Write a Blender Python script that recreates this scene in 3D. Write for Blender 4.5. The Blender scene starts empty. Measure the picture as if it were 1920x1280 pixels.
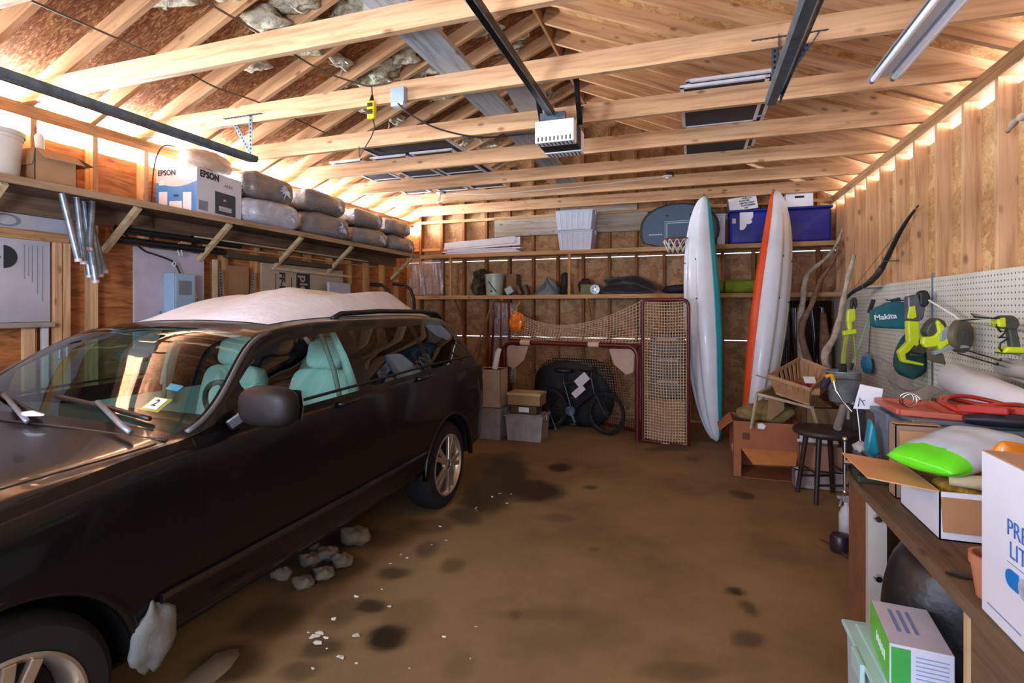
import bpy, bmesh, math, random
from mathutils import Vector, Matrix, Euler
RND = random.Random(11)
SC = bpy.context.scene
C = SC.collection
PI = math.pi
V = Vector
# ---------------------------------------------------------------- camera
FPX, TAN, HC = 1000.0, 0.341, 1.5
TH = math.atan(TAN); CT, ST = math.cos(TH), math.sin(TH)
def ray(u, v):
    a = (u - 960) / FPX; b = (579 - v) / FPX
    return V((-ST + a * CT, CT + a * ST, b))
EYE = V((0, 0, HC))
def PX(u, v, X): r = ray(u, v); return EYE + r * (X / r.x)
def PY(u, v, Y): r = ray(u, v); return EYE + r * (Y / r.y)
def PZ(u, v, Z): r = ray(u, v); return EYE + r * ((Z - HC) / r.z)
cam = bpy.data.objects.new('camera', bpy.data.cameras.new('camera')); C.objects.link(cam)
cam.location = EYE; cam.rotation_euler = (PI / 2, 0, TH)
cam.data.sensor_width = 36; cam.data.lens = FPX / 1920 * 36; cam.data.shift_y = -61 / 1920
cam.data.clip_start = 0.02
SC.camera = cam
SC.view_settings.view_transform = 'Standard'; SC.view_settings.look = 'None'
SC.view_settings.gamma = 1; SC.view_settings.exposure = 0.0

# ---------------------------------------------------------------- materials
def lin(c):
    return tuple(((x / 255) / 12.92 if x / 255 <= .04045 else ((x / 255 + .055) / 1.055) ** 2.4) for x in c) + (1,)
def new_mat(name):
    m = bpy.data.materials.new(name); m.use_nodes = True
    nt = m.node_tree; return m, nt, nt.nodes['Principled BSDF']
def N(nt, t, **k):
    n = nt.nodes.new(t)
    for a, b in k.items():
        if a in n.inputs.keys() if isinstance(a, str) else False: n.inputs[a].default_value = b
        else: setattr(n, a, b)
    return n
def coords(nt, scale=(1, 1, 1), rnd=True):
    tc = nt.nodes.new('ShaderNodeTexCoord'); mp = nt.nodes.new('ShaderNodeMapping')
    mp.inputs['Scale'].default_value = scale
    src = tc.outputs['Object']
    if rnd:
        oi = nt.nodes.new('ShaderNodeObjectInfo'); vm = nt.nodes.new('ShaderNodeVectorMath'); vm.operation = 'MULTIPLY_ADD'
        cb = nt.nodes.new('ShaderNodeCombineXYZ')
        for i in range(3): nt.links.new(oi.outputs['Random'], cb.inputs[i])
        nt.links.new(cb.outputs[0], vm.inputs[0]); vm.inputs[1].default_value = (37, 53, 71)
        nt.links.new(src, vm.inputs[2]); src = vm.outputs[0]
    nt.links.new(src, mp.inputs['Vector']); return mp.outputs[0]
def noise(nt, vec, scale, detail=4, rough=.55, dist=0):
    n = nt.nodes.new('ShaderNodeTexNoise'); n.inputs['Scale'].default_value = scale; n.inputs['Detail'].default_value = detail
    n.inputs['Roughness'].default_value = rough; n.inputs['Distortion'].default_value = dist
    nt.links.new(vec, n.inputs['Vector']); return n.outputs['Fac']
def ramp(nt, fac, stops):
    r = nt.nodes.new('ShaderNodeValToRGB'); e = r.color_ramp.elements
    while len(e) < len(stops): e.new(.5)
    for i, (p, c) in enumerate(stops): e[i].position = p; e[i].color = c if len(c) == 4 else lin(c)
    nt.links.new(fac, r.inputs[0]); return r.outputs[0]
def mix(nt, fac, a, b, mode='MIX'):
    m = nt.nodes.new('ShaderNodeMix'); m.data_type = 'RGBA'; m.blend_type = mode
    for s, i in ((fac, 0), (a, 6), (b, 7)):
        if hasattr(s, 'links') or hasattr(s, 'is_linked'): nt.links.new(s, m.inputs[i])
        else: m.inputs[i].default_value = s
    return m.outputs[2]
def bump(nt, bs, h, strength=.3, dist=.01):
    b = nt.nodes.new('ShaderNodeBump'); b.inputs['Strength'].default_value = strength; b.inputs['Distance'].default_value = dist
    nt.links.new(h, b.inputs['Height']); nt.links.new(b.outputs[0], bs.inputs['Normal'])
_mats = {}
def mat(name, col, rough=.6, metal=0, var=.12, scale=9, spec=.5, coat=0, trans=0, alpha=1, ior=1.45, bmp=0, bscale=40, emit=0, sheen=0):
    if name in _mats: return _mats[name]
    m, nt, bs = new_mat(name)
    c = lin(col)
    if var:
        f = noise(nt, coords(nt), scale, 3)
        a = tuple(max(0, x * (1 - var * 1.6)) for x in c[:3]) + (1,); b = tuple(min(1, x * (1 + var)) for x in c[:3]) + (1,)
        nt.links.new(ramp(nt, f, [(.3, a), (.7, b)]), bs.inputs['Base Color'])
    else: bs.inputs['Base Color'].default_value = c
    bs.inputs['Roughness'].default_value = rough; bs.inputs['Metallic'].default_value = metal
    bs.inputs['Specular IOR Level'].default_value = spec; bs.inputs['Coat Weight'].default_value = coat
    bs.inputs['Coat Roughness'].default_value = .05
    bs.inputs['Transmission Weight'].default_value = trans; bs.inputs['Alpha'].default_value = alpha; bs.inputs['IOR'].default_value = ior
    if sheen: bs.inputs['Sheen Weight'].default_value = sheen
    if emit: bs.inputs['Emission Color'].default_value = c; bs.inputs['Emission Strength'].default_value = emit
    if bmp: bump(nt, bs, noise(nt, coords(nt), bscale, 4), bmp, .01)
    _mats[name] = m; return m
def wood(name, light, dark, axis, knot=(95, 55, 28), rough=.7, ks=1.0):
    """Sawn timber: grain along the given object axis, knots here and there."""
    if name in _mats: return _mats[name]
    m, nt, bs = new_mat(name)
    g = [9.0, 9.0, 9.0]; g[axis] = .55
    f = noise(nt, coords(nt, tuple(g)), 3.0, 5, .6, .4)
    col = ramp(nt, f, [(.28, dark), (.52, light), (.75, tuple(min(255, x + 12) for x in light))])
    k = [11.0, 11.0, 11.0]; k[axis] = 5.0
    vo = nt.nodes.new('ShaderNodeTexVoronoi'); vo.inputs['Scale'].default_value = ks * 1.25
    nt.links.new(coords(nt, tuple(k)), vo.inputs['Vector'])
    kd = ramp(nt, vo.outputs['Distance'], [(.10, (255, 255, 255)), (.26, (0, 0, 0))])
    sk = nt.nodes.new('ShaderNodeSeparateColor'); nt.links.new(vo.outputs['Color'], sk.inputs[0])
    gate = ramp(nt, sk.outputs[0], [(.66, (0, 0, 0)), (.74, (215, 215, 215))])
    kf = mix(nt, 1.0, kd, gate, 'MULTIPLY')
    col = mix(nt, kf, col, lin(knot))
    h = noise(nt, coords(nt, (1, 1, 1)), 1.1, 2)
    col = mix(nt, ramp(nt, h, [(.35, (70, 70, 70)), (.65, (0, 0, 0))]), col, lin(dark))
    nt.links.new(col, bs.inputs['Base Color']); bs.inputs['Roughness'].default_value = rough; bs.inputs['Specular IOR Level'].default_value = .25
    _mats[name] = m; return m
def osb(name, cols, scale=13, stretch=(1, 1, 1)):
    """Strand board: overlapping flakes of different tints."""
    if name in _mats: return _mats[name]
    m, nt, bs = new_mat(name)
    co = coords(nt, stretch)
    d = nt.nodes.new('ShaderNodeVectorMath'); d.operation = 'MULTIPLY_ADD'
    nz = nt.nodes.new('ShaderNodeTexNoise'); nz.inputs['Scale'].default_value = 7; nt.links.new(co, nz.inputs['Vector'])
    nt.links.new(nz.outputs['Color'], d.inputs[0]); d.inputs[1].default_value = (.12, .12, .12); nt.links.new(co, d.inputs[2])
    vo = nt.nodes.new('ShaderNodeTexVoronoi'); vo.inputs['Scale'].default_value = scale; nt.links.new(d.outputs[0], vo.inputs['Vector'])
    sp = nt.nodes.new('ShaderNodeSeparateColor'); nt.links.new(vo.outputs['Color'], sp.inputs[0])
    c1 = ramp(nt, sp.outputs[0], [(0, cols[0]), (.45, cols[1]), (.9, cols[2])])
    f = noise(nt, co, 34, 4, .7, 1.5)
    c2 = ramp(nt, f, [(.36, cols[0]), (.5, cols[1]), (.68, cols[2])])
    col = mix(nt, .55, c1, c2)
    big = noise(nt, co, 1.3, 3)
    col = mix(nt, ramp(nt, big, [(.35, (110, 110, 110)), (.7, (0, 0, 0))]), col, lin(cols[0]))
    nt.links.new(col, bs.inputs['Base Color']); bs.inputs['Roughness'].default_value = .7; bs.inputs['Specular IOR Level'].default_value = .25
    _mats[name] = m; return m

PINE_L, PINE_D = (206, 164, 120), (164, 120, 80)
pineX = wood('pine_along_x', PINE_L, PINE_D, 0); pineY = wood('pine_along_y', PINE_L, PINE_D, 1); pineZ = wood('pine_along_z', PINE_L, PINE_D, 2)
tanY = wood('tan_timber_along_y', (176, 132, 88), (128, 88, 52), 1); tanX = wood('tan_timber_along_x', (190, 148, 100), (146, 104, 64), 0)
tanZ = wood('tan_timber_along_z', (182, 134, 84), (132, 90, 52), 2)
brownZ = wood('brown_stud', (150, 98, 54), (104, 62, 32), 2)
greyY = wood('weathered_board_along_y', (160, 165, 166), (112, 117, 120), 1, (84, 86, 88))
greyX = wood('weathered_board_along_x', (158, 148, 132), (120, 108, 92), 0, (80, 70, 58))
benchY = wood('bench_plank', (104, 84, 62), (66, 52, 38), 1, (40, 30, 22))
shelfY = wood('shelf_board_along_y', (112, 88, 66), (76, 56, 40), 1)
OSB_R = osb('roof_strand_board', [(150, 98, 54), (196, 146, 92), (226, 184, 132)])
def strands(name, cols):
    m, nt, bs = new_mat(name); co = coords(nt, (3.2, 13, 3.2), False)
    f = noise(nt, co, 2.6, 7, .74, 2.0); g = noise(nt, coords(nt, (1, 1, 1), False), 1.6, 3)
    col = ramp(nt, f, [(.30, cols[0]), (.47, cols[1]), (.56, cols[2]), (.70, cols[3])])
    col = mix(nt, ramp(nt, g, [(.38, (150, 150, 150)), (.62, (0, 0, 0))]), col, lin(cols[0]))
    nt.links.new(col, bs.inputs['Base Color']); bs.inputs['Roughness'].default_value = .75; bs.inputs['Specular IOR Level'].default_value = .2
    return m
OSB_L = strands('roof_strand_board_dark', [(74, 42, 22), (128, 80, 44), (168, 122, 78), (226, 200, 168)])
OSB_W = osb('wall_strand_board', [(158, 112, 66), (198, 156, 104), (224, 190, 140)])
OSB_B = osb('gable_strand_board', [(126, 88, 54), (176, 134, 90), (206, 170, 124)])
def plywood():
    m, nt, bs = new_mat('orange_plywood')
    f = noise(nt, coords(nt, (6, 1.2, 7)), 2.6, 5, .6, 1.4)
    col = ramp(nt, f, [(.3, (112, 64, 30)), (.5, (166, 104, 56)), (.72, (194, 136, 82))])
    nt.links.new(col, bs.inputs['Base Color']); bs.inputs['Roughness'].default_value = .6
    return m
PLY = plywood()
SNOW = mat('snow', (226, 228, 232), .8, var=.04, bmp=.4, bscale=18)
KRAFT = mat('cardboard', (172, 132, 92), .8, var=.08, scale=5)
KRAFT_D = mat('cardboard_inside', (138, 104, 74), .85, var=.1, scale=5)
GALV = mat('galvanised_steel', (165, 172, 178), .38, .85, .2, 14)
DGALV = mat('dull_steel', (96, 108, 116), .42, .7, .2, 14)
BLACK = mat('black_plastic', (22, 22, 24), .45, var=.1)
BLACKM = mat('black_painted_steel', (26, 25, 27), .4, .3, .1)
WHITE = mat('white_plastic', (226, 228, 232), .4, var=.03)
WPAPER = mat('white_paper', (228, 230, 234), .75, var=.03)
INK = mat('dark_print', (36, 38, 44), .7, var=0)
CHROME = mat('bright_metal', (210, 212, 214), .18, 1, .05)
RUBBER = mat('tyre_rubber', (20, 20, 21), .85, var=.15, bmp=.2)

# ---------------------------------------------------------------- mesh builder
ORG = {}
class MB:
    def __init__(s): s.bm = bmesh.new(); s.mi = 0
    def m(s, i): s.mi = i; return s
    def _f(s, vs):
        try: f = s.bm.faces.new(vs); f.material_index = s.mi; return f
        except ValueError: return None
    def box(s, c, d, M=None, taper=(1, 1)):
        c = V(c); x, y, z = d[0] / 2, d[1] / 2, d[2] / 2; vs = []
        for k in (-1, 1):
            t = taper if k > 0 else (1, 1)
            for i, j in ((-1, -1), (1, -1), (1, 1), (-1, 1)):
                p = V((i * x * t[0], j * y * t[1], k * z))
                vs.append(s.bm.verts.new((M @ p if M is not None else p) + c))
        for q in ((3, 2, 1, 0), (4, 5, 6, 7), (0, 1, 5, 4), (1, 2, 6, 5), (2, 3, 7, 6), (3, 0, 4, 7)): s._f([vs[i] for i in q])
        return s
    def bx(s, x0, x1, y0, y1, z0, z1):
        return s.box(((x0 + x1) / 2, (y0 + y1) / 2, (z0 + z1) / 2), (abs(x1 - x0), abs(y1 - y0), abs(z1 - z0)))
    def bar(s, p0, p1, w, h, up=(0, 0, 1)):
        """square bar from p0 to p1"""
        p0, p1 = V(p0), V(p1); d = (p1 - p0); L = d.length; d.normalize()
        sd = d.cross(V(up)); sd = sd.normalized() if sd.length > 1e-4 else V((1, 0, 0)); u2 = sd.cross(d)
        M = Matrix((sd, d, u2)).transposed()
        return s.box((p0 + p1) / 2, (w, L, h), M)
    def ring(s, c, r, a, b, n): return [s.bm.verts.new(c + a * (r * math.cos(2 * PI * i / n)) + b * (r * math.sin(2 * PI * i / n))) for i in range(n)]
    def tube(s, pts, r, n=8, closed=False, caps=True):
        pts = [V(p) for p in pts]; m = len(pts); rs = r if isinstance(r, (list, tuple)) else [r] * m
        rings = []; a = None
        for i, p in enumerate(pts):
            if closed: t = pts[(i + 1) % m] - pts[i - 1]
            else: t = pts[min(i + 1, m - 1)] - pts[max(i - 1, 0)]
            if t.length < 1e-9: t = V((0, 0, 1))
            t.normalize()
            if a is None: a = t.cross(V((0, 0, 1)) if abs(t.z) < .9 else V((1, 0, 0))).normalized()
            else:
                a = a - t * a.dot(t); a = a.normalized() if a.length > 1e-6 else t.orthogonal().normalized()
            rings.append(s.ring(p, rs[i], a, t.cross(a), n))
        for i in range(m if closed else m - 1):
            A, B = rings[i], rings[(i + 1) % m]
            for j in range(n): s._f([A[j], A[(j + 1) % n], B[(j + 1) % n], B[j]])
        if caps and not closed: s._f(rings[0][::-1]); s._f(rings[-1])
        return s
    def cyl(s, p0, p1, r, r1=None, n=16): return s.tube([p0, p1], [r, r if r1 is None else r1], n)
    def lathe(s, prof, n=24, M=None):
        M = M or Matrix(); rings = []
        for r, z in prof: rings.append([s.bm.verts.new(M @ V((r * math.cos(2 * PI * i / n), r * math.sin(2 * PI * i / n), z))) for i in range(n)] if r > 1e-6 else [s.bm.verts.new(M @ V((0, 0, z)))])
        for A, B in zip(rings, rings[1:]):
            for j in range(n):
                k = (j + 1) % n
                if len(A) == 1 and len(B) == 1: break
                if len(A) == 1: s._f([A[0], B[k], B[j]])
                elif len(B) == 1: s._f([A[j], A[k], B[0]])
                else: s._f([A[j], A[k], B[k], B[j]])
        return s
    def prism(s, pts, h, M=None):
        M = M or Matrix()
        a = [s.bm.verts.new(M @ V((p[0], p[1], 0))) for p in pts]; b = [s.bm.verts.new(M @ V((p[0], p[1], h))) for p in pts]
        n = len(pts); s._f(a[::-1]); s._f(b)
        for i in range(n): s._f([a[i], a[(i + 1) % n], b[(i + 1) % n], b[i]])
        return s
    def grid(s, nu, nv, f, cu=False, cv=False, skip=None):
        g = [[s.bm.verts.new(f(i / (nu if cu else nu - 1), j / (nv if cv else nv - 1))) for j in range(nv)] for i in range(nu)]
        for i in range(nu if cu else nu - 1):
            for j in range(nv if cv else nv - 1):
                if skip and skip(i, j): continue
                s._f([g[i][j], g[(i + 1) % nu][j], g[(i + 1) % nu][(j + 1) % nv], g[i][(j + 1) % nv]])
        return g
    def ball(s, c, r, nu=16, nv=10, wob=0, seed=0):
        c = V(c); r = r if isinstance(r, (tuple, list)) else (r, r, r); q = random.Random(seed)
        ph = [q.uniform(0, 6) for _ in range(6)]
        def k(a, t): return 1 + wob * (math.sin(3 * a + ph[0] + 2 * t) * .5 + math.sin(5 * a + ph[1]) * .25 * math.sin(2 * t + ph[2]) + math.sin(7 * t + ph[3]) * .3)
        prof = []
        top = s.bm.verts.new(c + V((0, 0, r[2]))); bot = s.bm.verts.new(c - V((0, 0, r[2]))); rings = []
        for j in range(1, nv):
            t = PI * j / nv
            rings.append([s.bm.verts.new(c + V((r[0] * math.sin(t) * math.cos(2 * PI * i / nu), r[1] * math.sin(t) * math.sin(2 * PI * i / nu), r[2] * math.cos(t))) * k(2 * PI * i / nu, t)) for i in range(nu)])
        for i in range(nu): s._f([top, rings[0][i], rings[0][(i + 1) % nu]]); s._f([bot, rings[-1][(i + 1) % nu], rings[-1][i]])
        for A, B in zip(rings, rings[1:]):
            for i in range(nu): s._f([A[i], B[i], B[(i + 1) % nu], A[(i + 1) % nu]])
        return s
    def lump(s, c, r, n=14, seed=0):
        q = random.Random(seed); c = V(c); r = r if isinstance(r, (tuple, list)) else (r, r, r); vs = []
        for _ in range(n):
            d = V((q.gauss(0, 1), q.gauss(0, 1), q.gauss(0, 1))).normalized()
            vs.append(s.bm.verts.new(c + V((d.x * r[0], d.y * r[1], d.z * r[2]))))
        bmesh.ops.convex_hull(s.bm, input=vs); return s
    def build(s, name, mats, parent=None, smooth=0, bevel=0, subd=0, solid=0, fixn=True, org=None, label=None, cat=None, group=None, kind=None, local=False):
        bm = s.bm
        loose = [v for v in bm.verts if not v.link_faces]
        if loose: bmesh.ops.delete(bm, geom=loose, context='VERTS')
        if fixn: bmesh.ops.recalc_face_normals(bm, faces=bm.faces)
        if parent is not None: o0 = V(ORG.get(parent.name, (0, 0, 0)))
        elif org is not None: o0 = V(org)
        else:
            xs = [v.co for v in bm.verts]
            o0 = V(((min(p.x for p in xs) + max(p.x for p in xs)) / 2, (min(p.y for p in xs) + max(p.y for p in xs)) / 2, min(p.z for p in xs)))
        bmesh.ops.translate(bm, verts=bm.verts, vec=-o0)
        me = bpy.data.meshes.new(name); bm.to_mesh(me); bm.free()
        for k in (mats if isinstance(mats, (list, tuple)) else [mats]): me.materials.append(k)
        if smooth:
            me.shade_smooth()
            if smooth < 3: me.set_sharp_from_angle(angle=smooth)
        o = bpy.data.objects.new(name, me); C.objects.link(o)
        if parent is not None: o.parent = parent; ORG[o.name] = tuple(o0)
        else: o.location = o0; ORG[o.name] = tuple(o0)
        if bevel:
            b = o.modifiers.new('bevel', 'BEVEL'); b.width = bevel; b.segments = 2; b.limit_method = 'ANGLE'; b.angle_limit = .7
        if solid:
            b = o.modifiers.new('thick', 'SOLIDIFY'); b.thickness = solid; b.offset = 0
        if subd:
            b = o.modifiers.new('sub', 'SUBSURF'); b.levels = subd; b.render_levels = subd
        tag(o, label, cat, group, kind); return o
def tag(o, label=None, cat=None, group=None, kind=None):
    for k, v in (('label', label), ('category', cat), ('group', group), ('kind', kind)):
        if v: o[k] = v
    return o
def thing(name, label, cat, loc=(0, 0, 0), group=None, rot=None, local=False):
    """Empty at the base of a thing; with local=True its parts are written about the origin and the Empty carries the pose."""
    o = bpy.data.objects.new(name, None); C.objects.link(o); o.location = loc; o.empty_display_size = .1
    if rot is not None: o.rotation_euler = rot
    ORG[o.name] = (0, 0, 0) if local else tuple(loc)
    return tag(o, label, cat, group)
def copy_tree(o, parent=None):
    c = o.copy(); C.objects.link(c)
    if parent is not None: c.parent = parent
    for ch in list(o.children): copy_tree(ch, c)
    return c
def text_mesh(s, size, M, depth=.0015, bold=0, align='CENTER', sx=1.0):
    cu = bpy.data.curves.new('lettering', 'FONT'); cu.body = s; cu.size = size; cu.align_x = align; cu.align_y = 'CENTER'; cu.extrude = depth / 2; cu.offset = bold; cu.resolution_u = 3
    ob = bpy.data.objects.new('lettering', cu); C.objects.link(ob)
    dg = bpy.context.evaluated_depsgraph_get(); me = bpy.data.meshes.new_from_object(ob.evaluated_get(dg))
    bpy.data.objects.remove(ob); bpy.data.curves.remove(cu)
    me.transform(M @ Matrix.Diagonal((sx, 1, 1, 1))); return me
def lettering(s, size, M, m, parent, bold=0, align='CENTER', sx=1.0, name='lettering'):
    """raised print on a part; M maps text x/y/z axes into the world"""
    me = text_mesh(s, size, M, bold=bold, align=align, sx=sx)
    me.transform(Matrix.Translation(-V(ORG.get(parent.name, (0, 0, 0)))))
    me.materials.clear(); me.materials.append(m); me.name = name
    o = bpy.data.objects.new(name, me); C.objects.link(o); o.parent = parent; ORG[o.name] = ORG.get(parent.name, (0, 0, 0)); return o
def frame(o, x, y):
    """matrix with origin o, x axis along x, y axis near y"""
    x = V(x).normalized(); y = V(y); y = (y - x * y.dot(x)).normalized(); z = x.cross(y)
    M = Matrix((x, y, z)).transposed().to_4x4(); M.translation = V(o); return M
# ================================================================ the shell
XR, XL, YB, YF = 1.6, -4.25, 7.43, -1.6          # inner stud faces; front wall left out behind the photographer
ZP0, ZP1 = 2.79, 2.88                             # top plate
XM = (XR + XL) / 2; SLOPE = .427; ZR = ZP1 + SLOPE * (XR - XM)   # rafter underside at the ridge
TS = .09                                          # stud depth
def floor_mat():
    m, nt, bs = new_mat('stained_concrete')
    co = coords(nt, (1, 1, 1), False)
    a = noise(nt, co, .9, 5, .6); b = noise(nt, co, 6, 5, .65); c = noise(nt, co, 60, 3, .6)
    col = ramp(nt, a, [(.3, (104, 84, 56)), (.5, (134, 108, 72)), (.7, (150, 124, 84))])
    col = mix(nt, ramp(nt, b, [(.35, (95, 95, 95)), (.62, (0, 0, 0))]), col, lin((92, 76, 52)))
    col = mix(nt, ramp(nt, c, [(.4, (60, 60, 60)), (.6, (0, 0, 0))]), col, lin((84, 68, 46)))
    # oil and meltwater stains plus shade painted under the car, kept as a slab attribute
    at = nt.nodes.new('ShaderNodeAttribute'); at.attribute_name = 'stain_shade'; stain_shade = at.outputs['Fac']
    sc = nt.nodes.new('ShaderNodeMath'); sc.operation = 'MULTIPLY'; sc.inputs[1].default_value = .93; nt.links.new(stain_shade, sc.inputs[0])
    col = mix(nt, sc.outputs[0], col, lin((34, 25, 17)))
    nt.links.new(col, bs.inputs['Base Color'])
    rr = nt.nodes.new('ShaderNodeMapRange'); rr.inputs[3].default_value = .75; rr.inputs[4].default_value = .45; nt.links.new(stain_shade, rr.inputs[0]); nt.links.new(rr.outputs[0], bs.inputs['Roughness'])
    bs.inputs['Specular IOR Level'].default_value = .3
    bump(nt, bs, c, .15, .004); return m
from mathutils import noise as mnoise
STAINS_AND_SHADE = [(990, 918, 70, 22, 1), (948, 888, 46, 44, .9), (915, 925, 55, 36, .9), (905, 880, 40, 30, .55), (870, 968, 40, 18, .75), (1052, 876, 24, 9, .95), (1108, 913, 16, 4, .7),
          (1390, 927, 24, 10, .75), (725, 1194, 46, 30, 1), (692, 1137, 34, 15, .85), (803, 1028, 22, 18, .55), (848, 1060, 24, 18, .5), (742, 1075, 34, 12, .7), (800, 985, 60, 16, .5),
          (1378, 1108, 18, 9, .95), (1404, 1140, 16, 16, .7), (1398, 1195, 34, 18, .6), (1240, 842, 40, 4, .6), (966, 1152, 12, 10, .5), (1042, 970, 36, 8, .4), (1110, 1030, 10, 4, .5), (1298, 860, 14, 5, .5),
          (600, 1215, 40, 18, .65), (640, 1150, 40, 30, .45), (560, 1255, 40, 20, .5), (700, 1010, 90, 20, .55), (630, 1070, 60, 26, .6), (520, 1160, 70, 40, .6), (430, 1240, 70, 40, .7), (860, 1250, 30, 30, .3), (1280, 1260, 80, 20, .35), (1450, 1030, 50, 30, .25), (760, 1160, 60, 40, .25), (1010, 1150, 120, 12, .18)]  # patches along the car's underside are its shade, painted in with stains
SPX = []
for (u, v, du, dv, wt) in STAINS_AND_SHADE:
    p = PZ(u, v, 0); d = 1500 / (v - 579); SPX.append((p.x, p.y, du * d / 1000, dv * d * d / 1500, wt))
def stain_shade_at(x, y):
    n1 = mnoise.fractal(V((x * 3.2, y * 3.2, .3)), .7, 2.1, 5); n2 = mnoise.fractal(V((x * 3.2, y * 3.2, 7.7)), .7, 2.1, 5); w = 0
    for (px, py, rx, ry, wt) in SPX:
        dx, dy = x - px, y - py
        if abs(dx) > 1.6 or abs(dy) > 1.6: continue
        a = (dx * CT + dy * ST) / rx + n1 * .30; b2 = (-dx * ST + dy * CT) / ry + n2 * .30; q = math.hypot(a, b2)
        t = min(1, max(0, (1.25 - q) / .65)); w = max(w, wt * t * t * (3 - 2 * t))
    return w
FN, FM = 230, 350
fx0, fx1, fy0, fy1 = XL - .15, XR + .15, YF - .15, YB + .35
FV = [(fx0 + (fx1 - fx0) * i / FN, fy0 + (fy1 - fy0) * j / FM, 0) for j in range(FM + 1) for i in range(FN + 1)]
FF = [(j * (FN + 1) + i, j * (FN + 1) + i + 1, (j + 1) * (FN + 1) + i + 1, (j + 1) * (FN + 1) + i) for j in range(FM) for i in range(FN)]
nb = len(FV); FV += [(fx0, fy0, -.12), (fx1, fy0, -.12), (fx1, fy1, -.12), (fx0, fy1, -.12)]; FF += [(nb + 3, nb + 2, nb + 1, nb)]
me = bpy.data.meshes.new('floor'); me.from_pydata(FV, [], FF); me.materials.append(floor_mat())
at_ = me.attributes.new('stain_shade', 'FLOAT', 'POINT'); at_.data.foreach_set('value', [stain_shade_at(p[0], p[1]) if p[2] == 0 else 0 for p in FV])
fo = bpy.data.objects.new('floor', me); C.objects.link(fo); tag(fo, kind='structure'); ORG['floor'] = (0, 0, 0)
m = MB(); m.box((-1.3, 5, -.5), (60, 60, .2)); m.build('snowy_ground_outside', SNOW, kind='structure')

def stud(parent, x, y, z0, z1, sx, sy, mt, name='stud', lean=0):
    b = MB(); b.box((x, y, (z0 + z1) / 2), (sx, sy, z1 - z0)); return b.build(name, mt, parent)
# right wall -----------------------------------------------------
m = MB(); m.bx(XR + TS, XR + TS + .012, YF, YB + .1, 0, 2.74)
wr = m.build('wall_right', OSB_W, kind='structure', org=(XR + TS, 3, 0))
y = 4.07 - 395 / 1000 * 14
while y < YB - .1:
    if y > YF: stud(wr, XR + TS / 2, y + .019, .04, ZP0, TS - .001, .038, pineZ)
    y += .395
for z0, z1, n in ((0, .038, 'sole_plate'), (ZP0, ZP0 + .044, 'top_plate'), (ZP0 + .046, ZP1, 'top_plate')):
    b = MB(); b.bx(XR, XR + TS, YF, YB + .09, z0, z1); b.build(n, tanY, wr)
# left wall ------------------------------------------------------
m = MB(); m.bx(XL - TS - .012, XL - TS, YF, YB + .1, 0, 2.70)
wl = m.build('wall_left', PLY, kind='structure', org=(XL - TS, 3, 0))
y = 2.76 - .395 * 11
while y < YB - .1:
    if y > YF: stud(wl, XL - TS / 2, y + .019, .04, ZP0, TS - .001, .038, pineZ if y < 3.6 else tanZ)
    y += .395
for z0, z1, n in ((0, .038, 'sole_plate'), (ZP0, ZP0 + .044, 'top_plate'), (ZP0 + .046, ZP1, 'top_plate')):
    b = MB(); b.bx(XL - TS, XL, YF, YB + .09, z0, z1); b.build(n, tanY, wl)
# back gable wall: three courses of boards with daylight in the joints --------
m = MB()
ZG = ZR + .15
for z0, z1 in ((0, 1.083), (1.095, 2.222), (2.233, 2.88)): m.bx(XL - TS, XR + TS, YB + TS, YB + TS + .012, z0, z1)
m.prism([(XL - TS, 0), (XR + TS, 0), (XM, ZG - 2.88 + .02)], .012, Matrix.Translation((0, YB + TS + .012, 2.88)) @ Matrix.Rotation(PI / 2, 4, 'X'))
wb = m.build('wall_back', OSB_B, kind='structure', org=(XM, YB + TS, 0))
for k in range(-5, 11):
    x = -.38 - .367 * k
    if x < XL or x > XR: continue
    top = ZR - abs(x - XM) * SLOPE + .0
    stud(wb, x, YB + TS / 2, .04, top, .038, TS - .001, brownZ)
for z in (2.84,):
    b = MB(); b.bx(XL, XR, YB - .0, YB + TS, z - .02, z + .02)
b.build('top_plate', tanX, wb)
b = MB(); b.bx(XL, XR, YB, YB + TS, 0, .038); b.build('sole_plate', tanX, wb)
for x0, x1 in ((XL + .02, -2.95), ):
    b = MB(); b.bx(x0, x1, YB + .02, YB + .08, 2.40, 2.44); b.build('blocking', pineX, wb)
# roof ------------------------------------------------------------
OH = .42
def roof_side(sgn, X):
    x0, x1 = XM, X + sgn * OH
    z0 = ZR + .135; z1 = z0 - SLOPE * abs(x1 - x0)
    return x0, x1, z0, z1
m = MB()
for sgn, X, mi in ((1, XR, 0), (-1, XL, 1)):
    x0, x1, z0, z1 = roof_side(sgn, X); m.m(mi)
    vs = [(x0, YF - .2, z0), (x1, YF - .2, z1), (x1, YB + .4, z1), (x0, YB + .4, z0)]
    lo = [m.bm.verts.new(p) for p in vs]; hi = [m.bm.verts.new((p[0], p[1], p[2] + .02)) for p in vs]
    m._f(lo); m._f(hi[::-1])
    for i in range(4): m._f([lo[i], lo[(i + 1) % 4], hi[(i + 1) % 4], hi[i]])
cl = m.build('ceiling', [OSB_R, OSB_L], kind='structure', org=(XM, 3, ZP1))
ang = math.atan(SLOPE); RL = (XR - XM + OH) / math.cos(ang); RD = .125
RAFT_R, RAFT_L = [], []
def rafter(sgn, yy):
    b = MB(); b.box((RL / 2, 0, RD / 2), (RL, .038, RD))
    o = b.build('rafter', pineX, None, org=(0, 0, 0)); o.parent = cl
    z = ZR + .002
    o.location = V((XM, yy, z)) - V(ORG[cl.name])
    o.rotation_euler = (0, ang if sgn > 0 else PI - ang, 0)
    if sgn < 0:
        o.rotation_euler = (0, ang, PI)
    return o
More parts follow.
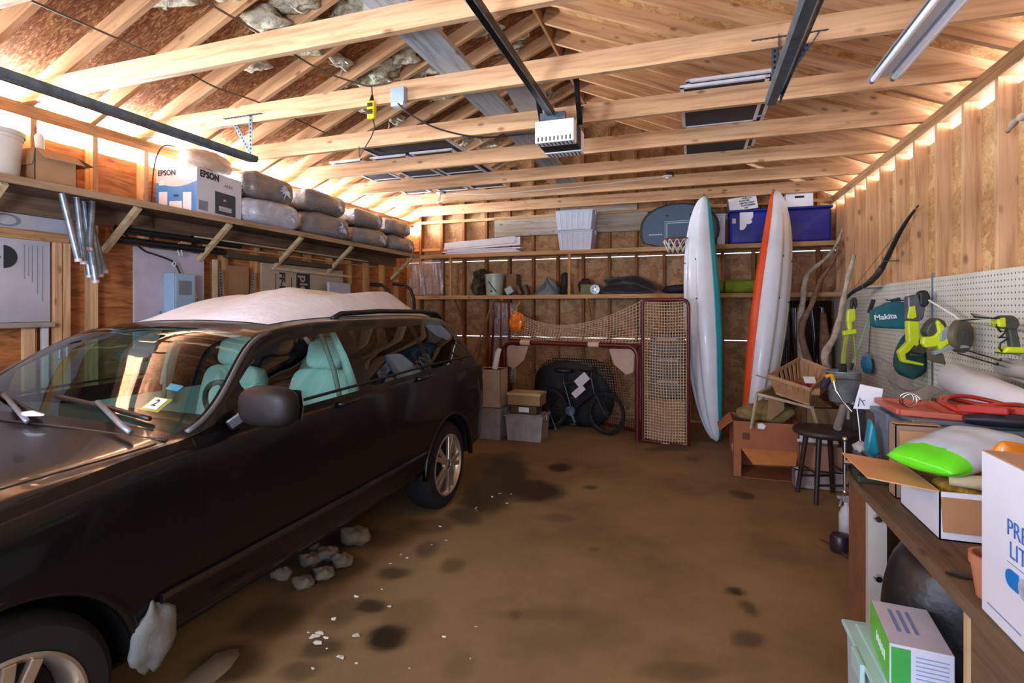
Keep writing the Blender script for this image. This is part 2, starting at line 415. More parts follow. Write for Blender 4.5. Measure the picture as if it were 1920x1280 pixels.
for k in range(-9, 13):
    yy = 2.33 + .395 * k + .04
    if yy > YB - .02 or yy < YF: continue
    rafter(1, yy); rafter(-1, yy)
b = MB(); b.bx(XM - .012, XM + .012, YF, YB, ZR - .02, ZR + .12); b.build('ridge_board', tanY, cl)
BEAMY = [2.33 - .79 * k for k in range(4, 0, -1)] + [2.33 + .79 * k for k in range(7)]
BH = .132
for k, yy in enumerate(BEAMY):
    if yy > YB - .05: continue
    b = MB(); sh = .12
    # the ends are cut to the roof slope
    z0, z1 = ZP1 - .005, ZP1 - .005 + BH
    e = .19
    pts = [(XL - .04, z0), (XR + .04, z0), (XR + .04, z0 + .04), (XR - .17, z1), (XL + .17, z1), (XL - .04, z0 + .04)]
    b.prism(pts, .038, Matrix.Translation((0, yy + .019, 0)) @ Matrix.Rotation(PI / 2, 4, 'X'))
    b.build('tie_beam', pineX, cl)
# fluff of old insulation left between the left-hand rafters
def fluff():
    m, nt, bs = new_mat('torn_insulation')
    f = noise(nt, coords(nt), 16, 5, .7, 1)
    nt.links.new(ramp(nt, f, [(.3, (150, 132, 100)), (.5, (214, 206, 176)), (.7, (240, 240, 228))]), bs.inputs['Base Color'])
    bs.inputs['Roughness'].default_value = .95; bs.inputs['Specular IOR Level'].default_value = .05
    bump(nt, bs, noise(nt, coords(nt), 45, 5, .7), .9, .03); return m
FLUFF = fluff()
q = random.Random(5); m = MB()
def on_roof(x, yy, off): return V((x, yy, ZR + .135 - SLOPE * abs(x - XM) - off))
for i in range(190):
    x = q.uniform(XL + 1.0, XM - .25); k = q.randint(0, 12); yy = 2.33 + .395 * k - .395 / 2 + .04
    if q.random() < .6: x = q.uniform(-3.0, XM - .3); yy = 2.33 + .395 * q.choice([-1, -1, 0, 0, 0, 1, 1, 2, 3, 5]) - .155
    p = on_roof(x, yy + q.uniform(-.12, .12), q.uniform(.0, .05))
    m.ball(p, (q.uniform(.07, .20), q.uniform(.05, .12), q.uniform(.03, .06)), 22, 10, .42, i)
    for j in range(3):
        a = p + V((q.uniform(-.1, .1), q.uniform(-.08, .08), -.02)); d = V((q.uniform(-.1, .1), q.uniform(-.08, .08), q.uniform(-.07, 0)))
        m.tube([a, a + d * .5 + V((0, .02, -.01)), a + d], [.012, .008, .002], 5)
m.build('insulation_scraps', FLUFF, label='torn yellow-white insulation fluff caught between the left roof rafters', cat='insulation', kind='stuff', smooth=3)

# ---------------------------------------------------------------- light
w = bpy.data.worlds.new('daylight'); SC.world = w; w.use_nodes = True
w.node_tree.nodes['Background'].inputs[0].default_value = lin((236, 242, 255)); w.node_tree.nodes['Background'].inputs[1].default_value = 2.2
def area(name, loc, aim, sx, sy, power, col, spread=PI):
    l = bpy.data.lights.new(name, 'AREA'); l.shape = 'RECTANGLE'; l.size = sx; l.size_y = sy; l.energy = power; l.color = lin(col)[:3]; l.spread = spread
    o = bpy.data.objects.new(name, l); C.objects.link(o); o.location = loc
    o.rotation_euler = (V(aim) - V(loc)).to_track_quat('-Z', 'Y').to_euler(); return o
# daylight thrown up from the snow under the open eaves
def eave(name, x, z, ax, az, power):
    l = bpy.data.lights.new(name, 'AREA'); l.shape = 'RECTANGLE'; l.size = .3; l.size_y = 9.0; l.energy = power; l.color = lin((232, 240, 255))[:3]
    o = bpy.data.objects.new(name, l); C.objects.link(o); o.location = (x, 3.2, z)
    zz = -V((ax, 0, az)).normalized(); yy = V((0, 1, 0)); xx = yy.cross(zz)
    M = Matrix((xx, yy, zz)).transposed().to_4x4(); M.translation = V((x, 3.2, z)); o.matrix_world = M; return o
eave('eave_daylight_left', XL - TS - .3, 2.72, .9, .65, 4400)
eave('eave_daylight_right', XR + TS + .3, 2.72, -.8, .75, 300)
# added soft fill lamp behind the photographer, and his bounce flash towards the roof
area('rear_fill_light', (-1.3, YF - .05, 1.3), (-1.3, 5, 1.7), 5.0, 2.3, 122, (200, 216, 255))
area('bounce_flash', (-1.7, -.2, 1.75), (-1.9, 4.0, 3.0), .45, .35, 78, (222, 232, 255))
# ================================================================ the car
def pchip(T):
    xs = [t[0] for t in T]; ys = [t[1] for t in T]; n = len(T)
    d = [(ys[i + 1] - ys[i]) / (xs[i + 1] - xs[i]) for i in range(n - 1)]
    mm = [d[0]] + [0 if d[i - 1] * d[i] <= 0 else 2 * d[i - 1] * d[i] / (d[i - 1] + d[i]) for i in range(1, n - 1)] + [d[-1]]
    def f(x):
        if x <= xs[0]: return ys[0]
        if x >= xs[-1]: return ys[-1]
        i = max(k for k in range(n - 1) if xs[k] <= x); h = xs[i + 1] - xs[i]; t = (x - xs[i]) / h
        return (2 * t ** 3 - 3 * t ** 2 + 1) * ys[i] + (t ** 3 - 2 * t ** 2 + t) * h * mm[i] + (-2 * t ** 3 + 3 * t ** 2) * ys[i + 1] + (t ** 3 - t ** 2) * h * mm[i + 1]
    return f
CX, YN, YT = -2.60, -.12, 4.62
WID = pchip([(-.12, .55), (-.02, .70), (.2, .81), (.6, .855), (1.2, .865), (2.5, .875), (3.7, .875), (4.2, .86), (4.42, .82), (4.55, .74), (4.62, .60)])
ZBOT = pchip([(-.12, .34), (.1, .31), (4.3, .31), (4.62, .38)])
ZSH = pchip([(-.12, .62), (0, .74), (.3, .86), (.9, .955), (1.5, 1.02), (2.5, 1.045), (3.5, 1.075), (4.2, 1.08), (4.45, 1.0), (4.55, .88), (4.62, .70)])
ZTOP = pchip([(-.12, .64), (0, .77), (.3, .90), (.9, 1.005), (1.40, 1.04), (1.43, 1.046), (1.98, 1.405), (2.2, 1.437), (2.8, 1.472), (3.5, 1.472), (4.0, 1.455), (4.15, 1.42), (4.45, 1.09), (4.55, .92), (4.62, .72)])
XPIL = pchip([(-.12, .48), (0, .62), (.3, .70), (.9, .74), (1.45, .80), (1.52, .815), (2.1, .625), (2.4, .64), (3.5, .645), (4.0, .62), (4.2, .60), (4.45, .66), (4.55, .68), (4.62, .55)])
ZPIL = pchip([(-.12, .62), (0, .75), (.3, .88), (.9, .975), (1.42, 1.015), (1.52, 1.04), (2.1, 1.365), (2.5, 1.41), (3.5, 1.42), (4.0, 1.40), (4.15, 1.37), (4.45, 1.04), (4.55, .9), (4.62, .71)])
def section(y):
    w, zb, zs, zt, xp, zp = WID(y), ZBOT(y), ZSH(y), ZTOP(y), XPIL(y), ZPIL(y)
    xb = w * .95
    xp = min(xp, xb - .01)
    K = [(0, zb), (.88 * w, zb), (.965 * w, zb + .06), (.985 * w, zb + .30 * (zs - zb)), (w, zb + .55 * (zs - zb)), (.995 * w, zb + .80 * (zs - zb)), (.975 * w, zs - .035), (xb, zs),
         (xb + (xp - xb) * .5 + .012, zs + (zp - zs) * .52), (xp, zp), (xp * .86, zp + (zt - zp) * .48), (xp * .5, zp + (zt - zp) * .86), (0, zt)]
    out = []; S = 4
    for i in range(len(K) - 1):
        p0, p1, p2, p3 = K[max(i - 1, 0)], K[i], K[i + 1], K[min(i + 2, len(K) - 1)]
        for s in range(S):
            t = s / S
            if i in (0, 1, 6, 7, 8): out.append((p1[0] + (p2[0] - p1[0]) * t, p1[1] + (p2[1] - p1[1]) * t))
            else:
                q = [.5 * (2 * p1[k] + (p2[k] - p0[k]) * t + (2 * p0[k] - 5 * p1[k] + 4 * p2[k] - p3[k]) * t * t + (3 * p1[k] - p0[k] - 3 * p2[k] + p3[k]) * t ** 3) for k in (0, 1)]
                out.append(tuple(q))
    out.append(K[-1]); return out
NJ = 49; JB, JP = 28, 36                       # belt and pillar rows
YS = [YN + (YT - YN) * i / 158 for i in range(159)]
SEC = [section(y) for y in YS]
WH_R, WH_F, RW = 3.66, .90, .325
def cpt(i, j, sg, off=0):
    x, z = SEC[i][j]; return V((CX + sg * x, YS[i], z))
def cls(i, j):
    y = (YS[i] + YS[i + 1]) / 2
    z = (SEC[i][j][1] + SEC[i][j + 1][1]) / 2; x = SEC[i][j][0]
    if j < JB and x > .6:
        for c in (WH_R, WH_F):
            if (y - c) ** 2 + (z - RW) ** 2 < .385 ** 2: return None
    if j >= JP + 2 and 1.46 < y < 2.01: return 'windshield'
    if j >= JP + 2 and 4.16 < y < 4.44: return 'rear_window'
    if j >= JP + 1 and .02 < y < 1.40: return 'hood'
    if JB <= j <= JP - 2:
        if 1.80 < y < 2.56: return 'front_window'
        if 2.66 < y < 3.36: return 'side_window'
        if 3.42 < y < 4.12: return 'quarter_window'
    return 'body'
PAINT = mat('black_cherry_paint', (10, 8, 10), .3, .0, .1, 3, .25, .3)
SEAM = mat('panel_gap', (5, 5, 6), .8, var=0)
def glassmat(name, tint, alpha_mix, rough=.02):
    m, nt, bs = new_mat(name); nt.nodes.remove(bs)
    out = nt.nodes['Material Output']; g = nt.nodes.new('ShaderNodeBsdfGlossy'); g.inputs['Roughness'].default_value = rough
    t = nt.nodes.new('ShaderNodeBsdfTransparent'); t.inputs[0].default_value = lin(tint)
    fr = nt.nodes.new('ShaderNodeLayerWeight'); pw = nt.nodes.new('ShaderNodeMath'); pw.operation = 'POWER'; pw.inputs[1].default_value = 4
    nt.links.new(fr.outputs['Facing'], pw.inputs[0]); fr.inputs[0].default_value = .5
    mr = nt.nodes.new('ShaderNodeMapRange'); mr.inputs[3].default_value = alpha_mix; mr.inputs[4].default_value = 1; nt.links.new(pw.outputs[0], mr.inputs[0])
    mx = nt.nodes.new('ShaderNodeMixShader'); nt.links.new(mr.outputs[0], mx.inputs[0]); nt.links.new(t.outputs[0], mx.inputs[1]); nt.links.new(g.outputs[0], mx.inputs[2])
    nt.links.new(mx.outputs[0], out.inputs[0]); return m
GLASS = glassmat('green_tinted_glass', (196, 228, 218), .08)
PRIV = glassmat('dark_privacy_glass', (52, 60, 62), .06)
car = thing('car', 'black people carrier with snow-dusted roof parked along the left wall', 'car', (CX, 2.3, 0))
names = {}
for i in range(158):
    for j in range(NJ - 1):
        k = cls(i, j)
        if k: names.setdefault(k, []).append((i, j))
def panel(key, sg, faces, mb):
    idx = {}
    def vt(i, j):
        if (i, j) not in idx: idx[(i, j)] = mb.bm.verts.new(cpt(i, j, sg))
        return idx[(i, j)]
    for i, j in faces: mb._f([vt(i, j), vt(i + 1, j), vt(i + 1, j + 1), vt(i, j + 1)])
    return idx
def weld(mb): bmesh.ops.remove_doubles(mb.bm, verts=mb.bm.verts, dist=.0008)
b = MB()
for sg in (1, -1): panel('body', sg, names['body'], b)
for rng in ((0, .0), (158, 0)):   # close nose and tail
    i = rng[0]; vs = [b.bm.verts.new(cpt(i, j, 1)) for j in range(NJ)] + [b.bm.verts.new(cpt(i, j, -1)) for j in range(NJ - 2, 0, -1)]; b._f(vs)
weld(b)
for e in [e for e in b.bm.edges if e.is_boundary]:      # true circular wheel openings
    for v in e.verts:
        if v.co.z > .9: continue
        for c in (WH_R, WH_F):
            d = V((0, v.co.y - c, v.co.z - RW)); L = d.length
            if .3 < L < .46: d *= .385 / L; v.co.y = c + d.y; v.co.z = RW + d.z
b.m(1)
def surf(y, jf, sg, off=.001):
    s = section(y); j = min(int(jf), NJ - 2); t = jf - j
    x = s[j][0] + (s[j + 1][0] - s[j][0]) * t; z = s[j][1] + (s[j + 1][1] - s[j][1]) * t
    return V((CX + sg * (x + off), y, z))
for sg in (1, -1):
    for y0 in (1.50, 2.60, 3.39): b.tube([surf(y0, 9 + (JB - 9) * t / 16, sg, -.004) for t in range(17)], .0045, 5)
    b.tube([surf(1.5 + 1.9 * t / 24, 9, sg, -.004) for t in range(25)], .0045, 5)
b.tube([surf(y, JP + 1, 1, -.002) for y in [.1 + 1.3 * t / 24 for t in range(25)]], .004, 5)
b.m(0)
for sg in (1, -1):                                # side moulding low on the doors
    b.tube([surf(1.35 + 1.9 * t / 20, 11.5, sg, .004) for t in range(21)], .018, 6)
b.build('body', [PAINT, SEAM], car, smooth=.7)
for key, nm, mt in (('hood', 'hood', PAINT), ('windshield', 'windshield', GLASS), ('rear_window', 'rear_window', PRIV)):
    b = MB()
    for sg in (1, -1): panel(key, sg, names[key], b)
    weld(b)
    WSH = b.build(nm, mt, car, smooth=.7)
    if key == 'windshield': windshield = WSH
for key, mt in (('front_window', GLASS), ('side_window', PRIV), ('quarter_window', PRIV)):
    for sg in (1, -1):
        b = MB(); panel(key, sg, names[key], b); b.build(key, mt, car, smooth=3)
# window surround mouldings
TRIMD = mat('window_rubber', (12, 12, 13), .5, var=0)
for sg in (1, -1):
    b = MB(); b.tube([surf(1.72 + 2.45 * t / 40, JB + .6, sg, .002) for t in range(41)], .008, 6); b.build('belt_moulding', TRIMD, car, smooth=3)
    b = MB(); b.tube([surf(1.50 + .62 * t / 20, JP + .8, sg, .0) for t in range(21)], .012, 6); b.build('pillar_moulding', mat('grey_rubber', (70, 70, 72), .4, var=0), car, smooth=3)
# wheel arches and wheels
ALLOY = mat('alloy_wheel', (196, 184, 166), .3, .75, .08)
HUBD = mat('brake_dark', (30, 28, 27), .6, .3, .1)
def arch(yc, sg):
    b = MB(); w = CX + sg * WID(yc) * .985
    b.tube([V((w - sg * .004, yc + .385 * math.cos(a), RW + .385 * math.sin(a))) for a in [-.02 + (PI + .04) * t / 30 for t in range(31)]], .02, 6); b.build('wheel_arch', PAINT, car, smooth=3)
    b = MB(); b.grid(26, 2, lambda s, t: V((w - sg * (.01 + .3 * t), yc + .39 * math.cos(PI * s), RW + .39 * math.sin(PI * s)))); b.build('wheel_liner', SEAM, car, smooth=3)
def wheel(yc, sg):
    xo = CX + sg * .845
    M = Matrix.Translation((xo, yc, RW)) @ Matrix.Rotation(sg * PI / 2, 4, 'Y')
    b = MB(); b.lathe([(.215, -.005), (.235, 0), (.29, -.004), (.318, -.03), (.325, -.06), (.325, -.17), (.31, -.2), (.22, -.2)], 48, M)
    t = b.build('wheel', RUBBER, car, smooth=.6)
    b = MB(); b.lathe([(.222, -.19), (.222, -.02), (.228, .003), (.218, .006), (.205, -.012), (.196, -.03), (.196, -.18)], 48, M); b.build('rim', ALLOY, t, smooth=.6)
    b = MB(); b.lathe([(0, -.09), (.19, -.09), (.2, -.1)], 32, M); b.build('brake_disc', HUBD, t, smooth=.6)
    b = MB()
    for k in range(5):
        for off in (-.17, .17):
            a = 2 * PI * k / 5 + .3
            def P(r, an, h): return M @ V((r * math.cos(an), r * math.sin(an), h))
            b.bar(P(.035, a + off * .6, -.008), P(.208, a + off, -.016), .034, .024, (sg, 0, 0))
    b.lathe([(0, .0), (.03, .0), (.05, -.008), (.055, -.03), (0, -.03)], 24, M)
    b.build('spokes', ALLOY, t, bevel=.004)
    b = MB(); b.lathe([(0, .006), (.024, .006), (.028, .0)], 20, M); b.build('hub_cap', mat('hub_cap_grey', (120, 116, 110), .3, .6, 0), t, smooth=.6)
for yc in (WH_R, WH_F):
    for sg in (1, -1): arch(yc, sg); wheel(yc, sg)
# underbody
b = MB(); b.bx(CX - .68, CX + .68, .2, 4.4, .24, .33); b.build('underbody', SEAM, car)
# mirrors
for sg in (1, -1):
    b = MB(); c0 = V((CX + sg * .985, 1.71, 1.11))
    g = b.grid(20, 11, lambda s, t: c0 + V((sg * (.135 * (abs(math.cos(2 * PI * s)) ** .6) * math.copysign(1, math.cos(2 * PI * s)) * math.sin(PI * t) ** .45), -.06 * math.cos(PI * t) , .082 * (abs(math.sin(2 * PI * s)) ** .7) * math.copysign(1, math.sin(2 * PI * s)) * math.sin(PI * t) ** .45)), cu=True)
    bmesh.ops.remove_doubles(b.bm, verts=b.bm.verts, dist=.001)
    mr = b.build('side_mirror', mat('mirror_housing', (24, 19, 17), .55, 0, .1, spec=.3), car, smooth=3)
    b = MB(); b.prism([(-.11, -.06), (.11, -.06), (.12, 0), (.11, .06), (-.09, .06), (-.12, 0)], .006, Matrix.Translation(c0 + V((0, .058, 0))) @ Matrix.Rotation(-PI / 2, 4, 'X')); b.build('mirror_glass', CHROME, mr)
    b = MB(); b.bar(c0 + V((-sg * .1, .0, -.03)), V((CX + sg * .83, 1.66, 1.03)), .05, .05); b.build('mirror_foot', PAINT, mr, bevel=.01)
# door handles
for sg in (1, -1):
    for y0 in (2.42, 3.26):
        b = MB(); p = surf(y0, 24, sg, .02); b.tube([surf(y0 - .1, 24, sg, .0), surf(y0 - .08, 24, sg, .03), p + V((0, .06, 0)), surf(y0 + .1, 24, sg, 0)], .013, 8); b.build('door_handle', PAINT, car, smooth=3)
# roof rails
for sg in (1, -1):
    b = MB(); b.tube([V((CX + sg * .53, y, z)) for y, z in ((2.70, 1.44), (2.78, 1.47), (3.2, 1.485), (3.8, 1.48), (4.08, 1.462), (4.16, 1.42))], .016, 8); b.build('roof_rail', BLACK, car, smooth=3)
b = MB(); b.grid(13, 4, lambda s, t: V((CX - .52 + 1.04 * s, 4.08 + .2 * t - .05 * (2 * s - 1) ** 2, 1.462 - .02 * (2 * s - 1) ** 2 - .015 * t))); b.build('roof_spoiler', PAINT, car, solid=.02, smooth=3)
# tail lamps
TAIL = mat('tail_lamp_red', (92, 10, 14), .15, var=0, coat=.6)
for sg in (1, -1):
    b = MB(); b.grid(8, 10, lambda s, t: surf(4.38 + .15 * s, 22 + 7 * t, sg, .006)); b.build('tail_lamp', TAIL, car, smooth=3)
for sg in (1, -1):
    b = MB(); b.grid(10, 8, lambda s, t: surf(.02 + .45 * s, 20 + 6 * t + 1.5 * s, sg, .004)); b.build('headlamp', mat('headlamp_lens', (150, 152, 156), .1, .3, 0, coat=.6), car, smooth=3)
# wipers at the cowl
GREYM = mat('wiper_grey', (120, 124, 130), .4, .4, .1)
def ws(y, x, off=.012):
    s = section(y); pts = s[JP:]
    ax = abs(x)
    for (x0, z0), (x1, z1) in zip(pts, pts[1:]):
        if x1 <= ax <= x0:
            t = (x0 - ax) / (x0 - x1) if x0 != x1 else 0; return V((CX + x, y - off * .5, z0 + (z1 - z0) * t + off))
    return V((CX + x, y, pts[0][1] + off))
for xa, xb, ya, yb in ((.05, -.62, 1.45, 1.60), (.62, .0, 1.50, 1.55)):
    b = MB(); b.tube([ws(ya + (yb - ya) * t / 10, xa + (xb - xa) * t / 10, .018) for t in range(11)], .010, 6); wp = b.build('wiper', BLACK, car, smooth=3)
    b = MB(); xm = (xa + xb) / 2; b.tube([V((CX + xa + .05, 1.38, 1.055)), V((CX + xa - .05, 1.41, 1.075)), ws((ya + yb) / 2, xm, .035)], .011, 6); b.build('wiper_arm', GREYM, wp, smooth=3)
b = MB(); b.grid(21, 3, lambda s, t: V((CX - .78 + 1.56 * s, 1.395 + .075 * t + .03 * (2 * s - 1) ** 2, 1.043 - .012 * t - .02 * (2 * s - 1) ** 2))); b.build('cowl_panel', BLACK, car, solid=.006, smooth=3)
# stickers inside the windscreen
def glue(p, w, h, mt, nm, par, txt=None):
    b = MB(); x = V((1, 0, 0)); pts = []
    y0, x0 = p
    M = frame(ws(y0, x0, -.004), ws(y0, x0 + .05, -.004) - ws(y0, x0 - .05, -.004), ws(y0 + .05, x0, -.004) - ws(y0 - .05, x0, -.004))
    b.prism([(-w / 2, -h / 2), (w / 2, -h / 2), (w / 2, h / 2), (-w / 2, h / 2)], .0015, M); o = b.build(nm, mt, par)
    if txt: lettering(txt, h * .8, M @ Matrix.Translation((0, 0, .003)), INK, o, bold=.002)
    return o
st = glue((1.585, .53), .10, .075, mat('amber_sticker', (214, 168, 60), .5, var=0), 'inspection_sticker', windshield)
b = MB(); M0 = frame(ws(1.585, .53, .0), ws(1.585, .58, 0) - ws(1.585, .48, 0), ws(1.635, .53, 0) - ws(1.535, .53, 0))
b.prism([(-.034, -.029), (.034, -.029), (.034, .029), (-.034, .029)], .0015, M0); fc = b.build('sticker_face', WPAPER, st)
lettering('2', .05, M0 @ Matrix.Translation((0, 0, .003)), INK, fc, bold=.001)
glue((1.665, .53), .07, .032, mat('blue_sticker', (88, 150, 196), .5, var=0), 'parking_sticker', windshield)
# cabin
SEATM = mat('pale_grey_upholstery', (196, 206, 202), .75, var=.05)
DASH = mat('dashboard_charcoal', (62, 64, 64), .6, var=.1)
TRIMI = mat('pale_cabin_trim', (186, 198, 192), .6, var=.04)
def rbox(mb, c, d, M=None, e=.35, n=12):
    """soft cushion: superellipsoid"""
    def sp(v, p): return math.copysign(abs(v) ** p, v)
    def f(s, t):
        a, q = 2 * PI * s, PI * (t - .5)
        p = V((d[0] / 2 * sp(math.cos(q), e) * sp(math.cos(a), e), d[1] / 2 * sp(math.cos(q), e) * sp(math.sin(a), e), d[2] / 2 * sp(math.sin(q), e)))
        return V(c) + (M @ p if M is not None else p)
    mb.grid(2 * n, n, f, cu=True); bmesh.ops.remove_doubles(mb.bm, verts=mb.bm.verts, dist=1e-5); return mb
for xs, nm in ((.37, 1), (-.37, 2)):
    lean = Matrix.Rotation(-.24, 3, 'X')
    b = MB(); rbox(b, (CX + xs, 2.62, .58), (.48, .52, .16)); st = b.build('front_seat', SEATM, car, smooth=3)
    b = MB(); rbox(b, (CX + xs, 2.80, .83), (.48, .16, .58), lean); b.build('seat_back', SEATM, st, smooth=3)
    b = MB(); rbox(b, (CX + xs, 2.86, 1.205), (.27, .11, .19), lean, .5); b.build('headrest', SEATM, st, smooth=3)
    for dx in (-.06, .06): b = MB(); b.cyl((CX + xs + dx, 2.845, 1.05), (CX + xs + dx, 2.86, 1.15), .006, n=6); b.build('headrest_post', CHROME, st)
b = MB(); rbox(b, (CX, 3.55, .58), (1.2, .5, .16)); st = b.build('rear_bench', SEATM, car, smooth=3)
b = MB(); rbox(b, (CX, 3.74, .84), (1.2, .16, .56), Matrix.Rotation(-.24, 3, 'X')); b.build('seat_back', SEATM, st, smooth=3)
for xs in (-.36, .36):
    b = MB(); rbox(b, (CX + xs, 3.80, 1.18), (.26, .1, .16), None, .5); b.build('headrest', SEATM, st, smooth=3)
b = MB(); b.grid(15, 7, lambda s, t: V((CX - .74 + 1.48 * s, 1.50 + .50 * t + .03 * (2 * s - 1) ** 2, .99 + .035 * math.sin(PI * min(1, t * 1.1)) - .22 * max(0, t - .75) * 4 * .5 - .02 * (2 * s - 1) ** 2))); b.build('dashboard', DASH, car, smooth=3, solid=.02)
b = MB(); sw = V((CX + .37, 2.12, .98)); Ms = Matrix.Translation(sw) @ Matrix.Rotation(-1.15, 4, 'X')
b.tube([Ms @ V((.17 * math.cos(2 * PI * k / 28), .17 * math.sin(2 * PI * k / 28), 0)) for k in range(28)], .014, 8, closed=True); b.ball(sw, .05, 10, 6)
for a in (.2, PI - .2, -PI / 2): b.bar(Ms @ V((0, 0, 0)), Ms @ V((.17 * math.cos(a), .17 * math.sin(a), 0)), .03, .012)
b.build('steering_wheel', DASH, car, smooth=.7)
b = MB(); b.ball((CX, 1.88, 1.27), (.12, .025, .035), 12, 8); b.build('rear_view_mirror', DASH, car, smooth=3)
for sg in (1, -1):
    b = MB(); b.tube([V((CX + sg * .60, 2.63, 1.38)), V((CX + sg * .69, 2.63, 1.2)), V((CX + sg * .75, 2.63, 1.0))], .035, 8); b.build('pillar_trim', TRIMI, car, smooth=3)
    b = MB(); b.tube([V((CX + sg * .56, 2.56, 1.36)), V((CX + sg * .65, 2.56, 1.15)), V((CX + sg * .70, 2.58, .9))], .014, 6); b.build('seat_belt', mat('belt_webbing', (150, 156, 150), .8, var=0), car, smooth=3)
    b = MB(); b.grid(20, 4, lambda s, t: V((CX + sg * (.79 + .02 * t), 1.6 + 1.62 * s, .95 - .55 * t))); b.build('door_lining', TRIMI, car, solid=.02)
b = MB(); b.grid(14, 9, lambda s, t: V((CX - .56 + 1.12 * t, 2.02 + 2.1 * s, 1.418 + .012 * math.sin(PI * s) - .05 * abs(2 * t - 1) ** 2 - (.025 if s == 0 else 0)))); b.build('headliner', TRIMI, car, smooth=3)
b = MB(); b.bx(CX - .72, CX + .72, 1.7, 4.3, .30, .34); b.build('cabin_floor', DASH, car)
# snow on the roof
def roofz(x, y):
    s = section(y)[JP:]; ax = abs(x - CX)
    for (x0, z0), (x1, z1) in zip(s, s[1:]):
        if x1 <= ax <= x0: return z0 + (z1 - z0) * ((x0 - ax) / (x0 - x1) if x0 != x1 else 0)
    return s[0][1]
def snowtop(a, c):
    y = 2.22 + 1.85 * a; x = CX - .46 + .96 * c
    e = min(1, a / .35) ** .8 * min(1, (1 - a) / .2 + .15) * min(1, c / .12 + .0) ** .5 * min(1, (1 - c) / .25) ** .6
    h = .15 * max(0, e) * (1 + .12 * math.sin(11 * c + 7 * a) + .05 * math.sin(23 * c + 3 * a))
    return V((x, y, roofz(x, y) + .003 + h))
b = MB(); b.grid(40, 26, snowtop)
snow = b.build('roof_snow', SNOW, smooth=3, label='long slab of half-melted snow lying on the car roof', cat='snow')
q = random.Random(4)
m = MB()
m.lump((CX + .08, 1.41, 1.078), (.07, .022, .013), 30, 3)
m.build('cowl_snow', SNOW, smooth=.8, label='small clump of snow left at the base of the windscreen', cat='snow')
# ================================================================ under the roof
ZB = ZP1 - .005                                  # underside of the tie beams
ZBT = ZB + BH + .001                             # their top
def holes_angle(mb, p0, p1, w=.032, t=.003, side=(1, 0, 0)):
    """punched steel angle: two thin flanges with a row of dark slots"""
    p0, p1 = V(p0), V(p1); d = (p1 - p0).normalized(); s = V(side); s = (s - d * s.dot(d)).normalized(); n = d.cross(s)
    mb.m(0).bar(p0 + s * w / 2, p1 + s * w / 2, t, w, s); mb.bar(p0 + n * w / 2, p1 + n * w / 2, t, w, n); mb.m(1)
    L = (p1 - p0).length; k = int(L / .028)
    for i in range(k):
        c = p0 + d * (L * (i + .5) / k)
        for a, b2 in ((s, n), (n, s)):
            mb.bar(c + a * w * .52 - d * .007, c + a * w * .52 + d * .007, t * 1.8, .011, a)
    mb.m(0)
def track(x, y0, y1, z, lab, sgn):
    t = thing('garage_door_track', lab, 'door track', (x, y1, z))
    b = MB(); pr = [(-.028, .012), (-.03, -.0), (-.02, -.012), (.02, -.014), (.03, 0), (.028, .012), (.024, .012), (.025, .0), (.018, -.009), (-.018, -.008), (-.025, .0), (-.024, .012)]
    b.prism([(p[0], p[1] * 1.7) for p in pr], y1 - y0, Matrix.Translation((x, y1, z)) @ Matrix.Rotation(PI / 2, 4, 'X'))
    b.bx(x - .045 * sgn, x - .041 * sgn, y0, y1, z - .018, z + .035); b.build('rail', DGALV, t, smooth=.5)
    b = MB(); holes_angle(b, (x - .03 * sgn, y1 - .03, z - .0), (x - .03 * sgn, y1 - .03, ZB + .06), side=(sgn, 0, 0)); b.build('hanger', [DGALV, SEAM], t)
    b = MB(); holes_angle(b, (x - .03 * sgn, y1 - .02, z + .02), (x - .22 * sgn, y1 - .02, ZB + .05), side=(sgn, 0, 0)); b.build('hanger_brace', [DGALV, SEAM], t)
    b = MB(); holes_angle(b, (x - .26 * sgn, y1 - .02, ZB + .05), (x + .1 * sgn, y1 - .02, ZB + .05), side=(0, -1, 0)); b.build('hanger_plate', [DGALV, SEAM], t)
track(-3.08, -1.4, 3.13, 2.607, 'long steel door track hanging under the beams over the car bonnet', 1)
track(.39, -1.4, 3.14, 2.607, 'steel door track under the beams beside the fluorescent light', -1)
# opener ----------------------------------------------------------
op = thing('garage_door_opener', 'garage door opener with white slotted covers hanging from the beams on a black rail', 'door opener', (-.87, 3.6, 2.6))
BR = mat('black_rail', (24, 23, 24), .4, .4, .1)
b = MB(); b.bar((-.84, -1.4, 2.82), (-.90, 3.5, 2.80), .045, .05); b.build('rail', BR, op, bevel=.006)
b = MB(); b.tube([(-.82, -1.4, 2.79), (-.875, 3.45, 2.77)], .004, 5); b.build('drive_chain', DGALV, op)
b = MB(); b.bx(-1.0, -.74, 3.50, 3.66, 2.605, 2.745); b.build('chassis', mat('opener_black', (34, 30, 34), .5, .1, .1), op, bevel=.006)
for y0, y1, nm in ((3.41, 3.50, 'light_cover'), (3.66, 3.76, 'rear_cover')):
    b = MB(); b.m(0); b.box((-.87, (y0 + y1) / 2, 2.672), (.262, y1 - y0, .145))
    b.m(1)
    for k in range(9):
        if nm == 'light_cover':
            b.bx(-.985 + .027 * k, -.973 + .027 * k, y0 - .001, y0 + .01, 2.607, 2.64); b.bx(-.985 + .027 * k, -.973 + .027 * k, y0 + .01, y1 - .01, 2.5985, 2.61)
        else: b.bx(-.985 + .027 * k, -.973 + .027 * k, y0 + .02, y1 - .0, 2.5985, 2.61)
    b.build(nm, [WHITE, SEAM], op, bevel=.004)
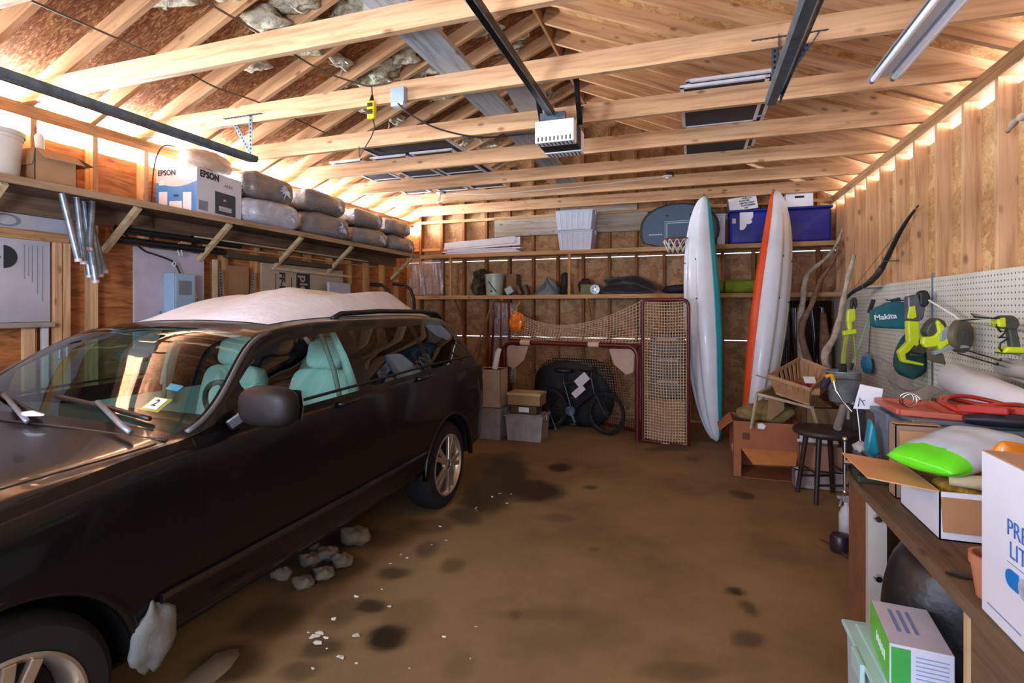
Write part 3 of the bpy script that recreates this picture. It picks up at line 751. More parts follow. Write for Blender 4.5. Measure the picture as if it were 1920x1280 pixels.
for x, y, in ((-1.0, 3.54), (-.74, 3.54)):
    b = MB(); holes_angle(b, (x, y, 2.74), (x - .06, 3.88, 2.99), side=(1, 0, 0)); b.build('hanger_strap', [BLACKM, SEAM], op)
    b = MB(); holes_angle(b, (x, y, 2.74), (x + .05, 3.14, 2.99), side=(1, 0, 0)); b.build('hanger_strap', [BLACKM, SEAM], op)
b = MB(); b.bx(-.97, -.80, 3.42, 3.46, 2.74, 2.80); b.build('rail_bracket', DGALV, op)
# fluorescent -----------------------------------------------------
fl = thing('fluorescent_light', 'twin tube fluorescent shop light, switched off, hanging under the beams near the white roll wall', 'shop light', (1.0, 3.0, 2.78))
b = MB(); b.prism([(-.085, 0), (-.03, .05), (.03, .05), (.085, 0), (.08, 0), (.028, .044), (-.028, .044), (-.08, 0)], 1.15, Matrix.Translation((1.0, 3.52, 2.785)) @ Matrix.Rotation(PI / 2, 4, 'X')); b.bx(.972, 1.028, 2.38, 3.51, 2.80, 2.832); b.build('housing', mat('grey_white_enamel', (226, 232, 240), .35, 0, .03), fl)
for dx in (-.05, .05):
    b = MB(); b.cyl((1.0 + dx, 2.40, 2.782), (1.0 + dx, 3.49, 2.782), .0155, n=14); t = b.build('tube', mat('unlit_tube', (240, 244, 250), .3, 0, .02), fl, smooth=.6)
    b = MB(); b.cyl((1.0 + dx, 3.47, 2.782), (1.0 + dx, 3.50, 2.782), .0165, n=14); b.build('tube_cap', GALV, t, smooth=.6)
for y in (2.43, 3.30):
    b = MB(); b.tube([(1.0, y, 2.83), (1.0, y, 2.88)], .003, 5); b.build('hanging_chain', DGALV, fl)
# boards and window screens stored on the beams -------------------
b = MB(); b.bx(-1.545, -1.32, 1.5, 6.75, ZBT, ZBT + .035); b.build('grey_plank', greyY, bevel=.003, label='long weathered grey plank laid across the tops of the beams', cat='plank')
b = MB(); b.box((-1.13, 3.74, ZBT + .01), (.25, .6, .018), Matrix.Rotation(.1, 3, 'Z')); b.build('panel_offcut', mat('grey_hardboard', (168, 166, 162), .6), label='pale grey panel offcut on the beams beside the grey plank', cat='board')
SCREEN = mat('insect_screen', (58, 58, 64), .7, var=.1)
def screen(x0, x1, y0, y1, z, lab, bars=1, rot=0):
    t = thing('window_screen', lab, 'window screen', ((x0 + x1) / 2, y0, z), 'window screens stored on the beams')
    for nm, q in (('side_rail', (x0, x0 + .025, y0, y1)), ('side_rail', (x1 - .025, x1, y0, y1)), ('end_rail', (x0, x1, y0, y0 + .025)), ('end_rail', (x0, x1, y1 - .025, y1)), ('middle_rail', (x0, x1, (y0 + y1) / 2 - .01, (y0 + y1) / 2 + .01))):
        b = MB(); b.bx(q[0], q[1], q[2], q[3], z, z + .018); b.build(nm, WHITE, t)
    b = MB(); b.bx(x0 + .02, x1 - .02, y0 + .02, y1 - .02, z + .006, z + .01); b.build('mesh_panel', SCREEN, t)
screen(-3.58, -3.20, 4.62, 6.2, ZBT, 'dark window screen nearest the insulation bags, leftmost on the beams')
screen(-3.09, -2.68, 4.62, 6.2, ZBT, 'dark window screen in the middle of the three on the beams')
screen(-2.63, -2.17, 4.60, 6.2, ZBT, 'dark window screen on the beams next to the grey plank')
screen(-3.02, -2.10, 4.32, 5.75, ZBT + .019, 'large dark window screen laid on top of two narrower ones on the beams')
screen(-.09, .47, 3.82, 5.52, ZBT, 'white framed window screen on the beams by the steel door track')
screen(-.05, .53, 3.78, 5.50, ZBT + .019, 'upper white framed window screen of the pair beside the steel door track')
# electrics -------------------------------------------------------
ob = thing('outlet_box', 'grey metal outlet box on the side of the second beam', 'electrical box', (-1.835, 3.05, 2.84))
b = MB(); b.bx(-1.885, -1.785, 3.055, 3.098, 2.85, 2.95); b.build('box', mat('blue_grey_enamel', (160, 176, 196), .4, .2, .04), ob, bevel=.003)
b = MB(); b.bx(-1.88, -1.79, 3.05, 3.098, 2.826, 2.849); b.build('receptacle', WHITE, ob, bevel=.003)
CORD = mat('black_cord', (28, 26, 26), .5, var=0); ROMEX = mat('brown_sheathed_cable', (92, 74, 52), .6, var=.1)
def cable(name, pts, r, mt, lab, cat='cable'):
    P = [V(p) for p in pts]; out = []
    for i in range(len(P) - 1):
        p0, p1, p2, p3 = P[max(i - 1, 0)], P[i], P[i + 1], P[min(i + 2, len(P) - 1)]
        for s in range(8):
            t = s / 8; out.append(.5 * (2 * p1 + (p2 - p0) * t + (2 * p0 - 5 * p1 + 4 * p2 - p3) * t * t + (3 * p1 - p0 - 3 * p2 + p3) * t ** 3))
    out.append(P[-1]); b = MB(); b.tube(out, r, 7); return b.build(name, mt, smooth=3, label=lab, cat=cat)
cable('opener_cord', [(-1.82, 3.04, 2.835), (-1.74, 3.06, 2.76), (-1.58, 3.16, 2.68), (-1.35, 3.28, 2.64), (-1.13, 3.40, 2.67), (-1.01, 3.47, 2.69)], .006, CORD, 'black power cord sagging from the outlet box to the door opener', 'cord')
cable('ceiling_cable', [(-3.1, .2, ZBT + .008), (-3.08, 1.6, ZBT + .004), (-3.05, 2.35, ZBT + .008), (-3.04, 2.75, ZBT - .02), (-3.02, 3.14, ZBT + .008), (-3.0, 3.93, ZBT + .008), (-2.95, 4.55, ZBT + .008)], .006, ROMEX, 'brown cable running over the beams above the car bonnet')
cable('ceiling_cable', [(-2.36, .8, ZBT + .03), (-2.3, 1.6, ZBT + .008), (-2.26, 2.35, ZBT + .008), (-2.2, 2.75, ZBT - .02), (-2.1, 3.0, ZBT - .02), (-2.03, 3.06, 2.985), (-1.85, 3.12, ZBT + .01)], .006, ROMEX, 'brown cable drooping across the beams to the yellow work light')
wl_ = thing('work_light', 'yellow hand lamp hanging by its cord from the second beam', 'work light', (-2.02, 3.04, 2.76))
b = MB(); b.box((-2.02, 3.045, 2.815), (.055, .04, .12)); b.build('body', mat('safety_yellow', (222, 206, 30), .4, var=.05), wl_, bevel=.01)
b = MB(); b.box((-2.02, 3.024, 2.845), (.038, .008, .025)); b.box((-2.02, 3.024, 2.80), (.038, .008, .03)); b.build('lens', mat('lamp_dark_lens', (60, 52, 14), .3, var=0), wl_)
b = MB(); b.cyl((-2.02, 3.045, 2.875), (-2.02, 3.05, 2.92), .018, .006, 10); b.build('strain_relief', CORD, wl_, smooth=.6)
b = MB(); b.tube([(-2.02, 3.05, 2.91), (-2.03, 3.06, 2.985)], .004, 6); b.tube([(-2.01, 3.045, 2.755), (-2.0, 3.05, 2.70), (-2.06, 3.1, 2.66), (-2.25, 3.3, 2.66), (-2.5, 3.6, 2.70), (-2.7, 3.88, 2.88)], .004, 6); b.build('lamp_cord', CORD, wl_, smooth=3)
def lampholder(x, y, z, bulb, lab):
    t = thing('lampholder', lab, 'light socket', (x, y, z))
    b = MB(); b.box((x + .03, y - .022, z + .02), (.07, .04, .05)); b.build('junction_box', BLACK, t, bevel=.004)
    b = MB(); b.lathe([(0, -.005), (.018, -.005), (.02, .012), (.052, .02), (.055, .028), (.03, .035), (0, .035)], 24, Matrix.Translation((x, y - .05, z - .03))); b.build('ceramic_holder', WHITE, t, smooth=.6)
    if bulb:
        b = MB(); b.lathe([(0, -.125), (.018, -.12), (.03, -.1), (.031, -.082), (.022, -.055), (.013, -.03), (.013, -.005)], 20, Matrix.Translation((x, y - .05, z - .03))); b.build('bulb', glassmat('clear_bulb_glass', (236, 236, 232), .12), t, smooth=3)
lampholder(-3.10, 6.262, 3.00, True, 'lamp socket with a bare clear bulb on the second last beam')
lampholder(-.28, 6.262, 2.99, False, 'empty white lamp socket on the second last beam above the backboard')
cable('lamp_wire', [(-3.05, 6.255, 3.0), (-2.4, 6.25, 2.94), (-1.6, 6.255, 2.95), (-.9, 6.25, 2.965), (-.33, 6.255, 2.99)], .004, WHITE, 'thin white wire stapled along the beam between the two lamp sockets', 'wire')

# ================================================================ left wall
SHZ = 2.29
sh = thing('wall_shelf', 'long rough plank shelf high on the left wall carrying boxes and insulation bags', 'shelf', (-4.05, 4, 2.25))
b = MB(); b.bx(XL, -3.84, 1.45, 7.0, 2.258, SHZ); b.build('board', shelfY, sh)
b = MB(); b.bx(-3.842, -3.822, 1.45, 7.0, 2.246, SHZ + .004); b.build('edge_strip', wood('shelf_edge', (156, 128, 98), (118, 92, 66), 1), sh)
b = MB(); b.bx(XL, XL + .03, 1.45, 7.0, 2.13, 2.257); b.build('ledger', shelfY, sh)
for y in (2.02, 2.83, 3.65, 4.56, 5.43, 6.88):
    b = MB(); b.bar((-3.87, y, 2.25), (-4.235, y, 1.94), .038, .038); b.build('brace', wood('brace_wood', (196, 170, 128), (158, 128, 90), 0), sh)
# tub
tb = thing('tub', 'off-white plastic tub at the near end of the left shelf', 'tub', (-4.03, 2.02, SHZ))
b = MB(); b.lathe([(0, .0), (.135, .0), (.15, .02), (.165, .24), (.17, .245), (.17, .262), (.178, .265), (.178, .29), (.165, .29), (.16, .25), (.14, .02)], 36, Matrix.Translation((-4.04, 2.02, SHZ))); b.build('shell', mat('off_white_plastic', (206, 198, 186), .5, var=.05), tb, smooth=.6)
# open carton
def carton(name, x0, x1, y0, y1, z0, z1, lab, mt=None, inner=None, flaps=(), rz=0, t=.004, par=None):
    mt = mt or KRAFT; inner = inner or KRAFT_D
    c = V(((x0 + x1) / 2, (y0 + y1) / 2, z0)); o = thing(name, lab, 'box', c, rot=(0, 0, rz), local=True)
    hx, hy, h = (x1 - x0) / 2, (y1 - y0) / 2, z1 - z0
    b = MB(); b.m(0)
    b.bx(-hx, hx, -hy, hy, 0, t)
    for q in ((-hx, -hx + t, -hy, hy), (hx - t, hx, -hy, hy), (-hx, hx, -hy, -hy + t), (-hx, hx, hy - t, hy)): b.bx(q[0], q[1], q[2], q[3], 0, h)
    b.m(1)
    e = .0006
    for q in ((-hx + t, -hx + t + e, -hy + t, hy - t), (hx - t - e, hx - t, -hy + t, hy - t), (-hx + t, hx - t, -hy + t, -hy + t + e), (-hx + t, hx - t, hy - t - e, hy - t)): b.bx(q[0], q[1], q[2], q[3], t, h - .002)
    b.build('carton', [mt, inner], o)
    for (s, a, L, m2) in flaps:          # s: side (+x,-x,+y,-y); a: angle out from vertical; L: flap length
        b = MB()
        ax = {'+x': (1, 0), '-x': (-1, 0), '+y': (0, 1), '-y': (0, -1)}[s]
        w = (hy if ax[0] else hx) - .003
        out = V((ax[0], ax[1], 0)); side = V((-ax[1], ax[0], 0)); up = out * math.sin(a) + V((0, 0, math.cos(a)))
        base = out * (hx if ax[0] else hy) + V((0, 0, h)) - out * t / 2
        M = frame(base, side, up); b.prism([(-w, 0), (w, 0), (w * .98, L), (-w * .98, L)], t, M); b.build('flap', m2, o)
    return o
carton('cardboard_box', -4.22, -3.93, 2.21, 2.45, SHZ, 2.52, 'open brown cardboard box with its flaps bent down on the left shelf beside the tub', flaps=(('+x', 2.2, .12, KRAFT), ('-y', 2.98, .11, KRAFT), ('+y', 1.9, .12, KRAFT_D)))
b = MB(); b.tube([(-4.02, 2.30, SHZ + .012), (-4.03, 2.29, 2.62), (-4.03, 2.29, 2.64)], [.022, .024, .012], 12); b.build('plastic_tube', mat('frosted_plastic', (214, 212, 206), .3, var=.02), smooth=.7, label='frosted plastic tube sticking up out of the open cardboard box', cat='tube')
# printer carton
ep = thing('printer_box', 'white and blue printer carton on the left shelf with a printer pictured on its side', 'box', (-3.85, 3.30, SHZ), rot=(0, 0, math.radians(8)), local=True)
EW, EL, EH = .39, .53, .375
b = MB(); b.bx(-EW, 0, 0, EL, 0, EH); eb = b.build('carton', mat('carton_pale_grey', (204, 206, 214), .55, var=.03), ep, bevel=.002)
BLUE = mat('carton_blue', (46, 122, 190), .5, var=.08); BLUED = mat('carton_dark_blue', (24, 66, 128), .5, var=.05); PGREY = mat('picture_grey', (58, 60, 68), .5, var=.1)
b = MB(); pts = [(-EW, 0), (-.0, 0)] + [(-EW * t, .26 - .05 * math.sin(PI * (1 - t) * .9) + .02 * (1 - t)) for t in [k / 14 for k in range(15)]]
b.prism(pts, .0012, frame((0, -.0014, 0), (1, 0, 0), (0, 0, 1))); b.build('blue_print', BLUE, eb)
for (x0, x1, z0, z1, mt) in ((-.36, -.28, .06, .18, WPAPER), (-.26, -.14, .0, .10, WPAPER), (-.13, -.05, .02, .17, WPAPER), (-.22, -.17, .135, .155, INK), (-.36, -.30, .235, .275, WPAPER), (-.10, -.04, .27, .30, WPAPER)):
    b = MB(); b.bx(x0, x1, -.0035, -.0016, z0, z1); b.build('printed_patch', mt, eb)
lettering('EPSON', .062, frame((-EW + .018, -.0025, .335), (1, 0, 0), (0, 0, 1)), INK, eb, bold=.002, align='LEFT', sx=.9)
lettering('EPSON', .078, frame((.0025, .03, .33), (0, 1, 0), (0, 0, 1)), INK, eb, bold=.003, align='LEFT', sx=.9)
lettering('4 0 3 3', .035, frame((.0025, .31, .285), (0, 1, 0), (0, 0, 1)), mat('print_red_brown', (120, 70, 60), .6, var=0), eb, align='LEFT')
b = MB(); b.bx(.0005, .002, .20, .45, .03, .22); b.build('printer_picture', PGREY, eb)
b = MB(); b.m(0).bx(.002, .003, .245, .40, .06, .10); b.m(1).bx(.002, .003, .26, .385, .068, .085); b.m(0).bx(.002, .003, .30, .33, .15, .165); b.build('picture_detail', [mat('pic_light', (176, 180, 190), .5, var=0), WPAPER], eb)
b = MB(); b.bx(.0005, .002, .02, .12, .03, .11); b.build('printed_patch', mat('pic_mid', (132, 140, 154), .5, var=.2), eb)
# plastic-wrapped insulation
def film(name, col, rough=.28):
    m, nt, bs = new_mat(name); co = coords(nt)
    f = noise(nt, co, 5, 4, .6, 1.5)
    c = lin(col); nt.links.new(ramp(nt, f, [(.3, tuple(x * .72 for x in c[:3]) + (1,)), (.62, c), (.78, tuple(min(1, x * 1.5) for x in c[:3]) + (1,))]), bs.inputs['Base Color'])
    bs.inputs['Roughness'].default_value = rough; bs.inputs['Coat Weight'].default_value = .5; bs.inputs['Coat Roughness'].default_value = .15
    bump(nt, bs, noise(nt, coords(nt, (1, .5, 2.5)), 9, 5, .65, 2.2), .8, .03); return m
FILM = film('grey_bag_film', (128, 120, 114)); FILML = film('pale_bag_film', (196, 198, 210)); FILMT = film('tan_clear_film', (206, 186, 164))
def bag(x, y, z, sx, sy, sz, mt, lab, seed, rz=0, group='bagged insulation on the left shelf'):
    t = thing('insulation_bag', lab, 'insulation bag', (x, y, z), group)
    q = random.Random(seed); b = MB(); ph = [q.uniform(0, 6) for _ in range(5)]
    def sp(v, p): return math.copysign(abs(v) ** p, v)
    def f(s, u):
        a, r = 2 * PI * s, PI * (u - .5)
        p = V((sx / 2 * sp(math.cos(r), .55) * sp(math.cos(a), .5), sy / 2 * sp(math.cos(r), .5) * sp(math.sin(a), .45), sz / 2 * sp(math.sin(r), .6)))
        w = 1 + .045 * math.sin(7 * a + ph[0] + 3 * u) + .035 * math.sin(11 * a + ph[1]) * math.cos(r) + .03 * math.sin(9 * u + ph[2])
        p.x *= w; p.y *= 1 + (w - 1) * .5; p.z = min(sz / 2, max(-sz / 2, p.z * (1.04 + .06 * math.sin(4 * a + ph[3]))))
        p = Matrix.Rotation(rz, 3, 'Z') @ p; p.z += sz / 2
        return V((x, y, z)) + p
    b.grid(44, 18, f, cu=True); bmesh.ops.remove_doubles(b.bm, verts=b.bm.verts, dist=1e-5); sk = b.build('wrapping', mt, t, smooth=3)
    # gathered, knotted end facing the room
    e = V((x + sx / 2 * .94, y + sy * .22, z + sz * .5)); b = MB()
    for k in range(9):
        a = 2 * PI * k / 9 + ph[4]; r1 = .075 + .03 * math.sin(3 * k)
        b.tube([e + V((.012, 0, 0)), e + V((.004, r1 * .5 * math.cos(a), r1 * .5 * math.sin(a))), e + V((-.03, r1 * math.cos(a), r1 * math.sin(a)))], [.014, .009, .003], 5)
    b.tube([e, e + V((.03, .01, -.03)), e + V((.035, .03, -.07))], [.016, .02, .006], 7)
    b.build('gathered_end', FILML, t, smooth=3)
    return t
sp = [(4.20, .72, .26, .25), (5.02, .80, .27, .24), (5.86, .70, .23, .22), (6.60, .66, .23, .22)]
wh = ['beside the printer carton', 'second from the printer carton', 'third from the printer carton', 'farthest from the printer carton, in the corner']
for k, (y, sy, h1, h2) in enumerate(sp):
    bag(-4.03, y, SHZ + .001, .40, sy, h1, FILML if k == 0 else FILM, 'lower grey insulation bag in the pile ' + wh[k], 10 + k)
    bag(-4.05, y - .03, SHZ + h1 + .006, .38, sy * .95, h2, FILM, 'upper grey insulation bag in the pile ' + wh[k], 30 + k, .05)
b = MB(); 
def rollf(s, t):
    a = 2 * PI * s; e = math.sin(PI * t) ** .35
    r = .105 * e * (1 + .10 * math.sin(3 * a + 4 * t) + .06 * math.sin(7 * a + 9 * t))
    return V((-4.04 + .03 * t + r * math.cos(a), 3.30 + .48 * t, SHZ + EH + .105 + max(-.104, r * math.sin(a))))
b.grid(30, 18, rollf, cu=True); bmesh.ops.remove_doubles(b.bm, verts=b.bm.verts, dist=1e-5); b.build('plastic_wrapped_roll', FILMT, smooth=3, label='crumpled roll wrapped in clear plastic lying on top of the printer carton', cat='roll')
# steel pipes hanging in a bundle
PP = [(116, 362, 148, 490, -3.865), (144, 366, 158, 495, -3.91), (173, 371, 167, 470, -3.955), (158, 368, 180, 530, -4.0), (163, 369, 188, 519, -4.045), (160, 368, 197, 512, -4.09), (150, 366, 169, 520, -4.135)]
pos = ['leftmost of the bundle', 'second from the left of the bundle', 'shortest, in the middle of the bundle', 'longest, lowest end of the bundle', 'behind the two longest pipes', 'rightmost of the bundle', 'rearmost, against the wall']
for k, (u0, v0, u1, v1, X) in enumerate(PP):
    p0, p1 = PX(u0, v0, X), PX(u1, v1, X + .015); p0.z = min(p0.z, 2.243)
    b = MB(); d = (p1 - p0).normalized()
    b.m(0).tube([p0, p1], .0205, 12, caps=False); b.tube([p0 + d * .002, p1 - d * .002], .015, 12, caps=False); b.m(1).tube([p1 - d * .02, p1 + d * .001], .0225, 12); b.m(1).cyl(p0 - d * .002, p0, .0205, n=12)
    b.build('hanging_steel_pipe', [mat('pipe_steel', (128, 140, 150), .35, .8, .25, 20), mat('pipe_end', (196, 184, 186), .5, .2, .05)], smooth=.7, label='galvanised pipe hanging under the left shelf, ' + pos[k], cat='pipe', group='steel pipes under the left shelf')
# lengths stored on the braces under the shelf
def longstrip(name, y0, y1, x, z, w, h, mt, lab, cat, dz=0):
    b = MB(); b.bar((x, y0, z), (x + .01, y1, z + dz), w, h); return b.build(name, mt, label=lab, cat=cat)
def pipe(name, y0, y1, x, z, r, mt, lab, cat):
    b = MB(); b.tube([(x, y0, z), (x, y1, z)], r, 14, caps=False); b.tube([(x, y0 + .01, z), (x, y1 - .01, z)], r * .85, 14); b.build(name, mt, smooth=.7, label=lab, cat=cat)
pipe('drain_pipe', 2.84, 4.0, -4.12, 2.105, .03, BLACK, 'upper black drain pipe lying on the shelf braces behind the hanging steel pipes', 'pipe')
pipe('drain_pipe', 2.86, 3.84, -4.17, 2.03, .03, BLACK, 'lower black drain pipe lying on the shelf braces above the fuse box', 'pipe')
b = MB(); b.bar((-4.07, 2.86, 2.127), (-4.06, 3.4, 2.127), .05, .02); b.build('dark_batten', mat('dark_stained', (66, 58, 46), .6), label='dark flat batten on the shelf braces above the fuse box', cat='batten')
TRIM = mat('primed_trim', (176, 160, 138), .5, var=.12)
longstrip('moulding_strip', 3.45, 6.0, -4.05, 2.12, .02, .012, TRIM, 'thin pale moulding strip along the braces, front one of the pair', 'moulding')
longstrip('moulding_strip', 3.60, 6.2, -4.12, 2.065, .03, .014, mat('primed_trim_warm', (160, 128, 104), .5), 'thin tan moulding strip along the braces, behind the pale one', 'moulding')
longstrip('dark_plank', 3.9, 5.6, -4.19, 2.012, .07, .05, mat('dark_plank_wood', (74, 64, 46), .7), 'dark plank lying low on the shelf braces against the wall', 'plank')
# framed opening with foil-faced foam boards
b = MB(); b.bx(XL - .0, XL + .035, 1.5, 2.58, 1.965, 2.03); b.build('trim_1', tanY, kind='structure')
b = MB(); b.bx(XL - .0, XL + .10, 1.5, 2.46, 1.375, 1.41); b.build('trim_2', mat('grey_sill', (150, 136, 124), .6), kind='structure', bevel=.008)
FOIL = mat('foil_facing', (186, 188, 198), .32, .35, .08, 4)
def foam(z0, z1, y0, y1, lab):
    t = thing('foam_board', lab, 'insulation board', (XL + .02, y0, z0)); b = MB(); b.bx(XL + .001, XL + .02, y0, y1, z0, z1); o = b.build('sheet', FOIL, t); return t, o
t, o = foam(2.031, 2.128, 1.5, 2.58, 'foil faced foam board with an oval print just under the left shelf')
b = MB(); b.lathe([(.03, 0), (.042, .0), (.042, .002), (.03, .002)], 30, frame((XL + .02, 2.22, 2.08), (0, 1, 0), (0, 0, 1)) @ Matrix.Diagonal((1.9, 1, 1, 1))); b.build('oval_print', mat('print_grey', (128, 128, 132), .5, var=0), o)
t, o = foam(1.412, 1.964, 1.5, 2.47, 'large foil faced foam board with a dark disc print beside the window post')
b = MB(); pts = [(.0, -.075)] + [(.075 * math.sin(PI * k / 16), -.075 * math.cos(PI * k / 16)) for k in range(17)]
b.prism(pts, .002, frame((XL + .0203, 2.205, 1.84), (0, 1, 0), (0, 0, 1))); b.build('disc_print', INK, o)
b = MB()
for y, z0, z1 in ((2.315, 1.70, 1.93), (2.34, 1.72, 1.92), (2.36, 1.68, 1.93), (2.39, 1.6, 1.93), (2.42, 1.55, 1.93)): b.bx(XL + .0203, XL + .0215, y, y + .006, z0, z1)
b.build('small_print', mat('print_grey', (128, 128, 132), .5, var=0), o)
lettering('R', .05, frame((XL + .022, 2.17, 1.83), (0, 0, -1), (0, 1, 0)), INK, o)
for y in (2.49, 2.545):
    stud(wl, XL + .02, y + .02, .04, 1.964, .036, .044, pineZ, 'window_post')
stud(wl, XL + .02, 2.34, .04, 1.374, .036, .06, pineZ, 'sill_post'); stud(wl, XL + .02, 2.435, .04, 1.374, .036, .03, mat('whitewood', (206, 200, 196), .6), 'sill_post')
# little pegs on the wall behind the bonnet
for k, (u, v) in enumerate(((112, 655), (126, 653))):
    p = PX(u, v, XL + .05); b = MB(); b.lathe([(0, .05), (.014, .048), (.016, .035), (.008, .03), (.008, -.06), (0, -.06)], 12, Matrix.Translation(p)); b.tube([p + V((0, 0, -.05)), p + V((-.05, 0, -.05))], .008, 8)
    b.build('coat_peg', mat('pale_blue_steel', (176, 192, 206), .3, .5, .05), smooth=.7, label=('nearer' if k == 0 else 'farther') + ' pale metal coat peg on the wall above the far bonnet edge', cat='peg', group='coat pegs')
# fuse box and its backing board
b = MB(); b.bx(XL + .001, XL + .018, 3.06, 3.70, 1.0, 2.0); b.build('backing_board', mat('lavender_grey_board', (178, 170, 182), .6, var=.05), label='pale grey backing board behind the fuse box', cat='board')
fb = thing('fuse_box', 'blue-grey metal fuse box with a lever on the left wall', 'fuse box', (XL + .02, 3.42, 1.42))
EN = mat('fuse_box_enamel', (150, 182, 204), .35, .2, .04)
b = MB(); b.bx(XL + .019, XL + .13, 3.31, 3.52, 1.40, 1.80); b.build('case', EN, fb, bevel=.004)
b = MB(); b.bx(XL + .131, XL + .137, 3.325, 3.505, 1.415, 1.785); dr = b.build('door', EN, fb, bevel=.002)
b = MB(); b.bx(XL + .138, XL + .141, 3.35, 3.47, 1.62, 1.74); b.build('label_plate', mat('plate_grey', (120, 130, 140), .4, .2), dr)
b = MB(); b.tube([(XL + .10, 3.53, 1.74), (XL + .10, 3.545, 1.60), (XL + .12, 3.55, 1.58)], .008, 8); b.build('lever', CHROME, fb, smooth=.8)
b = MB(); b.tube([(XL + .07, 3.30, 1.47), (XL + .09, 3.22, 1.47)], .014, 8); b.build('conduit_stub', CHROME, fb)
cable('fuse_box_cable', [(XL + .012, 2.95, 2.12), (XL + .03, 3.12, 1.98), (XL + .05, 3.2, 1.95), (XL + .06, 3.36, 1.90), (XL + .07, 3.42, 1.802)], .007, CORD, 'black cable looping down the backing board into the fuse box')
cable('roof_cable', [(XL + .05, 3.19, 2.13), (XL + .05, 3.18, 2.4), (XL + .06, 3.2, 2.7), (XL + .05, 3.28, 2.86), (XL + .04, 3.4, 2.89)], .006, CORD, 'black cable climbing the stud beside the printer carton')
pl = thing('pull_cord', 'knotted white cord hanging under the left shelf brace', 'cord', (XL + .08, 3.55, 1.8))
b = MB(); p = [PX(u, v, -4.16) for u, v in ((335, 455), (341, 470), (342, 482), (336, 478), (333, 470), (338, 466), (342, 474))]; b.tube(p, .004, 6); b.tube([PX(u, v, -4.16) for u, v in ((322, 497), (327, 489), (330, 496), (325, 499))], .004, 6); b.build('cord', WHITE, pl, smooth=3)
# boards leaning on the lower wall
b = MB(); b.bx(XL + .002, XL + .03, 4.38, 5.72, .5, 1.98); tb_ = thing('insulation_board', 'tan faced insulation board with large black lettering leaning on the left wall', 'insulation board', (XL + .03, 5, .5)); o = b.build('sheet', mat('tan_facing', (170, 154, 132), .6, var=.05), tb_)
lettering('FF-R', .115, frame((XL + .032, 4.66, 1.79), (0, 0, -1), (0, 1, 0)), INK, o, bold=.004, align='CENTER')
lettering('THERMASHEATH', .03, frame((XL + .032, 4.56, 1.76), (0, 0, -1), (0, 1, 0)), INK, o) if False else None
b = MB(); b.bx(XL + .031, XL + .033, 4.88, 5.10, 1.5, 1.90); b.build('black_print', INK, o)
lettering('plex', .17, frame((XL + .035, 4.99, 1.74), (0, 0, -1), (0, 1, 0)), mat('tan_facing', (170, 154, 132)), o, bold=.004)
b = MB(); b.bx(XL + .031, XL + .033, 4.565, 4.572, 1.60, 1.88); b.bx(XL + .031, XL + .033, 4.80, 4.806, 1.60, 1.85); b.build('print_rule', INK, o)
for k, (u0, v0, u1, v1, lab) in enumerate(((411, 505, 424, 572, 'first slotted steel channel leaning on the left wall past the fuse box'), (473, 511, 479, 560, 'second slotted steel channel leaning beside the tan insulation board'))):
    p0, p1 = PX(u0, v0, XL + .045), PX(u1, v1, XL + .14); d = p1 - p0; p1 = p0 + d * ((p0.z - .02) / (p0.z - p1.z)); p1.x = XL + .2
    b = MB(); holes_angle(b, p1, p0, .035, .003, (1, 0, 0)); b.build('steel_channel', [GALV, SEAM], label=lab, cat='channel')
for k, (y0, y1, z1, mt, lab) in enumerate(((3.98, 4.22, 1.92, mat('brown_panel', (150, 112, 80), .6), 'narrow brown board leaning on the left wall between the steel channels'), (3.80, 3.85, 1.96, mat('pale_cleat', (196, 176, 140), .6), 'thin pale batten standing on the left wall past the fuse box'))):
    b = MB(); b.bx(XL + .002, XL + .016, y0, y1, .6, z1); b.build('leaning_board', mt, label=lab, cat='board')
b = MB(); b.bar((XL + .05, 4.5, 1.93), (XL + .05, 5.85, 1.915), .022, .03); b.build('mounted_batten', mat('pale_cleat', (196, 176, 140)), label='pale batten nailed across the tan insulation board', cat='batten')
b = MB(); b.box((XL + .16, 5.50, .93), (.03, .42, 1.78), Matrix.Rotation(-.03, 3, 'Y')); b.build('grey_sheet', mat('pale_blue_grey', (176, 180, 196), .4, var=.03), label='pale grey panel standing on the floor behind the car by the left wall', cat='panel', bevel=.006)
# hand truck behind the car
ht = thing('hand_truck', 'hand truck with curved dark handles standing behind the car', 'hand truck', (-3.45, 5.9, 0))
for k, x in enumerate((-3.60, -3.28)):
    b = MB(); b.tube([(x, 5.95, .12), (x, 5.92, 1.0), (x, 5.86, 1.62), (x - .03, 5.83, 1.74), (x - .1, 5.80, 1.80), (x - .24, 5.78, 1.81)], .019, 10); r = b.build('side_rail', BLACKM, ht, smooth=3)
    b = MB(); b.tube([(x - .1, 5.80, 1.80), (x - .24, 5.78, 1.81), (x - .25, 5.78, 1.81)], .023, 10); b.build('grip', BLACK, r, smooth=.8)
    b = MB(); M = Matrix.Translation((x + (.1 if k else -.1), 6.02, .12)) @ Matrix.Rotation(PI / 2, 4, 'Y'); b.lathe([(.0, -.03), (.06, -.03), (.1, -.035), (.12, -.02), (.12, .02), (.1, .035), (.06, .03), (0, .03)], 24, M); b.build('wheel', RUBBER, ht, smooth=.6)
for z in (.4, .8, 1.2, 1.5):
    b = MB(); b.tube([(-3.60, 5.94 - z * .03, z), (-3.28, 5.94 - z * .03, z)], .014, 8); b.build('crossbar', BLACKM, ht, smooth=.8)
b = MB(); b.bx(-3.62, -3.26, 5.66, 5.94, .02, .028); b.build('toe_plate', BLACKM, ht)
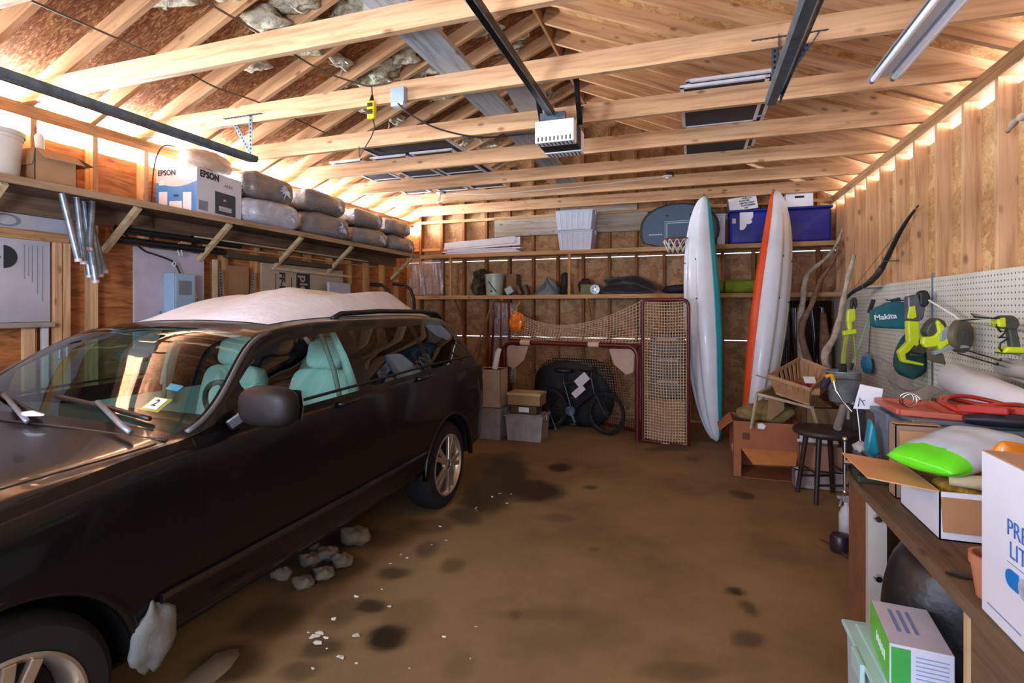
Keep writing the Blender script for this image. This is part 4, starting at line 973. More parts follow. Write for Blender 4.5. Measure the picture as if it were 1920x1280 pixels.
# ================================================================ back wall shelves and what they carry
def XatY(u, Y): return PY(u, 579, Y).x
S1, S2 = 2.285, 1.69
def backshelf(name, z, x0, lab, posts):
    t = thing(name, lab, 'shelf', ((x0 + XR) / 2, 7.2, z))
    b = MB(); b.bx(x0, XR - .002, 7.0, YB - .001, z - .03, z); b.build('board', tanX, t)
    b = MB(); b.bx(x0, XR - .002, 6.985, 7.0, z - .05, z + .002); b.build('edge_strip', tanX, t)
    for x, z0 in posts:
        b = MB(); b.bx(x - .018, x + .018, 7.002, 7.03, z0, z - .031); b.build('post', tanZ, t)
    return t
backshelf('wall_shelf', S1, -3.82, 'upper plank shelf across the back wall holding totes and the backboard', ((-3.33, S2), (-1.58, S2)))
t = backshelf('wall_shelf', S2, -3.95, 'lower plank shelf across the back wall holding the green pail and dark clothes', ())
for x in (-3.3, -2.55, -1.35, -.4):
    b = MB(); b.bar((x, 7.03, S2 - .035), (x, YB - .01, 1.28), .035, .035, (1, 0, 0)); b.build('brace', tanZ, t)
# planks nailed on the studs
for n, (u0, u1, v0, v1, lab) in enumerate(((928, 1215, 405, 438, 'wide weathered grey plank nailed on the back wall studs behind the clear totes'), (1050, 1195, 375, 398, 'short grey plank nailed on the back wall just above the wide one'))):
    x0, x1 = XatY(u0, 7.42), XatY(u1, 7.42); z0, z1 = PY((u0 + u1) / 2, v1, 7.42).z, PY((u0 + u1) / 2, v0, 7.42).z
    b = MB(); b.bx(x0, x1, 7.405, YB - .001, z0, z1); b.build('mounted_plank', greyX, label=lab, cat='plank', bevel=.003)
# white trim boards
q = random.Random(3)
TB = [(.0, .02, .0), (.03, -.02, .022), (-.02, .015, .044), (.05, -.03, .066)]
for k, (dx, rz, dz) in enumerate(TB):
    b = MB(); M = Matrix.Rotation(rz, 3, 'Z'); b.box((-2.93 + dx, 7.2, S1 + .011 + dz), (1.14, .11, .02), M)
    b.build('trim_board', mat('white_trim_paint', (222, 224, 228), .5, var=.04), bevel=.002, label=('bottom', 'second', 'third', 'fourth')[k] + ' flat white trim board in the bundle on the upper back shelf', cat='trim board', group='white trim boards on the upper back shelf')
for k, (x, y, rx, ry, L, h) in enumerate(((-2.93, 7.12, -.25, -.055, 1.1, .10), (-2.88, 7.27, -.1, -.03, 1.05, .12))):
    b = MB(); M = Matrix.Rotation(ry, 3, 'Y') @ Matrix.Rotation(rx, 3, 'X'); b.box((x, y, S1 + .088 + h * .5 + .025), (L, .018, h), M)
    b.build('trim_board', mat('white_trim_paint', (222, 224, 228)), bevel=.002, label=('front' if k == 0 else 'rear') + ' white trim board standing on edge on the bundle on the upper back shelf', cat='trim board', group='white trim boards on the upper back shelf')
# clear totes
CLEAR = mat('cloudy_plastic', (214, 222, 232), .3, var=.03, alpha=.72); LIDM = mat('cloudy_lid', (206, 216, 232), .35, var=.02, alpha=.85)
def tote(name, x, y, z, w, d, h, lab, body, lid, rz=0, cont=None, group=None, ribs=6, taper=.9, lidh=.025):
    t = thing(name, lab, 'storage tote', (x, y, z), group, rot=(0, 0, rz), local=True)
    b = MB(); n = 4
    w0, d0 = w * taper, d * taper
    vs = []
    for zz, a, c in ((0, w0, d0), (h - lidh, w, d)):
        for i, j in ((-1, -1), (1, -1), (1, 1), (-1, 1)): vs.append(b.bm.verts.new((i * a / 2, j * c / 2, zz)))
    b._f([vs[3], vs[2], vs[1], vs[0]])
    for i in range(4): b._f([vs[i], vs[(i + 1) % 4], vs[4 + (i + 1) % 4], vs[4 + i]])
    for k in range(ribs):
        u = -.4 + .8 * k / (ribs - 1)
        for sy in (-1, 1): b.bar((u * w0, sy * d0 / 2, .02), (u * w, sy * d / 2, h - lidh - .02), .014, .008, (0, 1, 0))
    b.build('bin', body, t, bevel=.006)
    b = MB(); b.bx(-w / 2 - .014, w / 2 + .014, -d / 2 - .014, d / 2 + .014, h - lidh, h - lidh * .4); b.bx(-w / 2 + .02, w / 2 - .02, -d / 2 + .02, d / 2 - .02, h - lidh * .4, h); b.build('lid', lid, t, bevel=.005)
    for sx in (-1, 1):
        b = MB(); b.bx(sx * (w / 2 + .012), sx * (w / 2 + .026), -.05, .05, h - lidh - .04, h - lidh * .2); b.build('latch', lid, t, bevel=.003)
    if cont:
        b = MB(); b.box((0, 0, h * .36), (w * .84, d * .8, h * .62)); b.build('contents', cont, t, bevel=.02)
    return t
tote('clear_tote', -1.51, 7.2, S1 + .001, .47, .34, .275, 'lower clear tote with pink contents on the upper back shelf', CLEAR, LIDM, cont=mat('pink_contents', (196, 150, 196), .7, var=.15))
tote('clear_tote', -1.52, 7.2, S1 + .278, .50, .34, .27, 'upper clear tote stacked on the tote with pink contents', CLEAR, LIDM, cont=mat('pale_contents', (206, 210, 220), .7, var=.12))
# basketball backboard
bb = thing('basketball_backboard', 'blue-grey fan shaped basketball backboard with net leaning on the upper back shelf behind the kayaks', 'backboard', (-.18, 7.06, S1))
def bbp(s):
    P = []
    for k in range(19):
        a = PI * k / 18; P.append((.485 * math.cos(a) * s, .20 + (.36 * math.sin(a) ** .8) * s))
    P += [(-.475 * s, .12), (-.44 * s, .06), (-.24 * s, .003 if s == 1 else .02), (.24 * s, .003 if s == 1 else .02), (.44 * s, .06), (.475 * s, .12)]
    return P
MBB = frame((-.18, 7.07, S1 + .002), (1, 0, 0), (0, .02, 1))
b = MB(); b.prism(bbp(1), .03, MBB @ Matrix.Translation((0, 0, -.03))); b.build('rim_moulding', BLACK, bb, bevel=.005)
b = MB(); b.prism(bbp(.93), .006, MBB); bd = b.build('board', mat('backboard_blue_grey', (62, 84, 102), .35, var=.06), bb)
b = MB()
for q4 in ((-.15, .15, .105, .113), (-.15, .15, .30, .308), (-.15, -.142, .105, .308), (.142, .15, .105, .308), (-.17, .17, .085, .09), (-.17, .17, .325, .33), (-.17, -.165, .085, .33), (.165, .17, .085, .33)):
    b.prism([(q4[0], q4[2]), (q4[1], q4[2]), (q4[1], q4[3]), (q4[0], q4[3])], .0015, MBB @ Matrix.Translation((0, 0, .0062)))
b.build('target_lines', mat('line_pale_blue', (170, 196, 204), .4, var=0), bd)
b = MB()
for k in range(9): b.prism([(-.37 + .019 * k, .155), (-.357 + .019 * k, .155), (-.354 + .019 * k, .172), (-.367 + .019 * k, .172)], .0015, MBB @ Matrix.Translation((0, 0, .0062)))
b.build('maker_marks', mat('line_pale_blue', (170, 196, 204)), bd)
b = MB(); b.cyl((-.32, 7.06, S1 + .40), (-.32, 7.052, S1 + .40), .011, n=12); b.cyl((-.04, 7.06, S1 + .40), (-.04, 7.052, S1 + .40), .011, n=12); b.build('bolt_holes', SEAM, bd)
RC = V((-.19, 6.80, S1 + .06)); 
b = MB(); b.tube([RC + V((.17 * math.cos(2 * PI * k / 28), .17 * math.sin(2 * PI * k / 28), 0)) for k in range(28)], .008, 8, closed=True); b.bar(RC + V((-.06, .165, 0)), (-.2, 7.05, S1 + .09), .03, .012); b.bar(RC + V((.06, .165, 0)), (-.08, 7.05, S1 + .09), .03, .012); b.build('hoop', mat('hoop_red', (120, 36, 24), .5), bb, smooth=.8)
b = MB()
for k in range(12):
    for sgn in (1, -1):
        b.tube([RC + V(((.17 - .055 * t) * math.cos(2 * PI * (k + sgn * t) / 12), (.17 - .055 * t) * math.sin(2 * PI * (k + sgn * t) / 12), -.15 * t)) for t in (0, .35, .7, 1.0)], .0062, 5)
b.build('net', mat('net_cord_white', (220, 206, 190), .8, var=.05), bb, smooth=3)
# kayaks
def kayak(name, pb, pt, a, deckcol, lab):
    pb, pt = V(pb), V(pt); z = (pt - pb); L = z.length; z.normalize()
    x = Matrix.Rotation(a, 3, 'Z') @ V((1, 0, 0)); x = (x - z * x.dot(z)).normalized(); y = z.cross(x)
    M = Matrix((x, y, z)).transposed().to_4x4()
    t = thing(name, lab, 'kayak', pb, rot=M.to_euler(), local=True)
    def prof(s):
        w = .235 * (max(0, math.sin(PI * min(1, max(0, s)) ** 1.08)) ** .40); rock = .08 * (2 * s - 1) ** 4
        hd = .17 * max(0, math.sin(PI * s)) ** .42; return w, hd, rock
    NS, NA = 72, 33
    def hull(s, u):
        w, hd, rock = prof(s); th = PI * u                    # 0..PI under the boat
        cx = math.copysign(abs(math.cos(th)) ** .62, math.cos(th)); sy = math.sin(th) ** .72
        k = 1 - .17 * math.exp(-((abs(cx) - .42) / .10) ** 2) + .12 * math.exp(-(cx / .10) ** 2) + .05 * math.exp(-((abs(cx) - .72) / .08) ** 2)
        return V((w * cx, -hd * sy * k + rock, L * s))
    b = MB(); b.grid(NS, NA, hull); bmesh.ops.remove_doubles(b.bm, verts=b.bm.verts, dist=1e-4); h = b.build('hull', mat('kayak_white', (216, 222, 228), .38, var=.03, coat=.2), t, smooth=1.0)
    def deck(s, u):
        w, hd, rock = prof(s); th = PI * u
        cx = math.copysign(abs(math.cos(th)) ** .55, math.cos(th)); sy = math.sin(th) ** .8
        dip = .10 * math.exp(-((s - .47) / .16) ** 4) * math.exp(-(cx / .62) ** 6)
        return V((w * cx, (.135 * max(0, math.sin(PI * s)) ** .5) * sy + rock - dip, L * s))
    b = MB(); b.grid(NS, NA, deck); bmesh.ops.remove_doubles(b.bm, verts=b.bm.verts, dist=1e-4); b.build('deck', deckcol, t, smooth=1.0)
    for sx in (-1, 1):
        b = MB(); b.tube([V((sx * (prof(s)[0] + .004), prof(s)[2], L * s)) for s in [.015 + .97 * k / 50 for k in range(51)]], .008, 6); b.build('gunwale', deckcol, t, smooth=3)
    for s in (.56, .72):
        for cx in (-.55, .55):
            w, hd, rock = prof(s); b = MB(); p = V((w * cx, -hd * .93 + rock, L * s)); b.cyl(p, p + V((0, -.006, 0)), .009, n=10); b.build('drain_plug', INK, t)
    b = MB(); p = V((0, prof(.985)[2], L * .985)); b.tube([p, p + V((0, .02, .03)), p + V((0, .05, .02))], .007, 6); b.build('tow_loop', INK, t, smooth=3)
    return t
kayak('kayak', (.175, 6.36, .012), (.045, 6.70, 2.845), -1.05, mat('kayak_teal', (30, 164, 176), .35, var=.06, coat=.2), 'kayak with white hull and teal deck standing on end against the back shelves')
kayak('kayak', (.585, 6.30, .012), (.955, 6.70, 2.855), 1.05, mat('kayak_orange', (232, 84, 36), .35, var=.08, coat=.2), 'kayak with white hull and orange deck standing on end behind the open carton')
for k, (x, X2) in enumerate(((.10, .12), (.90, .89))):
    cable('suspension_rope', [(x, 6.80, 2.83), (x + .01, 6.9, 2.87), (X2, 7.04, 2.93)], .004, CORD, 'thin rope tying the ' + ('teal' if k == 0 else 'orange') + ' kayak tip to the last beam', 'cord')
# blue box, clear bin, white box and the lettered card
bl = thing('blue_bin', 'long blue plastic bin with a white splat mark behind the orange kayak', 'bin', (.95, 7.2, S1 + .001))
b = MB(); b.bx(.42, 1.52, 7.06, 7.41, S1 + .002, S1 + .40); bo = b.build('bin', mat('deep_blue_plastic', (28, 44, 140), .3, var=.25, scale=3, coat=.3), bl, bevel=.03)
b = MB(); b.bx(.41, 1.53, 7.045, 7.42, S1 + .395, S1 + .425); b.build('lid', mat('deep_blue_plastic', (28, 44, 140)), bl, bevel=.01)
b = MB()
MSP = frame((.56, 7.058, S1 + .02), (1, 0, 0), (0, 0, 1))
b.prism([(-.03, .16)] + [(-.03, .37), (.12, .37)] + [(.12 - .05 * (1 - math.cos(a)) , .32 + .05 * math.sin(a)) for a in (0, -.6, -1.2)] + [(.11, .27), (.10, .235), (.06, .22), (.05, .24), (.045, .20), (.02, .165), (.0, .155)], .003, MSP)
b.build('splat_mark', WHITE, bo)
b = MB(); b.prism([(-.115, .24), (-.075, .24), (-.075, .30), (-.115, .30)], .003, MSP); b.build('label_patch', mat('label_beige', (190, 180, 170), .6), bo)
tote('clear_tote', .32, 7.24, S1 + .001, .10, .3, .40, 'narrow cloudy tote on the upper back shelf between the two kayaks', CLEAR, LIDM, ribs=3)
wb_ = carton('white_box', 1.04, 1.34, 7.12, 7.38, S1 + .427, S1 + .585, 'white cardboard box with a hand hole on top of the blue bin', mt=WPAPER, inner=WPAPER, flaps=(('+y', -1.55, .25, WPAPER),))
b = MB(); b.bx(-.05, .05, -.133, -.129, .11, .135); b.build('hand_hole', SEAM, wb_)
cd = thing('lettered_card', 'white card with printed lines of black words leaning above the blue bin between the kayaks', 'card', (.58, 7.1, S1 + .43))
MC = frame((.57, 7.09, S1 + .49), (1, 0, .10), (0, .45, 1))
b = MB(); b.prism([(-.16, -.075), (.16, -.075), (.16, .11), (-.16, .11)], .004, MC); cf = b.build('card', WPAPER, cd)
for k, (s, dx) in enumerate((('PAPAYA', .05), ('FLOWER', .02), ('LENTIL KELP', .045), ('CUCUMBER', .055), ('UD', .03))):
    lettering(s, .03, MC @ Matrix.Translation((dx, .085 - .035 * k, .005)), INK, cf, bold=.0012)
b = MB(); b.lathe([(.0, 0), (.03, .0), (.028, .06), (.008, .15), (.004, .18), (0, .18)], 16, Matrix.Translation((.415, 7.2, S1 + .426))); b.build('grey_funnel', mat('funnel_grey', (84, 84, 84), .5), smooth=.7, label='dark grey funnel standing point up beside the lettered card', cat='funnel')
# lower shelf -----------------------------------------------------
pa = thing('pail', 'pale green metal pail with a wire handle on the lower back shelf', 'pail', (-2.70, 7.14, S2))
b = MB(); b.lathe([(0, .002), (.115, .002), (.118, .02), (.135, .27), (.142, .275), (.142, .29), (.137, .295), (.137, .305), (0, .31)], 32, Matrix.Translation((-2.70, 7.14, S2))); pb_ = b.build('drum', mat('pale_green_enamel', (166, 180, 164), .4, .1, .06), pa, smooth=.6)
b = MB(); b.tube([(-2.74, 7.0, S2 + .2), (-2.68, 6.995, S2 + .12), (-2.62, 7.0, S2 + .05)], .006, 6); b.build('handle', INK, pa, smooth=3)
b = MB(); b.cyl((-2.70, 7.0, S2 + .06), (-2.70, 7.02, S2 + .06), .012, n=10); b.build('tap_hole', SEAM, pb_)
CAMO = mat('camouflage_cloth', (74, 70, 46), .9, var=.55, scale=14); CAMOB = mat('dark_leaf_cloth', (44, 46, 34), .9, var=.4, scale=20)
def heap(name, parts, mt, lab, cat, seed=1, wob=.18, extra=None):
    b = MB()
    for k, (c, r) in enumerate(parts): b.ball(c, r, 26, 14, wob, seed + k)
    return b.build(name, mt, smooth=3, label=lab, cat=cat)
b = MB(); b.ball((-2.98, 7.2, S2 + .125), (.10, .10, .125), 20, 12, .25, 3); b.ball((-2.96, 7.30, S2 + .29), (.115, .08, .10), 20, 12, .3, 4)
for k in range(26):
    q = random.Random(k + 50); a = q.uniform(0, 6.3); c = V((-2.93 + q.uniform(-.09, .06), 7.12 + q.uniform(-.02, .08), S2 + q.uniform(.06, .34)))
    M = Euler((q.uniform(-1, 1), q.uniform(-1, 1), a)).to_matrix().to_4x4(); M.translation = c; b.prism([(-.04, 0), (-.01, .018), (.03, .012), (.045, -.004), (.0, -.02)], .004, M)
b.build('camouflage_bag', CAMO, smooth=.9, label='leafy camouflage bag behind the pale green pail on the lower back shelf', cat='bag')
carton('brown_box', -2.56, -2.40, 7.24, 7.40, S2 + .001, S2 + .31, 'tall brown box behind the pale green pail on the lower back shelf', mt=mat('brown_box_card', (128, 100, 66), .8))
b = MB(); b.box((-2.44, 7.075, S2 + .068), (.11, .12, .1), Matrix.Rotation(-.5, 3, 'Y')); b.build('grey_radio', mat('grey_radio_case', (168, 172, 178), .4, .1), bevel=.008, label='small grey box tilted against the pail on the lower back shelf', cat='box')
for k, (x, rt) in enumerate(((-2.31, -.45), (-2.21, -.35))):
    b = MB(); b.box((x, 7.12, S2 + .076), (.05, .14, .14), Matrix.Rotation(rt, 3, 'Y')); b.build('brown_case', mat('brown_case', (92, 74, 56), .6), bevel=.006, label=('first' if k == 0 else 'second') + ' small brown case slumped beside the tilted grey box', cat='case')
TARP = mat('grey_blue_tarpaulin', (104, 116, 122), .35, var=.3, scale=7, coat=.2, bmp=.7, bscale=12)
b = MB()
def tarpf(s, t):
    a = 2 * PI * s; r = (1 - t) ** .8; x = .19 * r * math.cos(a); y = .12 * r * math.sin(a)
    h = .19 * t ** .9 * (1 + .25 * math.sin(5 * a + 6 * t)) + .02 * math.sin(9 * a) * (1 - t) + .02
    return V((-1.945 + x + .05 * math.sin(3 * t), 7.2 + y, S2 + .003 + max(0, h * (0 if t == 0 else 1))))
b.grid(40, 12, tarpf, cu=True); b.build('tarpaulin', TARP, smooth=1.2, label='crumpled blue-grey tarpaulin heaped on the lower back shelf', cat='tarpaulin')
b = MB()
b.tube([(-1.70, 7.16, S2 + .003), (-1.69, 7.16, S2 + .1), (-1.675, 7.15, S2 + .19), (-1.665, 7.14, S2 + .28)], [.035, .045, .06, .03], 14); b.ball((-1.67, 7.14, S2 + .245), (.06, .055, .065), 14, 10, .1, 4)
for k in range(3): b.tube([(-1.72 + .04 * k, 7.1, S2 + .12), (-1.74 + .05 * k, 7.08, S2 + .06), (-1.73 + .05 * k, 7.09, S2 + .008)], [.014, .012, .01], 8)
b.build('dark_glove', mat('dark_mitt', (46, 42, 36), .8, var=.3), smooth=3, label='dark padded glove standing upright beside the shelf post', cat='glove')
heap('maroon_bag', [((-1.40, 7.22, S2 + .11), (.10, .09, .108))], mat('maroon_cloth', (72, 40, 32), .9, var=.2), 'small maroon bag behind the shelf post on the lower back shelf', 'bag', 9)
gb = thing('green_box', 'small green box with a round silver emblem on the lower back shelf', 'box', (-1.30, 7.08, S2))
b = MB(); b.bx(-1.44, -1.19, 7.07, 7.15, S2 + .001, S2 + .14); gbo = b.build('box', mat('moss_green', (86, 106, 60), .6, var=.1), gb, bevel=.004)
b = MB(); b.lathe([(0, .012), (.05, .012), (.064, .008), (.066, 0), (0, 0)], 28, frame((-1.245, 7.069, S2 + .068), (1, 0, 0), (0, 0, 1))); em = b.build('emblem', mat('silver_disc', (206, 214, 222), .35, .3, .05), gbo, smooth=.6)
b = MB()
for k in range(5):
    a = 2 * PI * k / 5; M = frame((-1.245 + .032 * math.cos(a), 7.0565, S2 + .068 + .032 * math.sin(a)), (1, 0, 0), (0, 0, 1)); b.lathe([(.006, 0), (.013, 0), (.013, .001), (.006, .001)], 12, M)
b.build('emblem_print', mat('emblem_blue', (50, 60, 90), .5, var=0), em)
DARKC = mat('black_clothing', (34, 34, 38), .9, var=.4, scale=12, sheen=.3)
b = MB(); b.ball((-.85, 7.2, S2 + .085), (.33, .16, .086), 30, 14, .16, 2); b.ball((-.98, 7.2, S2 + .17), (.17, .12, .07), 24, 12, .2, 5); b.tube([(-.9, 7.15, S2 + .2), (-.7, 7.1, S2 + .19), (-.55, 7.08, S2 + .12), (-.45, 7.1, S2 + .05)], [.05, .06, .05, .03], 10); b.build('folded_jackets', DARKC, smooth=3, label='pile of dark jackets on the lower back shelf above the hockey goal', cat='clothes')
heap('navy_bag', [((-.16, 7.18, S2 + .06), (.24, .14, .062))], mat('navy_cloth', (38, 38, 52), .85, var=.3), 'flat navy bag beside the dark jackets on the lower back shelf', 'bag', 6, .1)
LIME = mat('lime_cloth', (138, 158, 40), .8, var=.2, bmp=.4)
for k, (x0, x1) in enumerate(((.05, .35), (.36, .82))):
    b = MB(); b.tube([(x0, 7.2, S2 + .09), (x0 + .01, 7.2, S2 + .09), (x0 + .02, 7.2, S2 + .09), ((x0 + x1) / 2, 7.19, S2 + .092), (x1 - .02, 7.2, S2 + .09), (x1, 7.2, S2 + .09)], [.05, .07, .085, .08, .085, .06], 20); b.build('rolled_mat', LIME, smooth=1, label=('shorter' if k == 0 else 'longer') + ' lime green roll on the lower back shelf behind the kayaks', cat='roll')
# plastic film stapled in the left corner, dark plastic in the right corner
def sheet(name, x0, x1, z0, z1, y, mt, lab, amp=.015, fr=5):
    b = MB(); b.grid(40, 14, lambda s, t: V((x0 + (x1 - x0) * s, y + amp * math.sin(fr * 2 * PI * s + 2 * t) - amp * .6 * math.sin(11 * s + 5 * t), z0 + (z1 - z0) * t))); return b.build(name, mt, smooth=3, solid=.002, label=lab, cat='plastic sheet')
CLF = mat('clear_plastic_sheet', (206, 186, 176), .12, var=.08, alpha=.42, coat=.5)
sheet('plastic_sheet', -4.2, -3.62, S2 + .02, 2.24, 7.36, CLF, 'clear plastic sheet stapled over the back wall in the left corner', .02)
sheet('hanging_plastic_sheet', .98, 1.58, .35, 1.6, 7.36, mat('brown_plastic_sheet', (52, 34, 24), .1, var=.2, coat=.6), 'dark shiny plastic sheet hung on the back wall in the right corner', .02, 3)
# ---------------------------------------------------------------- hockey goals
RED = mat('goal_red', (88, 20, 16), .4, .1, .15, coat=.2); NETC = mat('net_cord', (198, 172, 140), .85, var=.12); NETD = mat('old_net_cord', (150, 116, 88), .9, var=.15)
def net(mb, f, nu, nv, r, seg_u=1, seg_v=1):
    for i in range(nu + 1): mb.tube([f(i / nu, j / (nv * seg_v)) for j in range(nv * seg_v + 1)], r, 4, caps=False)
    for j in range(nv + 1): mb.tube([f(i / (nu * seg_u), j / nv) for i in range(nu * seg_u + 1)], r, 4, caps=False)
A0, A1 = V((-2.265, 6.33, 0)), V((-.60, 6.11, 0)); GH = 1.085; dx = (A1 - A0).normalized(); back = V((-dx.y, dx.x, 0))
ga = thing('hockey_goal', 'red hockey goal standing upright around the bicycle at the back of the garage', 'hockey goal', (A0 + A1) / 2)
def arc(c, a, b2, r, n=6): return [c + a * (r * math.cos(PI / 2 * k / n)) + b2 * (r * math.sin(PI / 2 * k / n)) for k in range(n + 1)]
up = V((0, 0, 1))
pts = [A0 + up * .03] + arc(A0 + dx * .12 + up * (GH - .12), -dx, up, .12) + arc(A1 - dx * .12 + up * (GH - .12), up, dx, .12) + [A1 + up * .03]
b = MB(); b.tube(pts, .028, 12); fr = b.build('front_frame', RED, ga, smooth=1)
for s in (.14, .66):
    b = MB(); p = A0 + dx * (1.68 * s) + up * GH; b.tube([p, p + dx * .13], .034, 12); b.build('tape_wrap', mat('tape_cream', (196, 170, 150), .7), fr, smooth=.8)
b = MB(); b.tube([A0 + up * .03, A0 + back * .45 + dx * .1 + up * .03] + [A0 + back * (.45 + .25 * math.sin(PI * t / 10)) + dx * (.1 + 1.48 * t / 10) + up * .03 for t in range(1, 10)] + [A1 + back * .45 - dx * .1 + up * .03, A1 + up * .03], .02, 10); b.build('base_frame', RED, ga, smooth=1)
b = MB(); b.tube([A0 + up * (GH - .1), A0 + back * .30 + dx * .15 + up * (GH - .03), A1 + back * .30 - dx * .15 + up * (GH - .03), A1 + up * (GH - .1)], .018, 10); b.build('top_shelf_bar', RED, ga, smooth=1)
def backnet(s, t):
    lo = A0 + dx * (.1 + 1.48 * s) + back * (.45 + .25 * math.sin(PI * s)) + up * .04; hi = A0 + dx * (.15 + 1.38 * s) + back * .30 + up * (GH - .03)
    return lo.lerp(hi, t) + back * (.04 * math.sin(PI * t))
b = MB(); net(b, backnet, 44, 30, .0026); b.build('back_net', NETD, ga)
b = MB(); net(b, lambda s, t: (A0 + dx * (1.68 * s) + up * (GH - .01)).lerp(A0 + dx * (.15 + 1.38 * s) + back * .30 + up * (GH - .03), t), 44, 8, .0026); b.build('top_net', NETD, ga)
for c, sg in ((A0, 1), (A1, -1)):
    b = MB(); p = c + dx * sg * .03 + back * .012 + up * (GH - .04)
    P = [p, p + dx * sg * .30 + up * -.005, p + dx * sg * .24 - up * .18, p + dx * sg * .10 - up * .29, p + dx * sg * .02 - up * .26]
    b._f([b.bm.verts.new(x) for x in P]); b._f([b.bm.verts.new(x + back * .006) for x in P][::-1]); b.build('corner_target', mat('target_cloth', (176, 152, 136), .8, var=.08), ga, fixn=False)
# second goal, stood on its end behind the first
gbk = thing('hockey_goal', 'second hockey goal stood on end beside the teal kayak with its pale net sagging', 'hockey goal', (-.3, 6.1, 0))
B0, B1, BT = V((-.545, 6.14, 0)), V((-.055, 6.04, 0)), 1.60; bd_ = (B1 - B0).normalized()
pts = [B0 + up * .03] + arc(B0 + bd_ * .05 + up * (BT - .05), -bd_, up, .05) + arc(B1 - bd_ * .07 + up * (BT - .07), up, bd_, .07) + [B1 + up * .03, B0 + up * .03]
b = MB(); b.tube(pts, .021, 12); b.build('side_frame', RED, gbk, smooth=1)
b = MB(); net(b, lambda s, t: B0 + bd_ * (.025 + .455 * s + .008 * math.sin(PI * s) * math.sin(9 * t)) + up * (.04 + (BT - .06) * t - .012 * math.sin(PI * s)) + V((0, -.012 + .01 * math.sin(3 * PI * s), 0)), 15, 48, .0043); b.build('side_net', NETC, gbk)
C0, C1 = V((-2.56, 6.72, 0)), V((-2.30, 6.62, 0))
b = MB(); pts = [C0 + V((-.12, .1, .03)), C0 + up * 1.2, C0 + up * 1.60, C1 + up * 1.60, C1 + up * 1.15, C1 + up * .03]; b.tube(pts, .017, 10); b.tube([C0.lerp(C1, .5) + up * 1.59, C0.lerp(C1, .5) + up * .03], .014, 10); b.build('far_frame', RED, gbk, smooth=.8)
b = MB(); b.tube([C1 + up * 1.1, V((-1.4, 6.5, 1.09)), B0 + up * 1.08 + V((0, .1, 0))], .016, 10); b.build('cross_bar', RED, gbk, smooth=1)
def sag(s):
    return 1.60 - .27 * math.sin(PI * min(1, s ** .85)) ** .9 - .06 * (1 - s)
def sagnet(s, t):
    top = C1.lerp(B0, s) + up * sag(s); bot = C1.lerp(B0, s) + up * (1.12 - .02 * math.sin(PI * s)) + V((0, -.12 * math.sin(PI * s), 0))
    return bot.lerp(top, t) + V((0, .08 * math.sin(PI * s) * t + .05 * math.sin(PI * t), 0))
b = MB(); net(b, sagnet, 46, 12, .0040); b.build('sagging_net', NETC, gbk)
# orange bag hooked in the net
b = MB(); oc = V((-2.17, 6.56, 1.33))
b.grid(28, 14, lambda s, t: oc + V((.09 * math.sin(PI * t) ** .6 * (1 + .12 * math.sin(8 * 2 * PI * s)) * math.cos(2 * PI * s), .07 * math.sin(PI * t) ** .6 * (1 + .12 * math.sin(8 * 2 * PI * s)) * math.sin(2 * PI * s), -.115 * math.cos(PI * t) + .012 * math.sin(6 * PI * s))), cu=True)
bmesh.ops.remove_doubles(b.bm, verts=b.bm.verts, dist=1e-5); b.tube([oc + up * .11, oc + up * .2, oc + V((.03, .03, .26))], .006, 6)
b.build('hanging_bucket', mat('orange_plastic', (255, 122, 30), .25, var=.35, scale=16, coat=.4), smooth=1, label='bright orange ribbed pumpkin shaped bucket hanging in the left of the goal net', cat='bucket')
sheet('plastic_sheet', -2.62, -2.28, .5, 1.58, 6.86, CLF, 'clear plastic sheet hanging behind the left frame of the hockey goal', .02)
# hockey sticks
for k, (u0, v0, u1, v1, Y) in enumerate(((926, 560, 868, 720, 6.72), (932, 575, 896, 720, 6.80), (918, 585, 884, 720, 6.88))):
    p0 = PY(u0, v0, Y); p1 = PY(u1, v1, Y - .15); d = p1 - p0; p1 = p0 + d * ((p0.z - .06) / (p0.z - p1.z))
    t = thing('hockey_stick', ('foremost', 'middle', 'rearmost')[k] + ' wooden hockey stick leaning behind the car beside the goal', 'hockey stick', V((p1.x, p1.y, 0)))
    b = MB(); b.bar(p0, p1, .026, .018); b.build('shaft', mat('stick_wood', (122, 78, 44), .5, var=.2), t, bevel=.003)
    b = MB(); b.bar(p1, V((p1.x - .24, p1.y - .02, .035)), .012, .06); b.build('blade', mat('stick_wood', (122, 78, 44)), t, bevel=.003)
# bicycle
bk = thing('bicycle', 'dark bicycle with pale frame panels parked inside the hockey goal', 'bicycle', (-1.38, 6.42, 0))
W1, W2 = V((-.99, 6.36, .262)), V((-1.72, 6.46, .262)); bdx = (W1 - W2).normalized(); bn = V((bdx.y, -bdx.x, 0))
bdx1 = Matrix.Rotation(-.25, 3, 'Z') @ bdx
for w, d1 in ((W1, bdx1), (W2, bdx)):
    b = MB(); b.tube([w + d1 * (.235 * math.cos(2 * PI * k / 40)) + up * (.235 * math.sin(2 * PI * k / 40)) for k in range(40)], .022, 8, closed=True); tw = b.build('wheel', RUBBER, bk, smooth=1)
    b = MB(); b.tube([w + d1 * (.215 * math.cos(2 * PI * k / 40)) + up * (.215 * math.sin(2 * PI * k / 40)) for k in range(40)], .009, 6, closed=True); b.build('rim', CHROME, tw, smooth=1)
    b = MB()
    for k in range(20):
        a = 2 * PI * k / 20; b.tube([w, w + d1 * (.213 * math.cos(a)) + up * (.213 * math.sin(a))], .0013, 4)
    nn = V((d1.y, -d1.x, 0)); b.cyl(w - nn * .04, w + nn * .04, .018, n=10); b.build('spokes', mat('spoke_grey', (110, 110, 112), .4, .8), tw)
